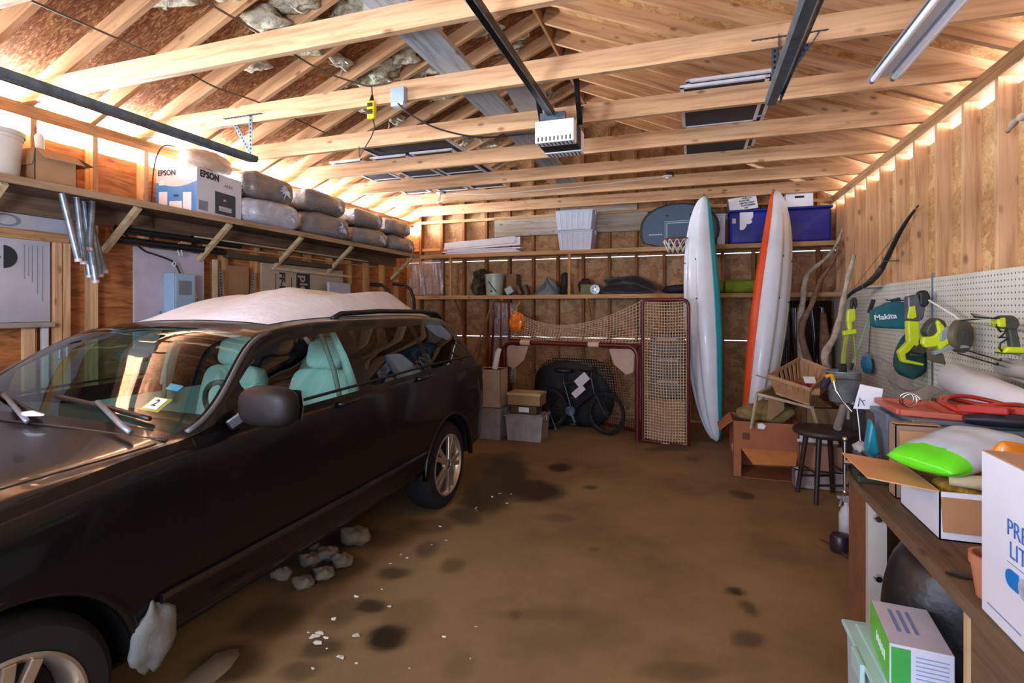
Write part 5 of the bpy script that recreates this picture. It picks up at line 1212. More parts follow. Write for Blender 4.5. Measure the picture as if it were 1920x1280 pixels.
BB, SDL, HD0, HD1 = W2.lerp(W1, .42) + up * -.0, W2.lerp(W1, .27) + up * .34, W2.lerp(W1, .80) + up * .24, W2.lerp(W1, .755) + up * .40
FR = mat('bicycle_frame', (36, 30, 36), .35, .2, .1, coat=.3)
b = MB()
for p, q2, r in ((BB, SDL, .017), (BB, HD0, .022), (SDL - up * .03, HD1, .018), (HD0, HD1, .022), (W2, BB, .012), (W2, SDL - up * .06, .011), (HD0, W1 + bn * .05, .012), (HD0, W1 - bn * .05, .012)): b.tube([p, q2], r, 10)
b.build('frame', FR, bk, smooth=.8)
b = MB(); b.ball(SDL + up * .14, (.13, .06, .035), 16, 8); b.cyl(SDL, SDL + up * .12, .013, n=8); b.build('saddle', BLACK, bk, smooth=1)
b = MB(); h0 = HD1 + up * .1; b.tube([HD1, h0], .014, 8); b.tube([h0 - bn * .28 + bdx * -.06 + up * .03, h0 - bn * .12, h0 + bn * .12, h0 + bn * .28 - bdx * .06 + up * .03], .012, 8); b.build('handlebar', BLACK, bk, smooth=1)
for k, (o1, o2) in enumerate((((.52, .32), (.70, .44)), ((.46, .18), (.64, .30)))):
    b = MB(); p = W2.lerp(W1, o1[0]) + up * o1[1] + bn * .03; q2 = W2.lerp(W1, o2[0]) + up * o2[1] + bn * .03
    b.bar(p, q2, .012, .11 if k == 0 else .08, (0, 0, 1)); b.build('frame_panel', mat('bike_panel_white', (206, 196, 196), .5), bk, bevel=.004)
b = MB(); b.lathe([(.0, -.01), (.06, -.01), (.06, .01), (0, .01)], 24, frame(BB + bn * .05, bdx, up)); b.bar(BB + bn * .06, BB + bn * .06 + V((.06, 0, -.14)), .012, .02); b.bar(BB - bn * .06, BB - bn * .06 + V((-.06, 0, .14)), .012, .02); b.build('crank', DGALV, bk, smooth=.6)
for s in (1, -1):
    b = MB(); p = BB + bn * .06 * s + V((.06 * s, 0, -.14 * s)); b.box(p + bn * .05 * s, (.08, .08, .02)); b.build('pedal', BLACK, bk)
b = MB(); p = W2 + bn * .02; b.tube([p, p + V((.12, -.05, -.25))], .008, 6); b.build('kickstand', DGALV, bk)
# things stacked beside the goal, behind the car
CL2 = mat('dusty_clear_plastic', (172, 162, 160), .35, var=.15, alpha=.7)
tote('clear_tote', -1.82, 5.90, .001, .44, .32, .30, 'dusty clear tote on the floor under the brown boxes beside the goal', CL2, CL2, cont=mat('dim_contents', (120, 110, 120), .8, var=.4))
carton('dark_box', -1.99, -1.68, 5.80, 6.02, .303, .395, 'flat dark brown box with a white label beneath the kraft box by the goal', mt=mat('dark_card', (78, 58, 38), .7), flaps=(('+y', -1.55, .2, mat('dark_card', (78, 58, 38))),))
o = [x for x in bpy.data.objects if x.name.startswith('dark_box')][0]
b = MB(); b.bx(-.06, .06, -.1125, -.1105, .02, .075); b.build('label_patch', WPAPER, o)
kb = carton('kraft_box', -2.03, -1.64, 5.79, 6.05, .398, .535, 'kraft shoe box with its lid on, on top of the stack beside the goal', mt=mat('kraft_olive', (148, 120, 78), .8))
b = MB(); b.bx(-.20, .20, -.135, .135, .115, .142); b.build('lid', mat('kraft_lid', (186, 158, 112), .8), kb, bevel=.003)
tote('clear_tote', -2.22, 5.86, .001, .27, .34, .36, 'dusty clear tote on the floor directly behind the rear wheel of the car', CL2, CL2, cont=mat('dim_contents', (120, 110, 120)))
carton('white_box', -2.34, -2.10, 5.74, 6.0, .364, .80, 'tall off-white box stacked on the dusty tote behind the car', mt=mat('off_white_card', (178, 160, 142), .8, var=.1), flaps=(('+y', -1.5, .2, mat('off_white_card', (178, 160, 142))),))
b = MB(); b.tube([(-2.19, 5.80, .802), (-2.16, 5.82, .98), (-2.14, 5.83, 1.04)], [.032, .032, .026], 14); b.build('paper_roll', WPAPER, smooth=.8, label='white paper roll leaning on top of the tall off-white box by the goal', cat='roll')

b = MB(); b.grid(30, 14, lambda s2, t: V((-1.45 + .52 * math.cos(2 * PI * s2) * math.sin(PI * t) ** .5 * (1 + .05 * math.sin(10 * PI * s2)), 6.70 + .10 * math.sin(2 * PI * s2) * math.sin(PI * t) ** .5, .44 - .43 * math.cos(PI * t) + .04 * math.sin(6 * PI * s2) * math.sin(PI * t))), cu=True)
bmesh.ops.remove_doubles(b.bm, verts=b.bm.verts, dist=1e-5); b.build('equipment_bag', mat('black_nylon', (13, 13, 15), .7, var=.3, bmp=.4), smooth=3, label='big black equipment bag standing in the hockey goal behind the bicycle', cat='bag')
carton('kraft_box', -.50, -.09, 6.28, 6.6, .002, .46, 'kraft carton on the floor behind the tall pale net panel', flaps=(('+y', -1.5, .15, KRAFT), ('-y', -1.5, .15, KRAFT)))
dc = thing('drawer_unit', 'dark plastic drawer unit with pale handles on the carton behind the tall pale net panel', 'drawers', (-.3, 6.45, .47))
DKP = mat('dark_drawer_plastic', (40, 34, 44), .5, var=.2)
b = MB(); b.bx(-.48, -.10, 6.32, 6.6, .48, 1.22); b.build('case', DKP, dc, bevel=.006)
for k in range(3):
    b = MB(); b.bx(-.465, -.115, 6.305, 6.319, .495 + .24 * k, .715 + .24 * k); d_ = b.build('drawer', mat('drawer_front', (64, 58, 56), .4, var=.2), dc, bevel=.004)
    b = MB(); b.bx(-.40, -.18, 6.285, 6.304, .66 + .24 * k, .69 + .24 * k); b.build('handle', mat('pale_handle', (190, 176, 160), .5), d_, bevel=.004)
# ================================================================ right wall
def pegmat():
    m, nt, bs = new_mat('cream_pegboard'); co = nt.nodes.new('ShaderNodeTexCoord').outputs['Object']
    sc = nt.nodes.new('ShaderNodeVectorMath'); sc.operation = 'SCALE'; sc.inputs[3].default_value = 1 / .034; nt.links.new(co, sc.inputs[0])
    fr = nt.nodes.new('ShaderNodeVectorMath'); fr.operation = 'FRACTION'; nt.links.new(sc.outputs[0], fr.inputs[0])
    sb = nt.nodes.new('ShaderNodeVectorMath'); sb.operation = 'SUBTRACT'; sb.inputs[1].default_value = (.5, .5, .5); nt.links.new(fr.outputs[0], sb.inputs[0])
    ml = nt.nodes.new('ShaderNodeVectorMath'); ml.operation = 'MULTIPLY'; ml.inputs[1].default_value = (0, 1, 1); nt.links.new(sb.outputs[0], ml.inputs[0])
    ln = nt.nodes.new('ShaderNodeVectorMath'); ln.operation = 'LENGTH'; nt.links.new(ml.outputs[0], ln.inputs[0])
    hole = ramp(nt, ln.outputs['Value'], [(.13, (255, 255, 255)), (.19, (0, 0, 0))])
    base = ramp(nt, noise(nt, co, 2.2, 4), [(.35, (196, 194, 176)), (.65, (216, 214, 200))])
    nt.links.new(mix(nt, hole, base, lin((70, 66, 54))), bs.inputs['Base Color']); bs.inputs['Roughness'].default_value = .32; return m
PEG = pegmat()
for k, (y0, y1, lab) in enumerate(((3.2, 4.50, 'cream pegboard panel on the right wall behind the drill'), (4.515, 7.3, 'far cream pegboard panel on the right wall behind the teal bag'))):
    b = MB(); b.bx(XR - .007, XR - .001, y0, y1, .72, 1.72); b.build('mounted_pegboard', PEG, label=lab, cat='pegboard')
b = MB(); b.bx(XR - .012, XR - .001, 4.494, 4.522, .74, 1.755); b.build('mounted_strip', GALV, label='metal joint strip between the two pegboard panels', cat='strip')
WX = XR - .008
LIMEP = mat('lime_plastic', (196, 214, 28), .4, var=.06, coat=.1); DGREY = mat('dark_green_grey_plastic', (62, 68, 54), .5, var=.12); TOOLB = mat('tool_black', (30, 30, 30), .5, var=.1)
TEAL = mat('teal_cloth', (14, 96, 106), .6, var=.12, bmp=.2); MGREY = mat('mid_grey_plastic', (140, 146, 150), .4, var=.06); OLIVE = mat('olive_brown', (92, 84, 62), .5, var=.15)
def slabY(name, pts, Y, th, mt, par, bevel=.006, **k):
    """a solid piece in a plane across the room: outline at depth Y, thickness th"""
    P = [PY(u, v, Y) for u, v in pts]; b = MB(); b.prism([(p.x, p.z) for p in P][::-1], th, Matrix.Translation((0, Y, 0)) @ Matrix.Rotation(PI / 2, 4, 'X') @ Matrix.Translation((0, 0, -th)))
    return b.build(name, mt, par, bevel=bevel, **k)
def wire(name, pts, r, mt, par=None, **k):
    b = MB(); b.tube(pts, r, 7); return b.build(name, mt, par, smooth=.9, **k)
# hooks
def hook(u0, v0, u1, v1, Y0, Y1, X0, lab):
    p = PX(u1, v1, WX); q2 = PY(u0, v0, Y0); return wire('hanging_hook', [p, q2, q2 + V((0, 0, .02))], .0045, TOOLB, label=lab, cat='hook')
# drill -----------------------------------------------------------
Yd = 3.30
dr = thing('cordless_drill', 'lime and dark green cordless drill hanging on the pegboard above the white rolls', 'drill', PY(1895, 660, Yd))
slabY('motor_housing', [(1872, 597), (1880, 591), (1902, 591), (1911, 598), (1914, 608), (1910, 618), (1895, 617), (1877, 616), (1871, 610)], Yd, .06, DGREY, dr, .014)
slabY('chuck_collar', [(1869, 598), (1887, 594), (1888, 614), (1873, 613)], Yd - .006, .07, LIMEP, dr, .008)
slabY('handle', [(1889, 614), (1909, 615), (1917, 652), (1895, 653)], Yd + .01, .04, DGREY, dr, .012)
slabY('battery', [(1881, 662), (1890, 650), (1921, 651), (1926, 663)], Yd - .01, .08, LIMEP, dr, .008)
slabY('battery_seam', [(1881, 661), (1926, 662), (1926, 664), (1881, 664)], Yd - .012, .084, DGREY, dr, .001)
for k, (pts, lab) in enumerate(((((1795, 601), (1822, 599), (1868, 596), (1874, 596)), 'upper long wire hook running to the drill'), (((1821, 588), (1828, 594), (1868, 597)), 'short wire hook above the long one by the drill'))):
    wire('hanging_hook', [PX(*pts[0], WX - .01)] + [PY(u, v, Yd - .02 + .02 * k) for u, v in pts[1:]], .0045, TOOLB, label=lab, cat='hook')
wire('hanging_hook', [PY(u, v, Yd + .01) for u, v in ((1872, 600), (1869, 612), (1876, 622), (1886, 620), (1880, 628), (1872, 634), (1880, 632), (1890, 634), (1876, 643), (1874, 652), (1879, 659))] + [PX(1888, 660, WX)], .005, TOOLB, label='bent black wire holder behind the drill handle', cat='hook')
for k, (a0, a1) in enumerate((((1796, 662), (1870, 684)), ((1810, 656), (1876, 676)))):
    wire('hanging_hook', [PX(a0[0], a0[1], WX - .004), PX(a1[0], a1[1], WX - .16), PX(a1[0] + 1, a1[1] - 4, WX - .16)], .004, TOOLB, label=('lower' if k == 0 else 'upper') + ' of two long wire hooks under the circular saw', cat='hook')
# circular saw ------------------------------------------------------
Yc = 3.84
cs = thing('circular_saw', 'lime and grey circular saw with a brown blade guard hanging on the pegboard', 'circular saw', PY(1780, 668, Yc))
slabY('motor', [(1735, 622), (1743, 606), (1758, 595), (1772, 600), (1778, 612), (1766, 628), (1742, 634)], Yc - .02, .10, DGREY, cs, .014)
slabY('handle', [(1731, 632), (1752, 630), (1760, 622), (1756, 604), (1760, 599), (1772, 612), (1774, 626), (1768, 640), (1756, 650), (1736, 652), (1730, 644)], Yc - .04, .05, LIMEP, cs, .008)
slabY('gear_case', [(1764, 622), (1776, 612), (1786, 616), (1786, 634), (1770, 642), (1762, 638)], Yc - .045, .06, MGREY, cs, .008)
slabY('lower_grip', [(1758, 646), (1782, 632), (1786, 640), (1762, 656)], Yc - .05, .05, LIMEP, cs, .004)
Mg = frame(PY(1800, 630, Yc), (.75, .66, 0), (0, 0, 1))
b = MB(); b.lathe([(0, -.02), (.088, -.02), (.098, -.012), (.098, .018), (.088, .026), (0, .026)], 32, Mg); b.build('blade_guard', OLIVE, cs, smooth=.6)
b = MB(); b.lathe([(0, .03), (.025, .03), (.03, .026), (.03, .02)], 16, Mg); b.lathe([(0, -.03), (.06, -.03), (.06, -.02)], 20, Mg); b.build('blade_bolt', DGALV, cs, smooth=.6)
slabY('base_plate', [(1750, 660), (1782, 645), (1816, 648), (1819, 652), (1786, 655), (1753, 666)], Yc - .05, .12, MGREY, cs, .003)
slabY('dust_spout', [(1739, 657), (1750, 654), (1770, 664), (1774, 684), (1755, 680), (1742, 674)], Yc - .01, .03, OLIVE, cs, .004)
wire('hanging_hook', [PX(1800, 632, WX), PY(1792, 633, Yc), PY(1790, 628, Yc)], .005, TOOLB, label='hook through the circular saw on the pegboard', cat='hook')
wire('hanging_stick', [PX(1822, 620, WX - .02), PY(1790, 592, 3.98), PY(1742, 563, 4.3)], .006, mat('whitewashed_stick', (226, 224, 214), .6), label='thin white stick poking out above the circular saw', cat='stick')
# reciprocating saw --------------------------------------------------
Yr = 4.42
rs = thing('reciprocating_saw', 'lime reciprocating saw hanging nose up on the pegboard next to the teal bag', 'reciprocating saw', PY(1710, 684, Yr))
slabY('nose', [(1724, 548), (1732, 543), (1741, 545), (1746, 556), (1743, 570), (1734, 578), (1724, 572)], Yr, .08, TOOLB, rs, .014)
slabY('gear_cover', [(1702, 555), (1722, 551), (1727, 573), (1736, 576), (1732, 598), (1722, 604), (1703, 600)], Yr - .01, .08, mat('smoky_grey', (84, 84, 88), .3, .2, .2), rs, .01)
slabY('side_plate', [(1706, 575), (1716, 573), (1719, 594), (1712, 598), (1702, 596)], Yr - .02, .02, LIMEP, rs, .003)
slabY('body', [(1702, 601), (1724, 602), (1726, 632), (1722, 646), (1704, 642)], Yr - .01, .07, LIMEP, rs, .01)
slabY('grip_ring', [(1706, 638), (1722, 634), (1724, 646), (1714, 654), (1698, 664), (1700, 674), (1734, 682), (1732, 686), (1692, 679), (1685, 660), (1694, 650)], Yr - .01, .06, LIMEP, rs, .007)
slabY('battery_pack', [(1708, 652), (1730, 634), (1736, 660), (1730, 668), (1706, 668)], Yr + .005, .05, DGREY, rs, .006)
wire('trigger', [PY(1716, 648, Yr - .02), PY(1704, 660, Yr - .02), PY(1730, 664, Yr - .02)], .006, TOOLB, rs)
wire('hanging_hook', [PX(1740, 558, WX), PY(1722, 556, Yr + .05), PY(1700, 554, Yr + .08)], .006, WHITE, label='white peg holding up the reciprocating saw', cat='hook')
# teal bag -----------------------------------------------------------
Yt = 4.80
tbg = thing('hanging_dust_bag', 'teal tool dust bag with a white maker name hanging on the pegboard', 'tool bag', PY(1670, 617, Yt))
P = [PY(u, v, Yt) for u, v in ((1640, 582), (1672, 566), (1699, 565), (1700, 617), (1646, 615), (1640, 608))]
b = MB(); b.prism([(p.x, p.z) for p in P][::-1], .14, Matrix.Translation((0, Yt + .0, 0)) @ Matrix.Rotation(PI / 2, 4, 'X') @ Matrix.Translation((0, 0, -.14))); bagb = b.build('bag', TEAL, tbg, bevel=.016)
pt = PY(1660, 594, Yt - .002); lettering('Makita', .056, frame(pt, (1, 0, .12), (.15, 0, 1)), WHITE, bagb, bold=.0015)
slabY('strap', [(1672, 566), (1674, 561), (1688, 557), (1690, 565)], Yt + .03, .04, mat('navy_strap', (30, 40, 70), .6), tbg, .003)
wire('hanging_hook', [PX(1700, 563, WX), PY(1680, 562, Yt + .05), PY(1664, 563, Yt + .04), PY(1661, 561, Yt + .04)], .005, TOOLB, label='black hook carrying the teal dust bag', cat='hook')
# green cloth bag under the reciprocating saw
b = MB(); c0 = PY(1708, 664, 4.62)
b.grid(26, 14, lambda s, t: c0 + V(((.05 + .075 * t ** .7) * math.cos(2 * PI * s) * (1 + .12 * math.sin(5 * 2 * PI * s)) * math.sin(PI * min(1, t * 1.02 + .02)) ** .3, (.03 + .03 * t) * math.sin(2 * PI * s), .16 - .34 * t)), cu=True); b.build('hanging_bag', mat('bottle_green_cloth', (14, 66, 58), .7, var=.25, bmp=.5, bscale=14), smooth=3, label='bottle green cloth bag hanging below the lime reciprocating saw', cat='bag')
b = MB(); c0 = PX(1625, 682, WX - .05)
b.grid(26, 12, lambda s, t: c0 + V((.035 * math.sin(2 * PI * s) * math.sin(PI * t) ** .5, (.10 + .05 * t) * math.cos(2 * PI * s) * (1 + .1 * math.sin(10 * PI * s)) * math.sin(PI * min(1, t + .04)) ** .4, .10 - .20 * t)), cu=True); b.build('hanging_bag', mat('bright_blue_cloth', (40, 128, 170), .6, var=.2, bmp=.4, bscale=14), smooth=3, label='bright blue cloth bag hanging low on the far pegboard panel', cat='bag')
# long tools standing by the far panel
yt = thing('pole_trimmer', 'lime pole trimmer with a black loop handle standing in the galvanised bucket', 'trimmer', PY(1583, 720, 5.14))
slabY('loop_handle', [(1596, 563), (1601, 557), (1607, 559), (1608, 572), (1605, 580), (1602, 568), (1599, 580), (1595, 578)], 5.14, .04, TOOLB, yt, .006)
slabY('upper_body', [(1590, 580), (1604, 578), (1606, 600), (1598, 604), (1600, 616), (1592, 622), (1588, 600)], 5.14, .05, LIMEP, yt, .01)
slabY('collar', [(1582, 620), (1606, 617), (1607, 625), (1582, 629)], 5.13, .06, LIMEP, yt, .006)
slabY('tapered_shaft', [(1584, 626), (1594, 625), (1588, 652), (1586, 682), (1577, 682), (1581, 648)], 5.14, .035, mat('dull_lime', (150, 160, 50), .5, var=.1), yt, .006)
wire('side_rod', [PY(1600, 626, 5.16), PY(1603, 650, 5.16), PY(1604, 684, 5.16)], .007, mat('dull_lime', (150, 160, 50)), yt)
slabY('foot', [(1575, 682), (1588, 682), (1590, 722), (1573, 722)], 5.14, .04, TOOLB, yt, .006)
gp = thing('telescopic_pole', 'thin pale green pole with a black grip leaning on the far pegboard panel', 'pole', PY(1592, 700, 5.2))
wire('tube', [PY(1634, 584, 5.28), PY(1616, 634, 5.24), PY(1598, 684, 5.20)], .009, mat('pale_green_metal', (142, 178, 150), .35, .3, .05), gp)
wire('grip', [PY(1638, 562, 5.30), PY(1630, 586, 5.28)], .018, TOOLB, gp); wire('tip', [PY(1599, 680, 5.2), PY(1595, 694, 5.2)], .012, TOOLB, gp)
wire('hanging_rod', [PX(1633, 598, WX - .01), PX(1630, 640, WX - .012), PX(1628, 690, WX - .012)], .005, DGALV, label='thin grey rod hanging beside the pale green pole', cat='rod')
# driftwood and bow ---------------------------------------------------
DRIFT = mat('weathered_branch', (176, 160, 142), .8, var=.25, scale=14, bmp=.4)
DRIFTB = mat('brown_branch', (128, 98, 72), .8, var=.25, scale=14, bmp=.4)
def branch(name, pts, r0, r1, mt, lab):
    P = [V(p) for p in pts]; n = len(P); out = []
    for i in range(n - 1):
        p0, p1, p2, p3 = P[max(i - 1, 0)], P[i], P[i + 1], P[min(i + 2, n - 1)]
        for s in range(5):
            t = s / 5; out.append(.5 * (2 * p1 + (p2 - p0) * t + (2 * p0 - 5 * p1 + 4 * p2 - p3) * t * t + (3 * p1 - p0 - 3 * p2 + p3) * t ** 3))
    out.append(P[-1]); m2 = len(out)
    b = MB(); b.tube(out, [r0 + (r1 - r0) * k / (m2 - 1) + .004 * math.sin(5 * k) for k in range(m2)], 10); return b.build(name, mt, smooth=3, label=lab, cat='branch')
f1 = PY(1478, 700, 6.9); f1 = V((f1.x, 6.75, .03))
branch('branch', [PY(1580, 428, 6.90), PY(1570, 455, 6.91), PY(1551, 482, 6.92), PY(1520, 508, 6.93), PY(1509, 530, 6.94), PY(1506, 560, 6.92), PY(1500, 610, 6.9), (1.18, 6.85, .6), (1.15, 6.8, .03)], .012, .045, DRIFT, 'pale forked driftwood branch standing in the right back corner')
branch('branch', [PY(1573, 468, 6.85), PY(1556, 500, 6.85), PY(1536, 530, 6.84), PY(1522, 570, 6.83), PY(1502, 625, 6.82), (1.30, 6.72, .6), (1.30, 6.66, .03)], .010, .05, DRIFTB, 'brown driftwood branch leaning beside the pale forked one in the corner')
branch('branch', [PY(1602, 478, 5.88), PY(1588, 530, 5.87), PY(1578, 580, 5.85), PY(1566, 628, 5.8), PY(1546, 676, 5.75), V((1.38, 5.86, .66))], .018, .036, DRIFT, 'long pale driftwood pole leaning against the right wall under the black bow')
def trunk():
    b = MB(); p0 = V((1.40, 7.0, .0)); pts = [V((1.46, 7.02, .02)), V((1.46, 7.04, .6)), V((1.45, 7.08, 1.1)), V((1.44, 7.12, 1.45))]
    b.tube(pts, [.08, .075, .06, .03], 12); b.tube([V((1.46, 7.05, .9)), V((1.54, 7.07, 1.3))], [.04, .012], 8); return b.build('branch', DRIFTB, smooth=3, label='thick brown driftwood stump standing in the right back corner', cat='branch')
trunk()
bw = thing('archery_bow', 'black recurve bow hung slanting on the right wall studs above the pegboard', 'bow', PX(1660, 470, 1.5))
e0, e1 = PX(1722, 385, 1.585), PX(1576, 572, 1.40)
M = e0.lerp(e1, .5); ax = (e1 - e0).normalized(); bow_up = V((0, -.35, -.9)); bow_up = (bow_up - ax * bow_up.dot(ax)).normalized(); L = (e1 - e0).length
def bp(t): return e0.lerp(e1, t) + bow_up * (.10 * math.sin(PI * t) - .035 * math.sin(3 * PI * t))
mid = 24
b = MB(); b.tube([bp(t / 48) for t in range(49)], [.006 + .016 * math.sin(PI * t / 48) ** .7 for t in range(49)], 8); b.build('limbs', TOOLB, bw, smooth=3)
b = MB(); b.tube([bp(.015), bp(.04), bp(.09), bp(.16)], .009, 6); b.build('limb_facing', mat('bow_tan', (170, 120, 60), .5), bw, smooth=3)
b = MB(); b.tube([bp(.42), bp(.5), bp(.58)], .026, 10); b.build('grip', mat('bow_grip', (48, 40, 34), .6), bw, smooth=3)
b = MB(); b.tube([bp(0), bp(1)], .002, 5); b.build('bowstring', INK, bw)
for k, t in enumerate((.35, .62)):
    p = bp(t); wire('hanging_hook', [V((XR + .002, p.y, p.z - .03)), V((p.x - .03, p.y, p.z - .035)), V((p.x - .035, p.y, p.z + .0))], .005, DGALV, label=('upper' if k == 0 else 'lower') + ' nail hook holding the black bow', cat='hook')

# ================================================================ corner pile
# stool
sx, sy = .98, 4.80
st = thing('stool', 'dark round-topped wooden stool with four legs in front of the open carton', 'stool', (sx, sy, 0))
DW = mat('dark_stained_wood', (48, 38, 34), .45, var=.3, scale=6)
b = MB(); b.lathe([(0, .505), (.205, .505), (.222, .515), (.228, .53), (.222, .548), (.2, .553), (0, .55)], 40, Matrix.Translation((sx, sy, 0))); b.build('seat', DW, st, smooth=.6)
LG = []
for k in range(4):
    a = PI / 4 + PI / 2 * k + .3; t0 = V((sx + .13 * math.cos(a), sy + .13 * math.sin(a), .508)); t1 = V((sx + .20 * math.cos(a), sy + .20 * math.sin(a), .0)); LG.append((t0, t1))
    b = MB(); b.tube([t0, t1], [.021, .017], 12); b.build('leg', DW, st, smooth=.7)
for k in range(4):
    f = .55 if k % 2 else .72; p, q2 = LG[k], LG[(k + 1) % 4]; b = MB(); b.tube([p[0].lerp(p[1], f), q2[0].lerp(q2[1], f)], .010, 8); b.build('stretcher', DW, st, smooth=.7)
# carton with its front torn open
oc = thing('open_carton', 'brown carton on the floor with its front flap hanging open beside the stool', 'box', (.60, 5.35, 0))
RC_ = mat('kayak_tinted_card', (150, 92, 56), .75, var=.12, scale=4); RCI = mat('card_shadow_side', (120, 84, 58), .85, var=.1)  # card colour carries the red cast reflected from the orange kayak
x0, x1, y0, y1, h = .33, .86, 5.16, 5.58, .50
b = MB(); b.m(0)
b.bx(x0, x0 + .005, y0, y1, 0, h); b.bx(x1 - .005, x1, y0, y1, 0, h); b.bx(x0, x1, y1 - .005, y1, 0, h); b.bx(x0, x1, y0, y1, 0, .005); b.bx(x0, x1, y0, y0 + .005, .26, h); b.bx(x0, x0 + .07, y0, y0 + .005, 0, .26)
ob_ = b.build('carton', RC_, oc)
b = MB(); b.prism([(x0 + .07, 0), (x1 - .01, 0), (x1 - .05, .18), (x0 + .15, .20)], .005, frame((0, y0 + .002, .26), (1, 0, 0), (0, -.90, -.42))); b.build('front_flap', mat('flap_tan', (190, 126, 72), .75, var=.08), oc)
b = MB(); b.prism([(-.20, 0), (.20, 0), (.18, .15), (-.2, .15)], .005, frame((x0, (y0 + y1) / 2, h), (0, 1, 0), (-.75, 0, .0 - .66))); b.build('side_flap', RC_, oc)
b = MB(); b.bx(x0 + .08, x0 + .14, y0 - .0015, y0, .34, .40); b.build('printed_patch', mat('card_print', (90, 56, 36), .8, var=0), ob_)
b = MB(); b.bx(x0 - .0015, x0, 5.2, 5.24, .22, .28); b.build('white_label', WPAPER, ob_)
b = MB(); b.prism([(-.03, -.02), (.02, -.03), (.04, .0), (.01, .025), (-.025, .02)], .004, frame((.56, y0 - .006, .47), (1, 0, .1), (0, 0, 1))); b.build('torn_tape', WPAPER, ob_)
# crumpled paper and card pieces bulging out of the carton top
heap('crumpled_paper', [((.66, 5.38, .56), (.19, .15, .10)), ((.50, 5.40, .54), (.12, .13, .08))], mat('brown_packing_paper', (132, 112, 66), .85, var=.25, scale=8, bmp=.6, bscale=14), 'crumpled brown packing paper bulging out of the top of the open carton', 'paper', 31, .16)
def card(name, pts, Y, th, mt, lab, tilt=0):
    P = [PY(u, v, Y + tilt * (v - pts[0][1]) / 100) for u, v in pts]
    b = MB(); a = [b.bm.verts.new(p) for p in P]; c = [b.bm.verts.new(p + V((0, th, 0))) for p in P]; b._f(a); b._f(c[::-1])
    for i in range(len(P)): b._f([a[i], a[(i + 1) % len(P)], c[(i + 1) % len(P)], c[i]])
    return b.build(name, mt, label=lab, cat='cardboard')
card('cardboard_piece', [(1441, 745), (1471, 741), (1470, 768), (1446, 787), (1438, 786)], 5.14, .006, mat('kraft_olive', (148, 120, 78)), 'bent piece of cardboard sticking up from the open carton', .1)
# folding tray leaning on the pile
ft = thing('folding_tray', 'pale wooden folding tray tilted on the pile under the slatted crate', 'tray', (.78, 5.2, .62))
TW = mat('pale_tray_wood', (178, 160, 128), .6, var=.15); c = [PY(1420, 738, 5.06), PY(1452, 722, 5.42), PY(1533, 746, 5.36), PY(1522, 764, 5.0)]
b = MB(); b._f([b.bm.verts.new(p - V((0, 0, .005))) for p in c]); b.build('tray_panel', mat('olive_canvas', (96, 84, 46), .8, var=.2), ft, solid=.008)
for i in range(4):
    b = MB(); b.bar(c[i], c[(i + 1) % 4], .026, .022); b.build('rim', TW, ft, bevel=.004)
for p, q2 in ((c[0], V((c[0].x - .05, 5.10, .42))), (c[3], V((c[3].x + .05, 5.02, .50)))):
    b = MB(); b.bar(p, p.lerp(q2, .9), .022, .018); b.build('leg', TW, ft)
wire('thin_stick', [PY(1418, 703, 5.0), PY(1462, 717, 5.12), PY(1500, 722, 5.3)], .007, TW, label='thin pale stick poking out left of the slatted crate', cat='stick')
# slatted crate with fruit-red contents
cr = thing('slatted_crate', 'tan slatted wooden crate with a white tag on top of the corner pile', 'crate', (.95, 5.25, .74))
ct = [PY(1441, 709, 5.02), PY(1500, 676, 5.55), PY(1560, 700, 5.46), PY(1520, 735, 4.86)]
for i in range(4): ct[i].z += .02
cb_ = [p.lerp((ct[0] + ct[1] + ct[2] + ct[3]) / 4, .22) - V((0, 0, .15)) for p in ct]
CRW = mat('crate_wood', (168, 128, 88), .65, var=.15)
for i in range(4):
    a0, a1, d0, d1 = ct[i], ct[(i + 1) % 4], cb_[i], cb_[(i + 1) % 4]
    b = MB(); b.bar(a0, a1, .016, .03); b.build('rail', CRW, cr, bevel=.003)
    b = MB(); b.bar(d0, d1, .014, .02); b.build('rail', CRW, cr)
    n = 7
    for k in range(n):
        t = (k + .5) / n; b = MB(); b.bar(a0.lerp(a1, t), d0.lerp(d1, t), .008, .042, (a1 - a0)); b.build('slat', CRW, cr)
b = MB(); b._f([b.bm.verts.new(p) for p in cb_]); b.build('floor_panel', CRW, cr, solid=.008)
cc = sum(cb_, V((0, 0, 0))) / 4
for k in range(5):
    heap('red_ball', [(cc + V((-.08 + .045 * k, .03 * (k % 2) - .01, .042)), (.034, .034, .034))], mat('dull_red', (168, 74, 52), .6, var=.2), ('leftmost', 'second', 'middle', 'fourth', 'rightmost')[k] + ' of the dull red balls lying in the slatted crate', 'ball', 70 + k, .05)
b = MB(); Mt = frame(cc + V((.04, -.06, .10)), (1, .1, 0), (0, .6, .6)); b.prism([(-.045, -.035), (.045, -.035), (.045, .035), (-.045, .035)], .003, Mt); b.build('white_tag', WPAPER, cr)
tu = PY(1537, 735, 4.92); b = MB(); b.tube([tu, tu + V((-.10, .02, .0))], .03, 18); b.build('cardboard_tube', KRAFT, smooth=.7, label='short cardboard tube end under the right corner of the slatted crate', cat='tube')
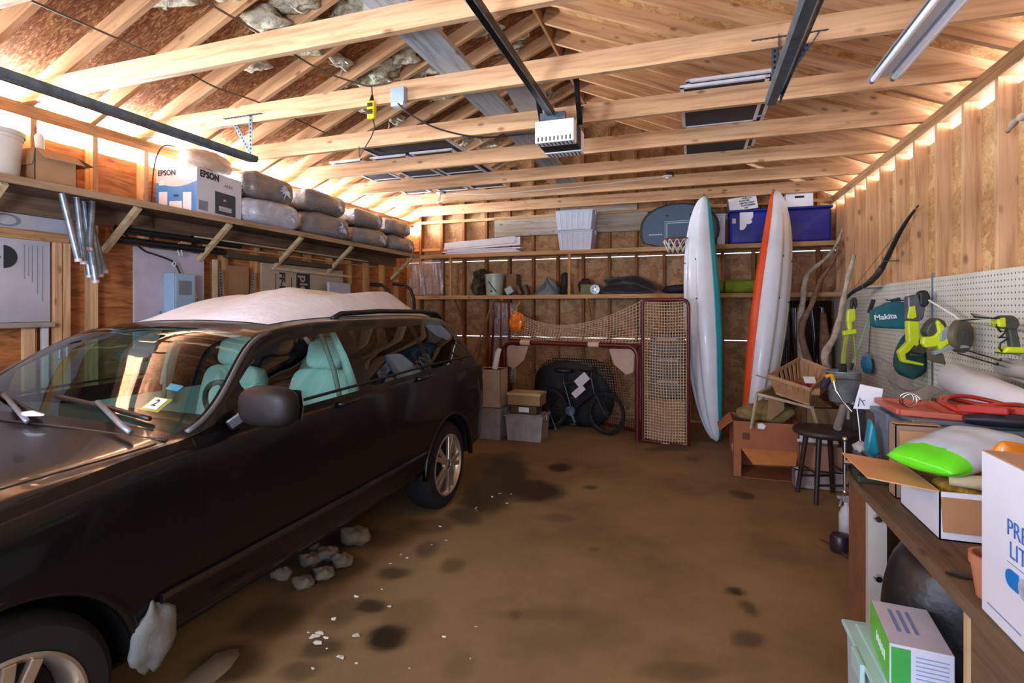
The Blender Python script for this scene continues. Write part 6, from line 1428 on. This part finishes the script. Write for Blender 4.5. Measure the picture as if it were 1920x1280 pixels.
# boxes that fill the corner under the crate
carton('brown_box', .95, 1.42, 5.35, 5.8, .002, .62, 'brown box against the right wall under the slatted crate', mt=mat('brown_box_card', (128, 100, 66)), flaps=(('+x', -1.5, .2, KRAFT_D), ('-x', -1.5, .2, KRAFT_D)))
carton('pink_box', .84, 1.16, 5.02, 5.14, .15, .36, 'pinkish cardboard box behind the stool legs', mt=mat('pinkish_card', (160, 116, 92), .8, var=.1), flaps=(('+y', .9, .08, WPAPER),))
carton('white_box', .80, 1.20, 5.00, 5.14, .002, .148, 'low white printed box on the floor behind the stool legs', mt=mat('grey_white_card', (150, 140, 138), .8, var=.25, scale=16), flaps=(('+y', -1.5, .1, WPAPER),))
# galvanised bucket of long tools and what surrounds it
gbk2 = thing('galvanised_bucket', 'galvanised bucket holding long tools by the right wall', 'bucket', (1.36, 5.28, .62))
gc = PY(1580, 752, 5.14)
b = MB(); b.lathe([(0, 0), (.095, 0), (.10, .01), (.125, .24), (.132, .245), (.132, .258), (.122, .256), (.11, .1), (0, .02)], 30, Matrix.Translation((gc.x, 5.14, gc.z))); b.build('drum', mat('dull_zinc', (150, 158, 162), .4, .35, .2), gbk2, smooth=.6)
b = MB(); b.tube([V((gc.x - .128, 5.12, gc.z + .24)), V((gc.x - .10, 5.0, gc.z + .2)), V((gc.x + .10, 5.0, gc.z + .2)), V((gc.x + .128, 5.12, gc.z + .24))], .004, 6); b.build('handle', DGALV, gbk2, smooth=3)
ORG_z = gc.z
b = MB(); b.bx(1.10, 1.56, 5.10, 5.33, .002, gc.z - .002) if False else b.bx(1.20, 1.585, 4.92, 5.27, .002, gc.z - .001); b.build('grey_crate', mat('dark_grey_crate', (60, 58, 58), .6, var=.2), bevel=.01, label='dark grey crate under the galvanised bucket by the right wall', cat='crate')
ps = thing('pruning_saw', 'pruning saw with an orange-yellow band on its grip beside the galvanised bucket', 'pruning saw', PY(1560, 740, 4.75))
wire('grip', [PY(1544, 725, 4.8), PY(1551, 712, 4.78), PY(1556, 704, 4.77)], .03, mat('navy_grip', (44, 42, 70), .6), ps)
wire('band', [PY(1548, 706, 4.76), PY(1559, 703, 4.75), PY(1563, 715, 4.74)], .018, mat('amber_band', (240, 176, 30), .5), ps)
wire('blade', [PY(1562, 708, 4.74), PY(1568, 732, 4.72), PY(1580, 752, 4.68), PY(1598, 772, 4.64)], .010, CHROME, ps)
b = MB(); b.tube([PY(1570, 802, 4.55), PY(1582, 762, 4.75)], .028, 14); b.build('grey_post', mat('grey_post', (140, 138, 134), .5), smooth=.8, label='short grey post leaning beside the stool seat', cat='post')
card('white_tile', [(1589, 765), (1600, 752), (1626, 768), (1618, 788), (1588, 786)], 5.0, .02, mat('pale_tile', (176, 168, 160), .5), 'pale square tile leaning on the dark grey crate by the galvanised bucket')
# grey clear bag draped at the foot of the pegboard
b = MB(); b.grid(26, 12, lambda s, t: V((1.30 + .26 * t + .02 * math.sin(9 * s), 5.05 - .95 * s, .92 + .20 * (1 - s) * (1 - t) ** 2 + .06 * math.sin(5 * s + 3 * t) + .03 * math.sin(13 * s) + .10 * t * (1 - s)))); b.build('hanging_plastic_bag', mat('grey_clear_film', (178, 168, 158), .2, var=.15, alpha=.6, coat=.4), smooth=3, label='grey clear plastic bag draped along the foot of the pegboard', cat='plastic bag')

# ================================================================ workbench and its load
BX0, BY0, BY1, BZ = .655, 1.0, 2.80, .76
wbn = thing('workbench', 'long dark plank workbench along the right wall loaded with boxes and bags', 'workbench', (1.1, 2.0, 0))
for k in range(3):
    b = MB(); w_ = (1.585 - BX0) / 3; b.bx(BX0 + w_ * k + .002, BX0 + w_ * (k + 1) - .002, BY0, BY1, BZ - .04, BZ); b.build('plank', benchY, wbn, bevel=.004)
b = MB(); b.bx(BX0 + .02, BX0 + .045, BY0, 1.68, .02, BZ - .041); b.build('side_panel', benchY, wbn)
b = MB(); b.bx(BX0 + .012, BX0 + .052, 1.68, 1.70, .0, BZ - .041); b.build('leg', mat('pale_leg_wood', (190, 158, 116), .6, var=.1), wbn)
b = MB(); b.bx(BX0 + .01, BX0 + .075, 2.50, 2.53, .0, BZ - .041); lg = b.build('leg', mat('grey_white_leg', (178, 170, 160), .5, var=.05), wbn)
b = MB(); b.lathe([(0, .012), (.012, .012), (.018, 0), (0, 0)], 14, frame((BX0 + .045, 2.499, .66), (1, 0, 0), (0, 0, 1))); b.build('bolt', CHROME, lg, smooth=.7)
b = MB(); b.lathe([(0, .012), (.012, .012), (.018, 0), (0, 0)], 14, frame((BX0 + .045, 2.499, .42), (1, 0, 0), (0, 0, 1))); b.build('bolt', CHROME, lg, smooth=.7)
for x, y in ((1.5, 1.1), (1.5, 2.7)):
    b = MB(); b.bx(x, x + .06, y, y + .06, 0, BZ - .041); b.build('leg', benchY, wbn)
b = MB(); b.bx(BX0 + .012, BX0 + .03, 2.54, 2.79, .0, BZ - .042); b.build('side_panel', mat('brown_side_panel', (110, 74, 46), .7, var=.15), wbn)
# litter carton -----------------------------------------------------
lx0, lx1, ly0, ly1, lz1 = .672, .98, 1.17, 1.62, 1.150
lb = thing('litter_box', 'tall white litter carton with blue lettering at the near end of the workbench', 'box', ((lx0 + lx1) / 2, (ly0 + ly1) / 2, BZ))
b = MB(); b.bx(lx0, lx1, ly0, ly1, BZ + .001, lz1); lc = b.build('carton', mat('white_carton', (222, 226, 236), .5, var=.02), lb, bevel=.002)
b = MB(); b.bx(lx0 + .002, lx1 - .002, ly0 + .002, ly1 - .002, lz1, lz1 + .003); b.build('top_flap', mat('flap_tan2', (176, 142, 112), .7), lb)
BLUEP = mat('litter_blue_print', (64, 104, 172), .5, var=0)
def LM(y, z): return frame((lx0 - .0015, y, z), (0, -1, 0), (0, 0, 1))
lettering('PREMIUM', .054, LM(1.505, 1.008), BLUEP, lc, align='LEFT', sx=.92, bold=-.0007)
lettering('LITTER', .054, LM(1.495, .960), BLUEP, lc, align='LEFT', sx=.92, bold=-.0007)
for q4 in ((1.2, 1.505, .930, .9315), (1.45, 1.59, .790, .793)): b = MB(); b.bx(lx0 - .0012, lx0, *q4); b.build('fine_print', mat('print_bluegrey', (120, 140, 180), .5, var=0), lc)
b = MB(); b.prism([(0, -.020)] + [(-.014 + .0 - .022 * math.sin(PI * k / 10), -.020 * math.cos(PI * k / 10)) for k in range(11)] + [(0, .020), (.014, .020), (.014, -.020)], .0015, LM(1.472, .898)); b.build('blue_badge', mat('badge_blue', (20, 118, 200), .4, var=0), lc)
b = MB(); b.prism([(.016 + .02 * math.cos(2 * PI * k / 16), .023 * math.sin(2 * PI * k / 16)) for k in range(16)], .0012, LM(1.454, .896)); b.build('grey_badge', mat('badge_grey', (170, 176, 186), .4, var=.3, scale=40), lc)
b = MB(); b.lathe([(0, 0), (.038, 0), (.05, .085), (.054, .085), (.054, .11), (.046, .11), (.042, .09), (.034, .01)], 26, Matrix.Translation((.728, 1.685, BZ + .001))); b.build('flower_pot', mat('terracotta', (172, 112, 84), .7, var=.08), smooth=.6, label='small terracotta flower pot on the workbench behind the white litter carton', cat='pot')
b = MB() if True else None; b.lathe([(0, 0), (.03, 0), (.036, .002), (.036, .003), (0, .0035)], 20, Matrix.Translation((.70, 1.80, BZ + .0005)) @ Matrix.Diagonal((1.0, .6, 1, 1))); b.build('oil_spot', mat('oil_black', (16, 14, 12), .4, var=0), smooth=3, label='small black oil spot on the workbench edge beside the litter carton', cat='stain') 
# open white carton -------------------------------------------------
WC = mat('white_carton', (222, 226, 236))
oc2 = carton('open_white_carton', .745, 1.08, 2.06, 2.40, BZ + .001, BZ + .155, 'open white carton with kraft flaps on the workbench holding the bags', mt=WC, inner=KRAFT, flaps=(('-y', 3.02, .125, mat('flap_kraft', (168, 126, 88), .8, var=.05)), ('-x', 1.45, .20, mat('flap_kraft_light', (206, 158, 112), .8, var=.04)), ('+y', .3, .12, KRAFT)))
heap('yellow_straw', [((.90, 2.2, BZ + .12), (.13, .13, .05))], mat('straw', (150, 120, 40), .9, var=.5, scale=30, bmp=.8, bscale=60), 'straw coloured packing in the open white carton', 'straw', 44, .1)
b = MB(); b.tube([(.80, 2.14, BZ + .175), (.88, 2.11, BZ + .18), (.96, 2.11, BZ + .185)], [.018, .024, .012], 10); b.build('paper_wad', mat('cream_paper', (196, 178, 140), .8, bmp=.5), smooth=3, label='wad of cream paper along the near edge of the open white carton', cat='paper')
def pillow(name, c, ex, ey, hz, w, l, mts, lab, cat, split=None, wob=.05, seed=1):
    """stuffed bag: ex along its length, ey across"""
    ex, ey = V(ex).normalized(), V(ey); ey = (ey - ex * ey.dot(ex)).normalized(); ez = ex.cross(ey); q = random.Random(seed); ph = [q.uniform(0, 6) for _ in range(4)]
    t = thing(name, lab, cat, V(c) - V((0, 0, hz)))
    b = MB(); NU, NVV = 40, 26
    def f(side):
        def g(s, u):
            a, d = 2 * s - 1, 2 * u - 1
            e = max(0, (1 - abs(a) ** 3.2)) ** .55 * max(0, (1 - abs(d) ** 3.0)) ** .55
            wr = wob * (math.sin(5 * a + ph[0] + 3 * d) + .7 * math.sin(8 * d + ph[1] + 4 * a) + .5 * math.sin(13 * a + ph[2]))
            return V(c) + ex * (a * l / 2 * (1 - .05 * d * d)) + ey * (d * w / 2 * (1 - .08 * a * a)) + ez * (side * hz * e * (1 + wr))
        return g
    for side in (1, -1): b.grid(NU, NVV, f(side))
    bmesh.ops.remove_doubles(b.bm, verts=b.bm.verts, dist=1e-5)
    if split:
        for fc in b.bm.faces:
            a = (fc.calc_center_median() - V(c)).dot(ex) / (l / 2); fc.material_index = 1 if a < split else 0
    body = b.build('bag', mts, t, smooth=3); return t, body, (lambda a, d, off=.002: f(1)((a + 1) / 2, (d + 1) / 2) + ez * off), ex, ey, ez
BAGB = mat('pale_blue_bag', (182, 204, 224), .3, var=.12, scale=5, coat=.3, bmp=.35, bscale=9); BAGG = mat('lime_bag', (96, 222, 34), .3, var=.05, coat=.3)
p0, p1 = V((.725, 2.16, .93)), V((1.02, 2.36, 1.0))
tB, bodyB, fB, ex, ey, ez = pillow('litter_bag', p0.lerp(p1, .5) + V((0, 0, .045)), p1 - p0, V((.42, -.86, -.04)), .05, .25, .40, [BAGB, BAGG], 'pale blue bag with a bright lime end lying on the open white carton', 'bag', split=-.56, wob=.05, seed=8)
a, d = -.55, .35; pc = fB(a, d, .003); tx = (fB(a, d + .15) - fB(a, d - .15)); ty = (fB(a + .12, d) - fB(a - .12, d))
b = MB(); Ml = frame(pc, tx, ty); b.prism([(-.032, -.024), (.032, -.024), (.032, .024), (-.032, .024)], .002, Ml); lbl = b.build('label_patch', WPAPER, bodyB)
b = MB(); b.prism([(-.024, -.017), (.024, -.017), (.024, .017), (-.024, .017)], .0015, Ml @ Matrix.Translation((0, 0, .0018))); b.build('label_print', mat('label_green_grey', (128, 150, 120), .6, var=.3, scale=60), lbl)
pc = fB(.05, .1, .003); tx = (fB(.05, .25) - fB(.05, -.05)); ty = fB(.15, .1) - fB(-.05, .1); Ml = frame(pc, tx, ty)
b = MB(); b.prism([(-.06, 0), (.05, 0), (.05, .003), (-.06, .003)], .0012, Ml); b.prism([(.055, -.004), (.066, -.004), (.066, .007), (.055, .007)], .0012, Ml); b.prism([(-.07, .06), (.0, .06), (.0, .063), (-.07, .063)], .0012, Ml); b.build('print_lines', INK, bodyB)
BAGO = mat('amber_bag', (232, 138, 22), .35, var=.15, coat=.3)
tO, bodyO, fO, *_ = pillow('amber_bag', (.965, 2.155, 1.0), (.3, -.2, 1), (1, .4, 0), .035, .13, .15, [BAGO], 'small amber plastic bag with a white label in the open white carton', 'bag', seed=3)
b = MB(); pc = V((.955, 2.117, 1.01)); b.prism([(-.016, -.026), (.016, -.026), (.016, .026), (-.016, .026)], .002, frame(pc, (1, .1, 0), (.2, 0, 1))); b.build('label_patch', WPAPER, bodyO)
# small box in front of the grey tote, the tote and its red load ---------
carton('cardboard_box', .745, .90, 2.455, 2.53, BZ + .001, 1.045, 'upright brown cardboard box between the grey tote and the lime-ended bag', mt=mat('grey_brown_card', (150, 124, 104), .75, var=.06), flaps=(('+y', -1.5, .06, KRAFT),))
GT = mat('tote_blue_grey', (112, 128, 148), .4, var=.05); GTL = mat('tote_lid_grey', (96, 108, 122), .4, var=.06)
tote('grey_tote', 1.02, 2.775, BZ + .001, .40, .44, .29, 'blue-grey storage tote on the workbench with red tools heaped on its lid', GT, GTL, ribs=3, lidh=.045)
TZ = BZ + .293
REDP = mat('orange_red_tool', (168, 42, 28), .35, var=.15, coat=.3); COPR = mat('copper_red', (176, 84, 60), .4, var=.08, coat=.2)
rf = thing('tool_tray', 'copper-red rectangular tool tray with a steel spring on the grey tote lid', 'tool', (.92, 2.75, TZ))
fr_ = [V((.83, 2.98, TZ + .012)), V((.825, 2.66, TZ + .012)), V((1.02, 2.60, TZ + .012)), V((1.03, 2.94, TZ + .012))]
for i in range(4):
    b = MB(); b.bar(fr_[i], fr_[(i + 1) % 4], .028, .026); b.build('rim', COPR, rf, bevel=.006)
b = MB(); b._f([b.bm.verts.new(p - V((0, 0, .009))) for p in fr_]); b.build('tray_panel', REDP, rf, solid=.004)
b = MB(); b.tube([V((.90 + .03 * math.cos(a), 2.76 + .006 * a, TZ + .045 + .03 * math.sin(a))) for a in [k * .35 for k in range(40)]], .0035, 6); b.build('spring', CHROME, rf, smooth=3)
q = random.Random(12)
rc = thing('red_cable_coil', 'tangled coil of orange-red cable heaped on the grey tote', 'cable', (1.12, 2.72, TZ))
for k in range(5):
    b = MB(); cx, cy, rx, ry = 1.12 + q.uniform(-.03, .03), 2.70 + q.uniform(-.03, .03), .075 + .014 * k, .15 - .012 * k
    b.tube([V((cx + rx * math.cos(a), cy + ry * math.sin(a), TZ + .022 + .009 * k + .014 * math.sin(2 * a + k))) for a in [2 * PI * j / 36 for j in range(36)]], .0095, 8, closed=True); b.build('loop', REDP, rc, smooth=3)
for k in range(2):
    b = MB(); b.bar((1.0 + .09 * k, 2.60, TZ + .05), (1.12 + .09 * k, 2.50, TZ + .062), .022, .03); b.build('clamp', REDP, rc, bevel=.006)
b = MB(); b.tube([(1.00, 2.545, TZ - .012 + .03), (1.06, 2.54, TZ + .02), (1.20, 2.52, TZ + .022), (1.34, 2.52, TZ + .02)], [.018, .026, .028, .02], 12); b.build('torch', mat('navy_black', (34, 34, 48), .35, var=.1), smooth=1, label='dark navy torch lying along the near edge of the grey tote lid', cat='torch')
heap('dark_cloth', [((1.36, 2.50, BZ + .215), (.10, .18, .04))], mat('dark_rag', (44, 40, 42), .9, var=.4), 'dark rag bunched on the box behind the lime-ended bag', 'cloth', 61, .15)
b = MB(); b.bx(1.25, 1.56, 2.10, 2.79, BZ + .001, BZ + .175); b.build('teal_box', mat('dark_teal_box', (26, 84, 92), .4, var=.2), bevel=.01, label='dark teal box along the wall side of the workbench under the white roll', cat='box')
heap('clear_bag', [((1.22, 2.28, 1.0), (.10, .12, .03))], CLF, 'clear crinkled bag lying between the pale blue bag and the teal box', 'bag', 62, .2)
# white rolls ---------------------------------------------------------
def roll(name, p0, p1, r, mt, lab, inner=None):
    p0, p1 = V(p0), V(p1); t = thing(name, lab, 'roll', (p0 + p1) / 2 - V((0, 0, r))); d = (p1 - p0).normalized()
    b = MB(); b.tube([p0, p0 + d * .006, p1 - d * .006, p1], [r - .004, r, r, r - .004], 36); b.build('wrap', mt, t, smooth=.8)
    b = MB(); b.tube([p0 - d * .0015, p0 + d * .01], r * .42, 20); b.build('core', inner or WPAPER, t, smooth=.8); return t
roll('white_roll', (1.375, 3.60, 1.115), (1.335, 2.55, 1.035), .086, mat('white_vinyl', (226, 228, 236), .3, var=.02, coat=.2), 'large white roll lying along the right wall above the workbench load')
roll('clear_roll', (1.53, 3.46, 1.20), (1.50, 2.6, 1.215), .048, mat('grey_film_roll', (196, 190, 184), .2, var=.1, coat=.4), 'slimmer greyish film roll behind the large white roll')
b = MB(); b.bx(1.30, 1.585, 3.03, 3.72, .002, .985); b.build('storage_box', mat('dark_red_box', (90, 48, 40), .6, var=.2), bevel=.01, label='dark reddish storage box on the floor under the far end of the white roll', cat='box')
# white card with a drawing, string hanging from it
wc_ = thing('white_card', 'white card with a small dark sketch standing behind the grey tote', 'card', (.90, 3.05, .9))
P = [PY(u, v, 3.04) for u, v in ((1613, 720), (1656, 729), (1650, 768), (1600, 766))]
b = MB(); a_ = [b.bm.verts.new(p) for p in P]; c_ = [b.bm.verts.new(p + V((0, .004, 0))) for p in P]; b._f(a_); b._f(c_[::-1]); [b._f([a_[i], a_[(i + 1) % 4], c_[(i + 1) % 4], c_[i]]) for i in range(4)]; cdm = b.build('card', WPAPER, wc_)
b = MB()
for (u0, v0, u1, v1) in ((1612, 745, 1609, 762), (1613, 748, 1619, 756), (1616, 752, 1622, 750), (1618, 756, 1621, 760)): b.bar(PY(u0, v0, 3.037), PY(u1, v1, 3.037), .0025, .0025)
b.build('sketch', INK, cdm)
b = MB(); b.bx(.84, 1.0, 3.025, 3.2, .002, PY(1625, 767, 3.04).z - .003); b.build('brown_crate', mat('grey_brown_crate', (84, 74, 66), .7, var=.2), bevel=.008, label='dark brown crate standing on the floor at the far end of the workbench', cat='crate')
wire('hanging_string', [PY(1607, 766, 2.99), PY(1611, 800, 2.97), PY(1613, 826, 2.95)], .0025, WHITE, label='white string hanging down beside the grey tote', cat='string')
b = MB(); sc_ = PY(1615, 838, 2.94); b.ball(sc_, (.034, .03, .026), 16, 10, .25, 9); b.build('hanging_string_ball', mat('string_grey', (190, 184, 176), .85, var=.2, bmp=.8), smooth=3, label='ball of pale string dangling beside the grey tote', cat='string')
# teal tool and vise at the bench end
b = MB(); P = [PY(u, v, 2.85) for u, v in ((1634, 786), (1642, 800), (1650, 848), (1640, 862), (1624, 846))]; b.prism([(p.x, p.z) for p in P][::-1], .06, Matrix.Translation((0, 2.85, 0)) @ Matrix.Rotation(PI / 2, 4, 'X') @ Matrix.Translation((0, 0, -.06))); b.build('teal_bottle', mat('bright_teal', (30, 140, 160), .35, var=.1, coat=.2), bevel=.01, label='bright teal wedge shaped bottle on the bench left of the grey tote', cat='bottle')
vs_ = thing('bench_vise', 'small steel bench vise clamped on the far corner of the workbench', 'vise', (.70, 2.68, BZ))
b = MB(); b.bx(.66, .78, 2.62, 2.74, BZ + .001, BZ + .03); b.bx(.69, .75, 2.64, 2.72, BZ + .03, BZ + .085); b.build('base', mat('vise_green', (52, 62, 50), .5, .3, .2), vs_, bevel=.005)
b = MB(); b.bx(.665, .685, 2.63, 2.73, BZ + .06, BZ + .115); b.bx(.70, .72, 2.63, 2.73, BZ + .06, BZ + .115); b.build('jaws', DGALV, vs_, bevel=.003)
b = MB(); b.cyl((.62, 2.68, BZ + .07), (.70, 2.68, BZ + .07), .011, n=12); b.cyl((.625, 2.68, BZ - .06), (.625, 2.68, BZ + .17), .006, n=10); b.ball((.625, 2.68, BZ + .17), .011, 10, 6); b.ball((.625, 2.68, BZ - .06), .011, 10, 6); b.build('screw_handle', CHROME, vs_, smooth=.8)
heap('grey_rag', [((.74, 2.76, BZ + .03), (.05, .03, .03))], mat('grey_rag_cloth', (120, 112, 104), .9, var=.25), 'grey rag on the far bench corner beside the vise', 'cloth', 64, .2)
# under and around the bench ------------------------------------------
b = MB(); b.grid(40, 20, lambda s, t: V((.915 + (.285 * math.cos(2 * PI * s) * (1 + .06 * math.sin(8 * PI * s))) * math.sin(PI * t) ** .45, 2.235 + .24 * math.sin(2 * PI * s) * math.sin(PI * t) ** .45 * (1 + .05 * math.sin(7 * t + 6 * PI * s)), .40 - .30 * math.cos(PI * t) + .02 * math.sin(10 * PI * s) * math.sin(PI * t))), cu=True)
bmesh.ops.remove_doubles(b.bm, verts=b.bm.verts, dist=1e-5); b.build('bin_bag', mat('black_bin_bag', (22, 25, 27), .42, var=.3, scale=8, bmp=1.0, bscale=7), smooth=3, label='stuffed black bin bag under the workbench above the green and white carton', cat='bin bag')
b = MB(); b.bx(.76, 1.36, 1.80, 2.46, .002, .095); b.build('low_crate', mat('low_dark_crate', (44, 42, 38), .7, var=.2), bevel=.01, label='low dark crate on the floor under the black bin bag', cat='crate')
FT = mat('frosted_tote', (186, 206, 212), .3, var=.05, alpha=.8)
tote('frosted_tote', .80, 1.50, .001, .44, .52, .44, 'frosted storage tote on the floor under the near end of the workbench', FT, mat('frosted_lid', (170, 206, 200), .3, var=.03), ribs=4, taper=.95, cont=mat('tote_blue_contents', (120, 146, 180), .6, var=.25)) if False else tote('frosted_tote', .60, 1.93, .001, .19, .42, .42, 'frosted storage tote on the floor beside the workbench under the green and white carton', FT, mat('frosted_lid', (170, 206, 200), .3, var=.03), ribs=4, taper=.95, cont=mat('tote_blue_contents', (120, 146, 180), .6, var=.25))
gw = thing('green_carton', 'green and white carton with printed text on the frosted tote', 'box', (.615, 1.91, .42), rot=(0, 0, math.radians(-5)), local=True)
gx, gy, gz = .15, .25, .125
b = MB(); b.bx(-gx / 2, gx / 2, -gy / 2, gy / 2, .002, gz); gcb = b.build('carton', mat('pale_lilac_carton', (196, 194, 206), .5, var=.05), gw, bevel=.002)
b = MB(); b.bx(-gx / 2 - .0012, -gx / 2, -gy / 2, gy / 2, .002, gz); b.build('green_print', mat('fresh_green', (96, 196, 64), .4, var=.06), gcb)
b = MB(); b.bx(-gx / 2 + .004, -gx / 2 + .05, -gy / 2 - .0012, -gy / 2, .006, gz - .008); b.build('green_label', mat('mid_green', (58, 150, 66), .4, var=.05), gcb)
lettering('42 TALL KITCHEN', .030, frame((-gx / 2 - .002, -.01, .055), (0, -1, 0), (0, 0, 1)), WHITE, gcb, bold=.0006) if False else None
b = MB()
for k in range(9): b.bx(-gx / 2 - .0022, -gx / 2 - .001, .03 - .013 * k, .038 - .013 * k, .045 + .004 * (k % 2), .07 + .004 * ((k + 1) % 2))
b.build('white_lettering_marks', WHITE, gcb)
b = MB()
for k in range(8): b.bx(-gx / 2 + .062, gx / 2 - .012, -gy / 2 - .001, -gy / 2, .015 + .012 * k, .018 + .012 * k)
b.build('fine_print', mat('print_bluegrey', (120, 140, 180)), gcb); b = MB()
for k in range(3): b.bx(-.04 + .022 * k, -.03 + .022 * k, -.05, .08, gz, gz + .001)
b.build('fine_print', mat('print_bluegrey', (120, 140, 180)), gcb)
sb = thing('spray_bottle', 'white spray bottle with a trigger on the floor beside the far end of the workbench', 'spray bottle', (.955, 4.05, 0))
b = MB(); b.lathe([(0, .002), (.04, .002), (.045, .02), (.045, .14), (.03, .185), (.015, .20), (.015, .225), (0, .225)], 20, Matrix.Translation((.955, 4.05, 0))); b.build('bottle', mat('milky_plastic', (206, 208, 214), .35, var=.05, alpha=.85), sb, smooth=.7)
b = MB(); b.bx(.93, .985, 4.035, 4.065, .226, .265); b.bar((.93, 4.05, .25), (.90, 4.05, .255), .02, .02); b.bar((.925, 4.05, .235), (.915, 4.05, .19), .01, .012); b.build('trigger_head', mat('trigger_grey', (150, 150, 150), .4), sb, bevel=.004)
b = MB(); b.lathe([(0, .002), (.055, .002), (.06, .02), (.06, .09), (.05, .105), (.02, .11), (0, .11)], 22, Matrix.Translation((.86, 3.78, 0))); b.build('dark_can', mat('dark_plum_can', (38, 24, 34), .4, var=.2, coat=.2), smooth=.7, label='squat dark can on the floor in front of the spray bottle', cat='can')
br = thing('hand_brush', 'wooden handled brush leaning beside the dark can', 'brush', (.93, 3.75, 0))
b = MB(); b.bar((.935, 3.72, .02), (.96, 3.86, .16), .03, .018); b.build('handle', mat('brush_wood', (170, 136, 92), .6), br, bevel=.006)
b = MB(); b.box((.93, 3.70, .02), (.05, .05, .035)); b.build('bristles', mat('bristle', (120, 100, 70), .9), br)
pr = thing('pruner', 'hand pruner lying on the floor beside the bench leg', 'pruner', (.66, 3.05, 0))
pA, pB = PZ(1538, 1010, .012), PZ(1572, 1030, .012)
b = MB(); b.tube([pA, pA.lerp(pB, .5) + V((.004, 0, .003)), pB], [.006, .008, .009], 8); b.build('blade', mat('rusty_steel', (110, 72, 44), .5, .5, .2), pr, smooth=.8)
b = MB(); pC = PZ(1604, 1048, .012); b.tube([pB, pB.lerp(pC, .5) + V((.01, .012, 0)), pC], [.009, .012, .01], 8); b.tube([pB, pB.lerp(pC, .5) - V((.012, .012, 0)), pC - V((.015, .03, 0))], [.009, .012, .01], 8); b.build('handles', mat('pruner_grip', (60, 44, 30), .6), pr, smooth=.8)
# ================================================================ slush and snow on the floor
q = random.Random(21)
CH = [(664, 1020, .075, 'largest brownish'), (640, 1062, .05, 'pinkish'), (612, 1050, .055, 'dirty'), (588, 1030, .035, 'small upper'), (606, 1085, .045, 'low rounded'), (568, 1102, .045, 'curved pale'), (528, 1085, .045, 'yellowish'), (580, 1060, .05, 'greenish')]
DS = mat('dirty_snow', (118, 108, 90), .85, var=.15, bmp=.4, bscale=20)
for k, (u, v, r, w_) in enumerate(CH):
    p = PZ(u, v, 0); b = MB(); b.ball((p.x + .0, p.y, r * .72), (r * 1.3, r * 1.05, r * .72), 18, 10, .32, 40 + k); b.build('snow_lump', DS, smooth=3, label=w_ + ' lump of dirty snow on the floor beside the car sill', cat='snow lump', group='snow lumps beside the car sill')
b = MB(); b.ball((-1.755, 1.33, .385), (.045, .08, .11), 20, 12, .22, 7); b.build('hanging_snow_clump', mat('grey_snow', (106, 108, 104), .8, var=.08, bmp=.3), smooth=3, label='large pale clump of snow packed behind the front wheel', cat='snow lump')
b = MB(); b.lump((-1.81, 1.20, .22), (.04, .06, .075), 16, 9); b.build('hanging_snow_clump', mat('grey_snow', (106, 108, 104)), smooth=.8, label='small pale clump of snow below the large one behind the front wheel', cat='snow lump')
b = MB(); b.lump(PZ(385, 1262, .01), (.07, .17, .03), 30, 12); b.build('slush_ridge', DS, smooth=.7, label='low ridge of dirty slush on the floor behind the front wheel', cat='snow lump')
m = MB()
for k in range(52):
    if k < 12: u, v = q.gauss(610, 36), q.gauss(1195, 30)
    elif k < 34: u, v = q.uniform(660, 960), 0; v = 1090 - (u - 660) * .62 + q.gauss(0, 26)
    else: u, v = q.uniform(480, 900), q.uniform(900, 1270)
    p = PZ(u, v, 0); r = q.uniform(.004, .012) * (1.5 if k < 10 else 1)
    if p.x < -1.70: continue
    m.lump((p.x, p.y, r * .5), (r * 1.5, r, r * .5), 9, 100 + k)
m.build('ice_crumbs', mat('ice_crumb', (206, 196, 178), .6), label='scattered pale crumbs of ice on the stained floor beside the car', cat='ice', kind='stuff')

branch('branch', [PX(1890, 246, 1.60), PX(1905, 226, 1.57), PX(1922, 216, 1.56), PX(1945, 200, 1.55)], .012, .022, DRIFT, 'stub of a grey branch hung high on the right wall studs')
